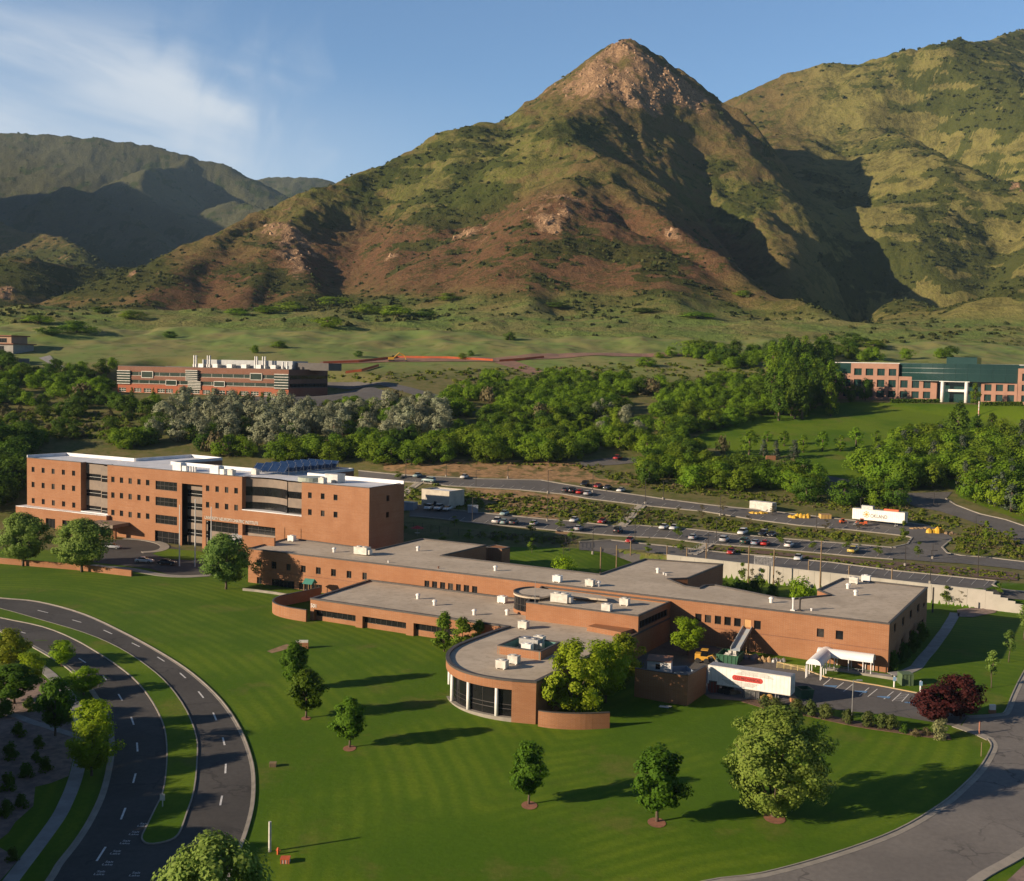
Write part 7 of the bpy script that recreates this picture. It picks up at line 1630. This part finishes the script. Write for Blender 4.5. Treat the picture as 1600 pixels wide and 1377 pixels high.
# flatbed and shed inside the yard wall
def yard():
    top = [at(x, y, 3.3) for x, y in [(992,1044),(1010,1046.5),(1040,1051),(1075,1055.5),(1104,1040)]]; m = MB()
    P_ = [A2(p) for p in top]; m2 = MB()
    for a, b in zip(P_[:-1], P_[1:]):
        d = (b-a)/np.hypot(*(b-a)); nn = np.array([-d[1], d[0]]); m.hexa([(*a, -3), (*b, -3), (*(b+nn*.35), -3), (*(a+nn*.35), -3), (*a, 3.2), (*b, 3.2), (*(b+nn*.35), 3.2), (*(a+nn*.35), 3.2)])
        m2.hexa([(*(a-nn*.04), 3.2), (*(b-nn*.04), 3.2), (*(b+nn*.39), 3.2), (*(a+nn*.39), 3.2), (*(a-nn*.04), 3.3), (*(b-nn*.04), 3.3), (*(b+nn*.39), 3.3), (*(a+nn*.39), 3.3)])
    T = Bld('yard_wall', 'dark brick yard wall with a sharp corner beside the trailer', 'wall', (*P_[3], -1)); T.part(m, 'wall', BRICK); T.part(m2, 'coping', COPE)
    A, B = at(1011,1047,1.2), at(1048,1050,1.2); A_, u, w, L = wframe(A, B); S = Bld('site_office', 'small white site office with a brown roof inside the yard wall', 'cabin', (*A_, -1)); zt = onwall(A, B, 1030, 1034)[1]; m = MB(); op = (L*.35, L*.55, zt-1.3, zt-.4); wall(m, A, B, -1, zt, [op], .1); wall(m, B, A2(B)+w*2.4, -1, zt); wall(m, A2(B)+w*2.4, A2(A)+w*2.4, -1, zt); wall(m, A2(A)+w*2.4, A, -1, zt); S.part(m, 'wall', P_BLUE if 0 else WHITE); S.window(A, B, op, .08, 2, 1)
    m = MB(); m.hexa([(*(A_-u*.1-w*.2), zt), (*(A_+u*(L+.1)-w*.2), zt), (*(A_+u*(L+.1)+w*2.6), zt), (*(A_-u*.1+w*2.6), zt), (*(A_-u*.1-w*.2), zt+.1), (*(A_+u*(L+.1)-w*.2), zt+.1), (*(A_+u*(L+.1)+w*2.6), zt+.5), (*(A_-u*.1+w*2.6), zt+.5)]); S.part(m, 'roof', M('rusty roof sheet', (.27, .13, .075), (.20, .10, .06), .8, .7))
    A, B = at(1053,1053,1.0), at(1084,1052,1.0); A_, u, w, L = wframe(A, B); S = Bld('flatbed_truck', 'dark open flatbed with pale sides inside the yard wall', 'truck', (*A_, -1)); m = MB(); m.obox(A_, u, w, 0, L, 0, 3.6, .0, .35); S.part(m, 'deck', FRAME); m = MB(); m.obox(A_, u, w, 0, L, -.08, 0, .2, 1.3); m.obox(A_, u, w, L, L+.08, 0, 3.6, .2, 1.3); m.obox(A_, u, w, 0, L, 3.6, 3.68, .2, 1.3); S.part(m, 'side_board', P_BLUE)
    for x in (.2, .8):
        for b in (.3, 3.3): m = MB(); c = A_+u*L*x+w*b; m.cyl((*(c-w*.15), -.55), (*(c+w*.15), -.55), .5, .5, 12); S.part(m, 'wheel', RUBBER)
yard()
# debris chute on timber legs
p0 = A2(at(1168,981,4.2)); a_, z_ = onwall(FA, FB, 1168, 979); A_, u_, w_, L_ = wframe(FA, FB); p0 = A_+u_*a_-w_*.1; gq = G(1148, 1032); p1 = np.array([gq[0], gq[1]]); T = Bld('debris_chute', 'sloping metal debris chute from the boarded window to the skip', 'chute', (*p1, gq[2])); m = MB(); d = p1-p0; Ld = np.hypot(*d); dn = d/Ld; nn = np.array([-dn[1], dn[0]]); zA, zB_ = z_-.5, gq[2]+1.7
for b0, b1, e0, e1 in ((-.75, .75, 0, .08), (-.85, -.75, 0, .6), (.75, .85, 0, .6)): m.hexa([(*(p0+nn*b0), zA+e0), (*(p0+nn*b1), zA+e0), (*(p1+nn*b1), zB_+e0), (*(p1+nn*b0), zB_+e0), (*(p0+nn*b0), zA+e1), (*(p0+nn*b1), zA+e1), (*(p1+nn*b1), zB_+e1), (*(p1+nn*b0), zB_+e1)])
T.part(m, 'trough', M('worn blue steel', (.33, .40, .46), (.42, .40, .36), .9, .4))
for f in (.12, .4, .7):
    q = p0+d*f; z = zA+(zB_-zA)*f; m = MB()
    for s in (-.8, .8): m.cyl((*(q+nn*s), zg(*q)-.1), (*(q+nn*s), z), .08, .08, 5)
    m.cyl((*(q-nn*.8), zg(*q)+.3), (*(q+nn*.8), z-.2), .05, .05, 5); T.part(m, 'timber_leg', TIM)
# ================================================================ white vaulted canopy walk
def canopy():
    c0 = G(1270, 1062)[:2]; nA = np.array([.459, .888]); uA = np.array([.888, -.459]); g0 = zg(*c0); L1 = 9.0; cc = c0+nA*L1; L2 = float(np.dot(A2(at(1367,1031,g0+2.4))-cc, uA)); W = 1.25; zs = g0+2.5; T = Bld('canopy_walk', 'white barrel vaulted canopy walk on white posts by the entrance', 'canopy', (*c0, g0))
    def vault(o, d, L, ext):
        n = np.array([-d[1], d[0]]); m = MB(); K = 12; vs = []; fs = []
        for e, s in enumerate((0, L)):
            for k in range(K+1): t = math.pi*k/K; vs.append((*(o+d*(s+ext[e])+n*W*math.cos(t)), zs+.95*math.sin(t)))
        for k in range(K): fs.append((k, k+1, K+2+k, K+1+k))
        fs.append(tuple(range(K+1))); m.add(vs, fs)
        for sd in (-1, 1): m.quad((*(o+d*ext[0]+n*W*sd), zs), (*(o+d*(L+ext[1])+n*W*sd), zs), (*(o+d*(L+ext[1])+n*W*sd), zs-.3), (*(o+d*ext[0]+n*W*sd), zs-.3))
        T.part(m, 'canopy_cover', M('white canvas', (.80, .80, .80), (.74, .75, .76), .5, .7))
    vault(c0, nA, L1, (0, W)); vault(cc, uA, L2, (-W, 0))
    for o, d, L, ks in ((c0, nA, L1, (.15, .9, 2.6, 4.4, 7.2)), (cc, uA, L2, (1.8, 4.2, 6.6, L2-.3))):
        n = np.array([-d[1], d[0]])
        for k in ks:
            for sd in (-1, 1): m = MB(); q = o+d*k+n*W*.96*sd; m.cyl((*q, zg(*q)-.2), (*q, zs), .09, .09, 8); T.part(m, 'post', WHITE)
    m = MB()
    for k in np.arange(0, L2, 1.2): q = cc+uA*k-nA*1.9; m.cyl((*q, g0), (*q, g0+1.0), .03, .03, 5)
    m.cyl((*(cc-nA*1.9), g0+1.0), (*(cc+uA*L2-nA*1.9), g0+1.0), .03, .03, 5); T.part(m, 'handrail', GALV)
    m = MB(); q = cc-nA*2.3; m.obox(q, uA, nA, .5, L2+4.5, 0, .3, g0-.5, g0+.5); o = m.build('ramp_wall', CONC); tag(o, 'low pale concrete ramp wall under the canopy walk', 'wall')
canopy()
# ================================================================ street furniture
def pole_thing(name, label, cat, px, py, ytop, r0, r1, mat, group=None, head=None, foot=False, hmax=None):
    g = G(px, py); h = float(atD(px, ytop, g[1])[2]-g[2]); h = min(h, hmax) if hmax else h
    T = thing(name, label, cat, g, 0, group); m = MB(); m.cyl((0, 0, -.3), (0, 0, h), r0, r1, 8); m.build('pole', mat, T)
    if foot: m = MB(); m.cyl((0, 0, -.3), (0, 0, .75), .32, .30, 10); m.build('base', CONC, T)
    if head == 'lamp':
        m = MB(); m.box(-.06, .95, -.05, .05, h-.05, h+.03); m.build('arm', mat, T); m = MB(); m.box(.55, 1.35, -.2, .2, h-.05, h+.1); m.build('lamp_head', mat, T)
    if head == 'ball': m = MB(); m.cyl((0, 0, h), (0, 0, h+.2), .12, .02, 8); m.build('finial', mat, T)
    return T
for n, (x, y, t) in zip(('left', 'tallest middle', 'right'), [(280.5,885,790),(304.8,886,781),(329.8,880,793)]): pole_thing('flagpole', 'bare white flagpole before the tall block, %s of three' % n, 'flagpole', x, y, t, .16, .09, WHITE, 'flagpoles', 'ball')
LAMPS = [(697,746,726),(743.5,762,735),(793.5,748,728),(856,771,735),(738,816,778),(926,866,822),(1008,788,748),(992,843,815),(1036,781,752),(1125,806,774),(1275.6,827,798),(1414,885,845),(1457,874,850),(1527.5,904,850),(1344,810,778),(634,746,718),(1119,846,812),(1106,862,832),(1453,913,860),(1524,838,806),(926,770,738),(855,815,772),(1459,790,766)]
for i, (x, y, t) in enumerate(LAMPS): pole_thing('lamp_post', 'slim dark lamp post on a pale round footing by the terraced car parks', 'lamp post', x, y, t, .10, .07, FRAME, 'lamp posts of the car parks', 'lamp', i % 3 != 1)
for i, (x, y, t) in enumerate([(938,896,855),(963,887,852),(985,876,845),(1042,876,853),(1073,872,856),(1103,881,849),(1168.7,914,853),(1208,918,858),(1262.5,914,876),(1281,921,845),(1326,906,884),(1393,913,888)]): pole_thing('timber_post', 'tall bare timber net post, %s from the left behind the flat roof' % ORD[i], 'post', x, y, t, .16, .15, TAN_W, 'timber net posts')
pole_thing('lamp_post', 'tall dark lamp post at the edge of the shaded yard beyond the corner', 'lamp post', 1457, 957, 918, .20, .18, FRAME); pole_thing('lamp_post', 'thin lamp post among the front car park shrubs', 'lamp post', 1331, 1122, 1063, .09, .06, GALV, None, 'lamp')
for nm, x, y, t in (('left', 1397, 1074, 1057), ('right', 1438, 1082, 1064)):
    T = pole_thing('bay_sign', 'white bay sign post with a blue plate, %s one of the pair' % nm, 'sign', x, y, t, .14, .14, WHITE, 'bay signs'); h = float(atD(x, t, G(x, y)[1])[2]-G(x, y)[2]); m = MB(); m.box(-.25, .25, -.16, -.12, h-.75, h-.05); m.build('plate', M('sign blue', (.25, .42, .62)), T)
T = crate('transformer', 'green electrical transformer on a pale pad near the corner', 'transformer', 1409, 1427, 1072, 1053, M('transformer green', (.10, .15, .075), (.085, .13, .065), 1, .6), 2.0, M('transformer green')); 
def sign_block(name, label, px0, px1, yb, yt, bm_, pm, fr):
    A, B = G(px0, yb), G(px1, yb); A_, u, w, L = wframe(A, B); z = float(A[2]); zt = max(z+.8, onwall(A, B, px0, yt)[1]); T = Bld(name, label, 'sign', (*A_, z)); m = MB(); m.obox(A_, u, w, 0, L, 0, .6, z-.2, z+(zt-z)*fr); T.part(m, 'base', bm_); m = MB(); m.obox(A_, u, w, .05, L-.05, .05, .5, z+(zt-z)*fr, zt); T.part(m, 'panel', pm); return T
sign_block('monument_sign', 'low brick monument sign with a white top on the upper lawn', 461.5, 481.5, 1014, 1001, BRICK, OFFW, .72); sign_block('monument_sign', 'white sign panel on a small brick base by the side road', 1547, 1556.5, 1115.5, 1102, BRICK, WHITE, .42); sign_block('gate_sign', 'red brick gate sign below the office lawn', 1197, 1212, 719, 712, BRICK, BRICK, .8)
sheet('worn_path', [(417,1018),(448,1007),(462,1011),(452,1014),(425,1021)], M('bare earth', (.30, .19, .10), (.22, .14, .075), .8, 1), .04, 1.5)
for i, (x, y) in enumerate([(263,523+0)]): pass
for x, y, r in [(263.5,1121,0),(265,1124,0),(546,1170,.9),(827,1259,1.0),(1026,1286,1.1),(1210,1279,1.3),(478,1123,.7)]:
    if r == 0: continue
    g = G(x, y); sheet('mulch_ring', [(g[0]+r*math.cos(t), g[1]+r*1.25*math.sin(t), 0) for t in np.linspace(0, 2*math.pi, 15)[:-1]], M('red mulch', (.30, .13, .075), (.21, .09, .055), 1.5, 1), .05, 1.2, True)
pole_thing('marker_post', 'grey marker post with a white top on the near lawn', 'post', 421.5, 1331, 1284, .17, .17, OFFW); T = pole_thing('hydrant', 'small orange hydrant on the near lawn', 'hydrant', 434.5, 1335, 1325, .16, .14, OR_); m = MB(); m.cyl((-.24, 0, .45), (.24, 0, .45), .08, .08, 8); m.cyl((0, 0, .6), (0, 0, .78), .17, .06, 8); m.build('cap', OR_, T)
crate('valve_box', 'low white and orange box near the hydrant', 'box', 438, 452, 1350, 1343, OFFW, .8, OR_); crate('utility_box', 'small tan utility box on the lawn at the road bend', 'box', 421, 431, 1199, 1193, M('tan steel', (.36, .26, .17)), .6, TAN_W)
T = pole_thing('road_sign', 'pale road sign on the grass median tip', 'sign', 254, 1262, 1240, .07, .07, OFFW); m = MB(); m.box(-.3, .3, -.1, -.05, .9, 1.7); m.build('plate', OFFW, T); pole_thing('bollard', 'reddish wooden post at the drive entrance', 'post', 1530, 1148, 1128, .12, .12, M('red stained wood', (.34, .15, .10))); pole_thing('marker_post', 'thin grey post at the lawn edge near the side road', 'post', 1533, 1182, 1160, .06, .06, TAN_W)
m = MB(); g = G(1039, 1105); m.obox(g, (.9, -.3), (.3, .9), -.9, .7, -.5, .5, g[2]+.03, g[2]+.08); m.obox(g, (.9, -.3), (.3, .9), .1, 1.0, -.2, .6, g[2]+.08, g[2]+.12); o = m.build('discarded_board', OFFW); tag(o, 'pale discarded boards lying on the shaded lawn', 'board')
# low walls
def low_wall(name, label, pts, h, t, mat, cap=None, zs=None):
    w = dens([G(*p) for p in pts], 2.5); m = MB(); strip(m, w, 0, t, h, -.2); T = Bld(name, label, 'wall', tuple(w[0])); T.part(m, 'wall', mat)
    if cap: m = MB(); strip(m, w, -.06, t+.06, .1, h-.2+.05); T.part(m, 'coping', cap)
low_wall('garden_wall', 'long low brick wall beside the front drive', [(-40,876),(0,881),(60,886),(120,891),(205,901)], 1.6, .4, BRICK); low_wall('planter_edge', 'low stone edge at the left end of the long building', [(379,923),(400,925),(430,929),(460,934)], .7, .4, CONC)
def curved_wall(label, px, z, th, mat, zb=-3):
    P_ = [A2(at(x, y, z)) for x, y in smooth_px(px, 4)]; m = MB(); c = MB()
    for a, b in zip(P_[:-1], P_[1:]):
        d = (b-a)/np.hypot(*(b-a)); nn = np.array([-d[1], d[0]])*th
        m.hexa([(*a, zb), (*b, zb), (*(b+nn), zb), (*(a+nn), zb), (*a, z-.1), (*b, z-.1), (*(b+nn), z-.1), (*(a+nn), z-.1)]); c.hexa([(*(a-nn*.12), z-.1), (*(b-nn*.12), z-.1), (*(b+nn*1.12), z-.1), (*(a+nn*1.12), z-.1), (*(a-nn*.12), z), (*(b-nn*.12), z), (*(b+nn*1.12), z), (*(a+nn*1.12), z)])
    T = Bld('curved_wall', label, 'wall', (*P_[0], zg(*P_[0])), 'curved brick walls'); T.part(m, 'wall', mat); T.part(c, 'coping', COPE)
curved_wall('curved brick wall enclosing the play yard at the low wing', [(500,917),(481,921.5),(458,926),(437,930.5),(427,935.5),(426,940),(434,944.5),(452,949),(478,953)], 2.4, .35, BRICK)
curved_wall('curved brick planter wall under the yellow green tree', [(841,1110),(860,1112.5),(885,1114),(915,1114.5),(953,1113)], .35, .35, BRICK)
g = G(484, 931); T = thing('play_house', 'green roofed play house in the walled play yard', 'play house', g, -.4); m = MB()
for x in (-.9, .9):
    for y in (-.9, .9): m.cyl((x, y, 0), (x, y, 2.8), .09, .09, 6)
m.build('post', TIM, T); m = MB(); m.hexa([(-1.2,-1.2,2.7),(1.2,-1.2,2.7),(1.2,1.2,2.7),(-1.2,1.2,2.7),(-1.2,-.05,3.7),(1.2,-.05,3.7),(1.2,.05,3.7),(-1.2,.05,3.7)]); m.build('roof', M('green play roof', (.05, .22, .17)), T); m = MB(); m.hexa([(.9,-.4,1.2),(3.2,-.4,.1),(3.2,.4,.1),(.9,.4,1.2),(.9,-.4,1.3),(3.2,-.4,.2),(3.2,.4,.2),(.9,.4,1.3)]); m.build('slide', OR_, T)
for i, (x, y) in enumerate([(615,843),(652,837)]):
    g = G(x, y); T = thing('parasol', 'red parasol on the shaded terrace, %s one' % ('nearer' if i == 0 else 'farther'), 'parasol', g, 0, 'red parasols'); m = MB(); m.cyl((0, 0, 0), (0, 0, 2.6), .04, .04, 6); m.build('pole', GALV, T); m = MB(); m.cyl((0, 0, 2.0), (0, 0, 2.7), 1.9, .05, 8); m.build('shade', M('red cloth', (.50, .03, .03)), T); m = MB(); m.cyl((0, 0, .7), (0, 0, .76), .7, .7, 12); m.build('table_top', OFFW, T)
def stairs(label, a, b, wd):
    A, B = G(*a), G(*b); d = (B-A)[:2]; L = np.hypot(*d); u = d/L; w = np.array([-u[1], u[0]]); n = max(6, int(L/.9)); m = MB()
    for k in range(n): q0 = A[:2]+u*L*k/n; z = zg(*(A[:2]+u*L*(k+.5)/n)); m.obox(q0, u, w, 0, L/n, -wd/2, wd/2, z-.4, z+.22)
    T = Bld('stairs', label, 'stairs', tuple(A), 'concrete stairs between the terraces'); T.part(m, 'steps', CONC); m = MB()
    for s in (-1, 1):
        pts = [(*(A[:2]+u*L*k/6+w*s*wd/2), zg(*(A[:2]+u*L*k/6))+1.1) for k in range(7)]; m.tube(pts, .04, 5)
        for p in pts: m.cyl((p[0], p[1], p[2]-1.2), p, .03, .03, 5)
    T.part(m, 'handrail', GALV)
stairs('pale concrete stairs down the bank left of the red cars', (1003,790), (971,823), 2.6); stairs('pale concrete stairs beside the end of the tall block', (655,755), (624,778), 2.6); stairs('pale sloping steps between the two lower terraces', (1108,851), (1082,867), 2.4)
def rail_fence(name, label, px, h, mat, gap, group=None, infill=True):
    w = dens([G(*p) for p in px], gap); m = MB(); r = MB()
    for p in w: m.cyl((p[0], p[1], p[2]-.3), (p[0], p[1], p[2]+h), .06, .06, 5)
    for a, b in zip(w[:-1], w[1:]):
        for f in ((.15, .95) if not infill else (.2, .4, .6, .8, .97)): r.cyl((a[0], a[1], a[2]+h*f), (b[0], b[1], b[2]+h*f), .035, .035, 4)
    T = Bld(name, label, 'fence', tuple(w[0]), group); T.part(m, 'post', mat); T.part(r, 'rail', mat)
rail_fence('iron_fence', 'dark iron fence round the shaded garden behind the flat roof', [(618,826),(660,829),(700,836),(750,842),(800,846),(850,849),(900,851),(900,858),(880,866)], 2.0, FRAME, 2.6); rail_fence('site_rail', 'low yellow and white site rail beside the canopy walk', [(1214,1044),(1236,1047),(1257,1050)], 1.0, M('yellow rail', (.60, .48, .20)), 1.0)
def ribbon_fence(label, px):
    w = dens([G(*p) for p in px], 4); m = MB()
    for a, b in zip(w[:-1], w[1:]): d = (b-a)[:2]/np.hypot(*(b-a)[:2]); m.hexa([(a[0], a[1], a[2]+.1), (b[0], b[1], b[2]+.1), (b[0], b[1]+.06, b[2]+.1), (a[0], a[1]+.06, a[2]+.1), (a[0], a[1], a[2]+1.3), (b[0], b[1], b[2]+1.3), (b[0], b[1]+.06, b[2]+1.3), (a[0], a[1]+.06, a[2]+1.3)])
    o = m.build('barrier_fence', M('orange mesh', (.62, .13, .04), (.48, .11, .045), .3, .8)); tag(o, label, 'fence', 'orange barrier fences')
ribbon_fence('long orange barrier fence behind the excavator', [(505,569),(560,567),(620,560),(700,561),(770,565)]); ribbon_fence('short orange barrier fence near the laboratory roof', [(540,584),(565,581),(592,573)]); ribbon_fence('orange barrier fence beyond the dirt road fork', [(780,566),(820,563),(850,560)])
def goal(px, py, wpx, hpx):
    g = G(px, py); W = wpx*g[1]/F/2; Hh = hpx*g[1]/F; T = thing('goal_net', 'white net goal frame before the lower terrace', 'goal', g, -.42); m = MB(); m.tube([(-W, 0, 0), (-W, 0, Hh), (W, 0, Hh), (W, 0, 0)], .07, 5); m.build('frame', WHITE, T); m = MB()
    for k in range(9): z = Hh*k/8; m.cyl((-W, .02, z), (W, .02, z), .015, .015, 4)
    for k in range(13): x = -W+2*W*k/12; m.cyl((x, .02, 0), (x, .02, Hh), .015, .015, 4)
    m.build('net', WHITE, T)
goal(1192, 893, 28, 16)
T = pole_thing('banner_pole', 'red and white banner pole on the office lawn', 'banner', 1529, 649, 627, .25, .22, M('red white banner', (.60, .25, .20), (.72, .66, .62), .9, .7, 0, None, .48, .52))
for i, (a, b, yy) in enumerate([(1392,1467,629.5),(1535,1597,634)]):
    n = 1500; g = np.random.RandomState(i); A, B = G(a, yy), G(b, yy); t = g.rand(n); p = A+(B-A)*t[:, None]+np.stack([g.normal(0, .3, n), g.normal(0, .5, n), g.rand(n)*1.6], 1); c = g.normal(size=(n, 3)); c /= np.linalg.norm(c, axis=1)[:, None]; q = np.cross(c, g.normal(size=(n, 3))); q /= np.linalg.norm(q, axis=1)[:, None]; e = np.cross(c, q)
    me = quads_mesh('hedge', np.stack([p-q*.3, p-e*.3, p+q*.3, p+e*.3], 1).reshape(-1, 3), [L_OAKD]); o = bpy.data.objects.new('hedge', me); COL.objects.link(o); tag(o, 'clipped dark hedge before the pink office, %s of the entrance' % ('left' if i == 0 else 'right'), 'hedge', 'hedges before the pink office')
# planting strips and the weedy banks between the terraces
sheet('planting_strip', [(1088,861),(1100,855),(1200,862),(1300,871),(1390,878),(1480,886),(1540,890),(1590,897),(1590,908),(1556,906),(1400,890),(1300,877),(1200,867),(1100,858.5)], MULCH, .16, 3)
def bank_cover():
    g = np.random.RandomState(12); polys = [([(620,760),(700,766),(880,778),(1000,796),(1240,826),(1400,842),(1400,852),(1230,838),(1000,820),(890,812),(760,800),(640,788)], 1500, .8), ([(1000,850),(1100,856),(1300,874),(1480,888),(1590,898),(1590,906),(1480,899),(1300,879),(1100,860)], 420, .6), ([(610,722),(900,730),(1000,765),(1200,785),(1330,800),(1420,810),(1420,790),(1180,772),(1030,755),(930,726)], 900, .7), ([(1490,845),(1530,815),(1600,850),(1600,876),(1552,868),(1500,864)], 420, .8), ([(1420,800),(1500,812),(1490,830),(1430,815)], 120, .8), ([(760,830),(900,842),(900,850),(820,848),(740,838)], 150, .7), ([(500,590),(760,575),(1180,565),(1190,590),(1000,595),(700,600)], 700, 1.2), ([(0,640),(240,650),(240,690),(0,680)], 700, 1.2)]
    P_ = []; S_ = []
    for pl, n, s in polys:
        xs = [p[0] for p in pl]; ys = [p[1] for p in pl]; k = 0
        while k < n:
            x, y = g.uniform(min(xs), max(xs)), g.uniform(min(ys), max(ys))
            if inpoly(np.array([x]), np.array([y]), pl)[0]: 
                if g.rand() < .5 and P_ and k % 4: q = P_[-1]+np.array([g.normal(0, 1.6), g.normal(0, 1.6), 0]); q[2] = zg(q[0], q[1]); P_.append(q)
                else: P_.append(G(x, y))
                S_.append(s*(.35+.75*g.rand()**2)); k += 1
    P_ = np.array(P_); S_ = np.array(S_); n = len(P_); m = 18
    d = g.normal(size=(n, m, 3)); d /= np.linalg.norm(d, axis=2)[..., None]; d[..., 2] = np.abs(d[..., 2]); p = P_[:, None]+d*S_[:, None, None]*np.array([1.2, 1.2, .9])*g.uniform(.5, 1, (n, m, 1))
    nn = d+g.normal(size=d.shape)*.5; nn /= np.linalg.norm(nn, axis=2)[..., None]; a = np.cross(nn, g.normal(size=nn.shape)); a /= np.linalg.norm(a, axis=2)[..., None]; b = np.cross(nn, a); q = (S_*.5)[:, None, None]
    me = quads_mesh('bank_weeds', np.stack([p-a*q, p-b*q, p+a*q, p+b*q], 2).reshape(-1, 3), [leaf_mat('weed leaves', (.115, .175, .012), (.15, .20, .018), (.20, .21, .035), .4, .05), L_OAKD, L_BRWN], np.repeat(g.choice([0, 0, 0, 0, 0, 0, 1, 2], n), m)); o = bpy.data.objects.new('bank_weeds', me); COL.objects.link(o); tag(o, 'rough green weeds and low shrubs on the banks', 'weeds', None, 'stuff')
bank_cover()
# ================================================================ the air
def haze():
    m = bpy.data.materials.new('haze'); m.use_nodes = True; nt = m.node_tree; nt.nodes.clear(); out = nt.nodes.new('ShaderNodeOutputMaterial'); v = nt.nodes.new('ShaderNodeVolumePrincipled')
    v.inputs['Color'].default_value = (.50, .74, 1.0, 1); v.inputs['Density'].default_value = 3.6e-5; v.inputs['Anisotropy'].default_value = 0.0; nt.links.new(v.outputs[0], out.inputs['Volume'])
    b = MB(); b.box(-5600, 4200, -400, 7000, -40, 1500); o = b.build('haze', m); tag(o, 'thin evening haze over the valley', 'haze', None, 'stuff')
haze()
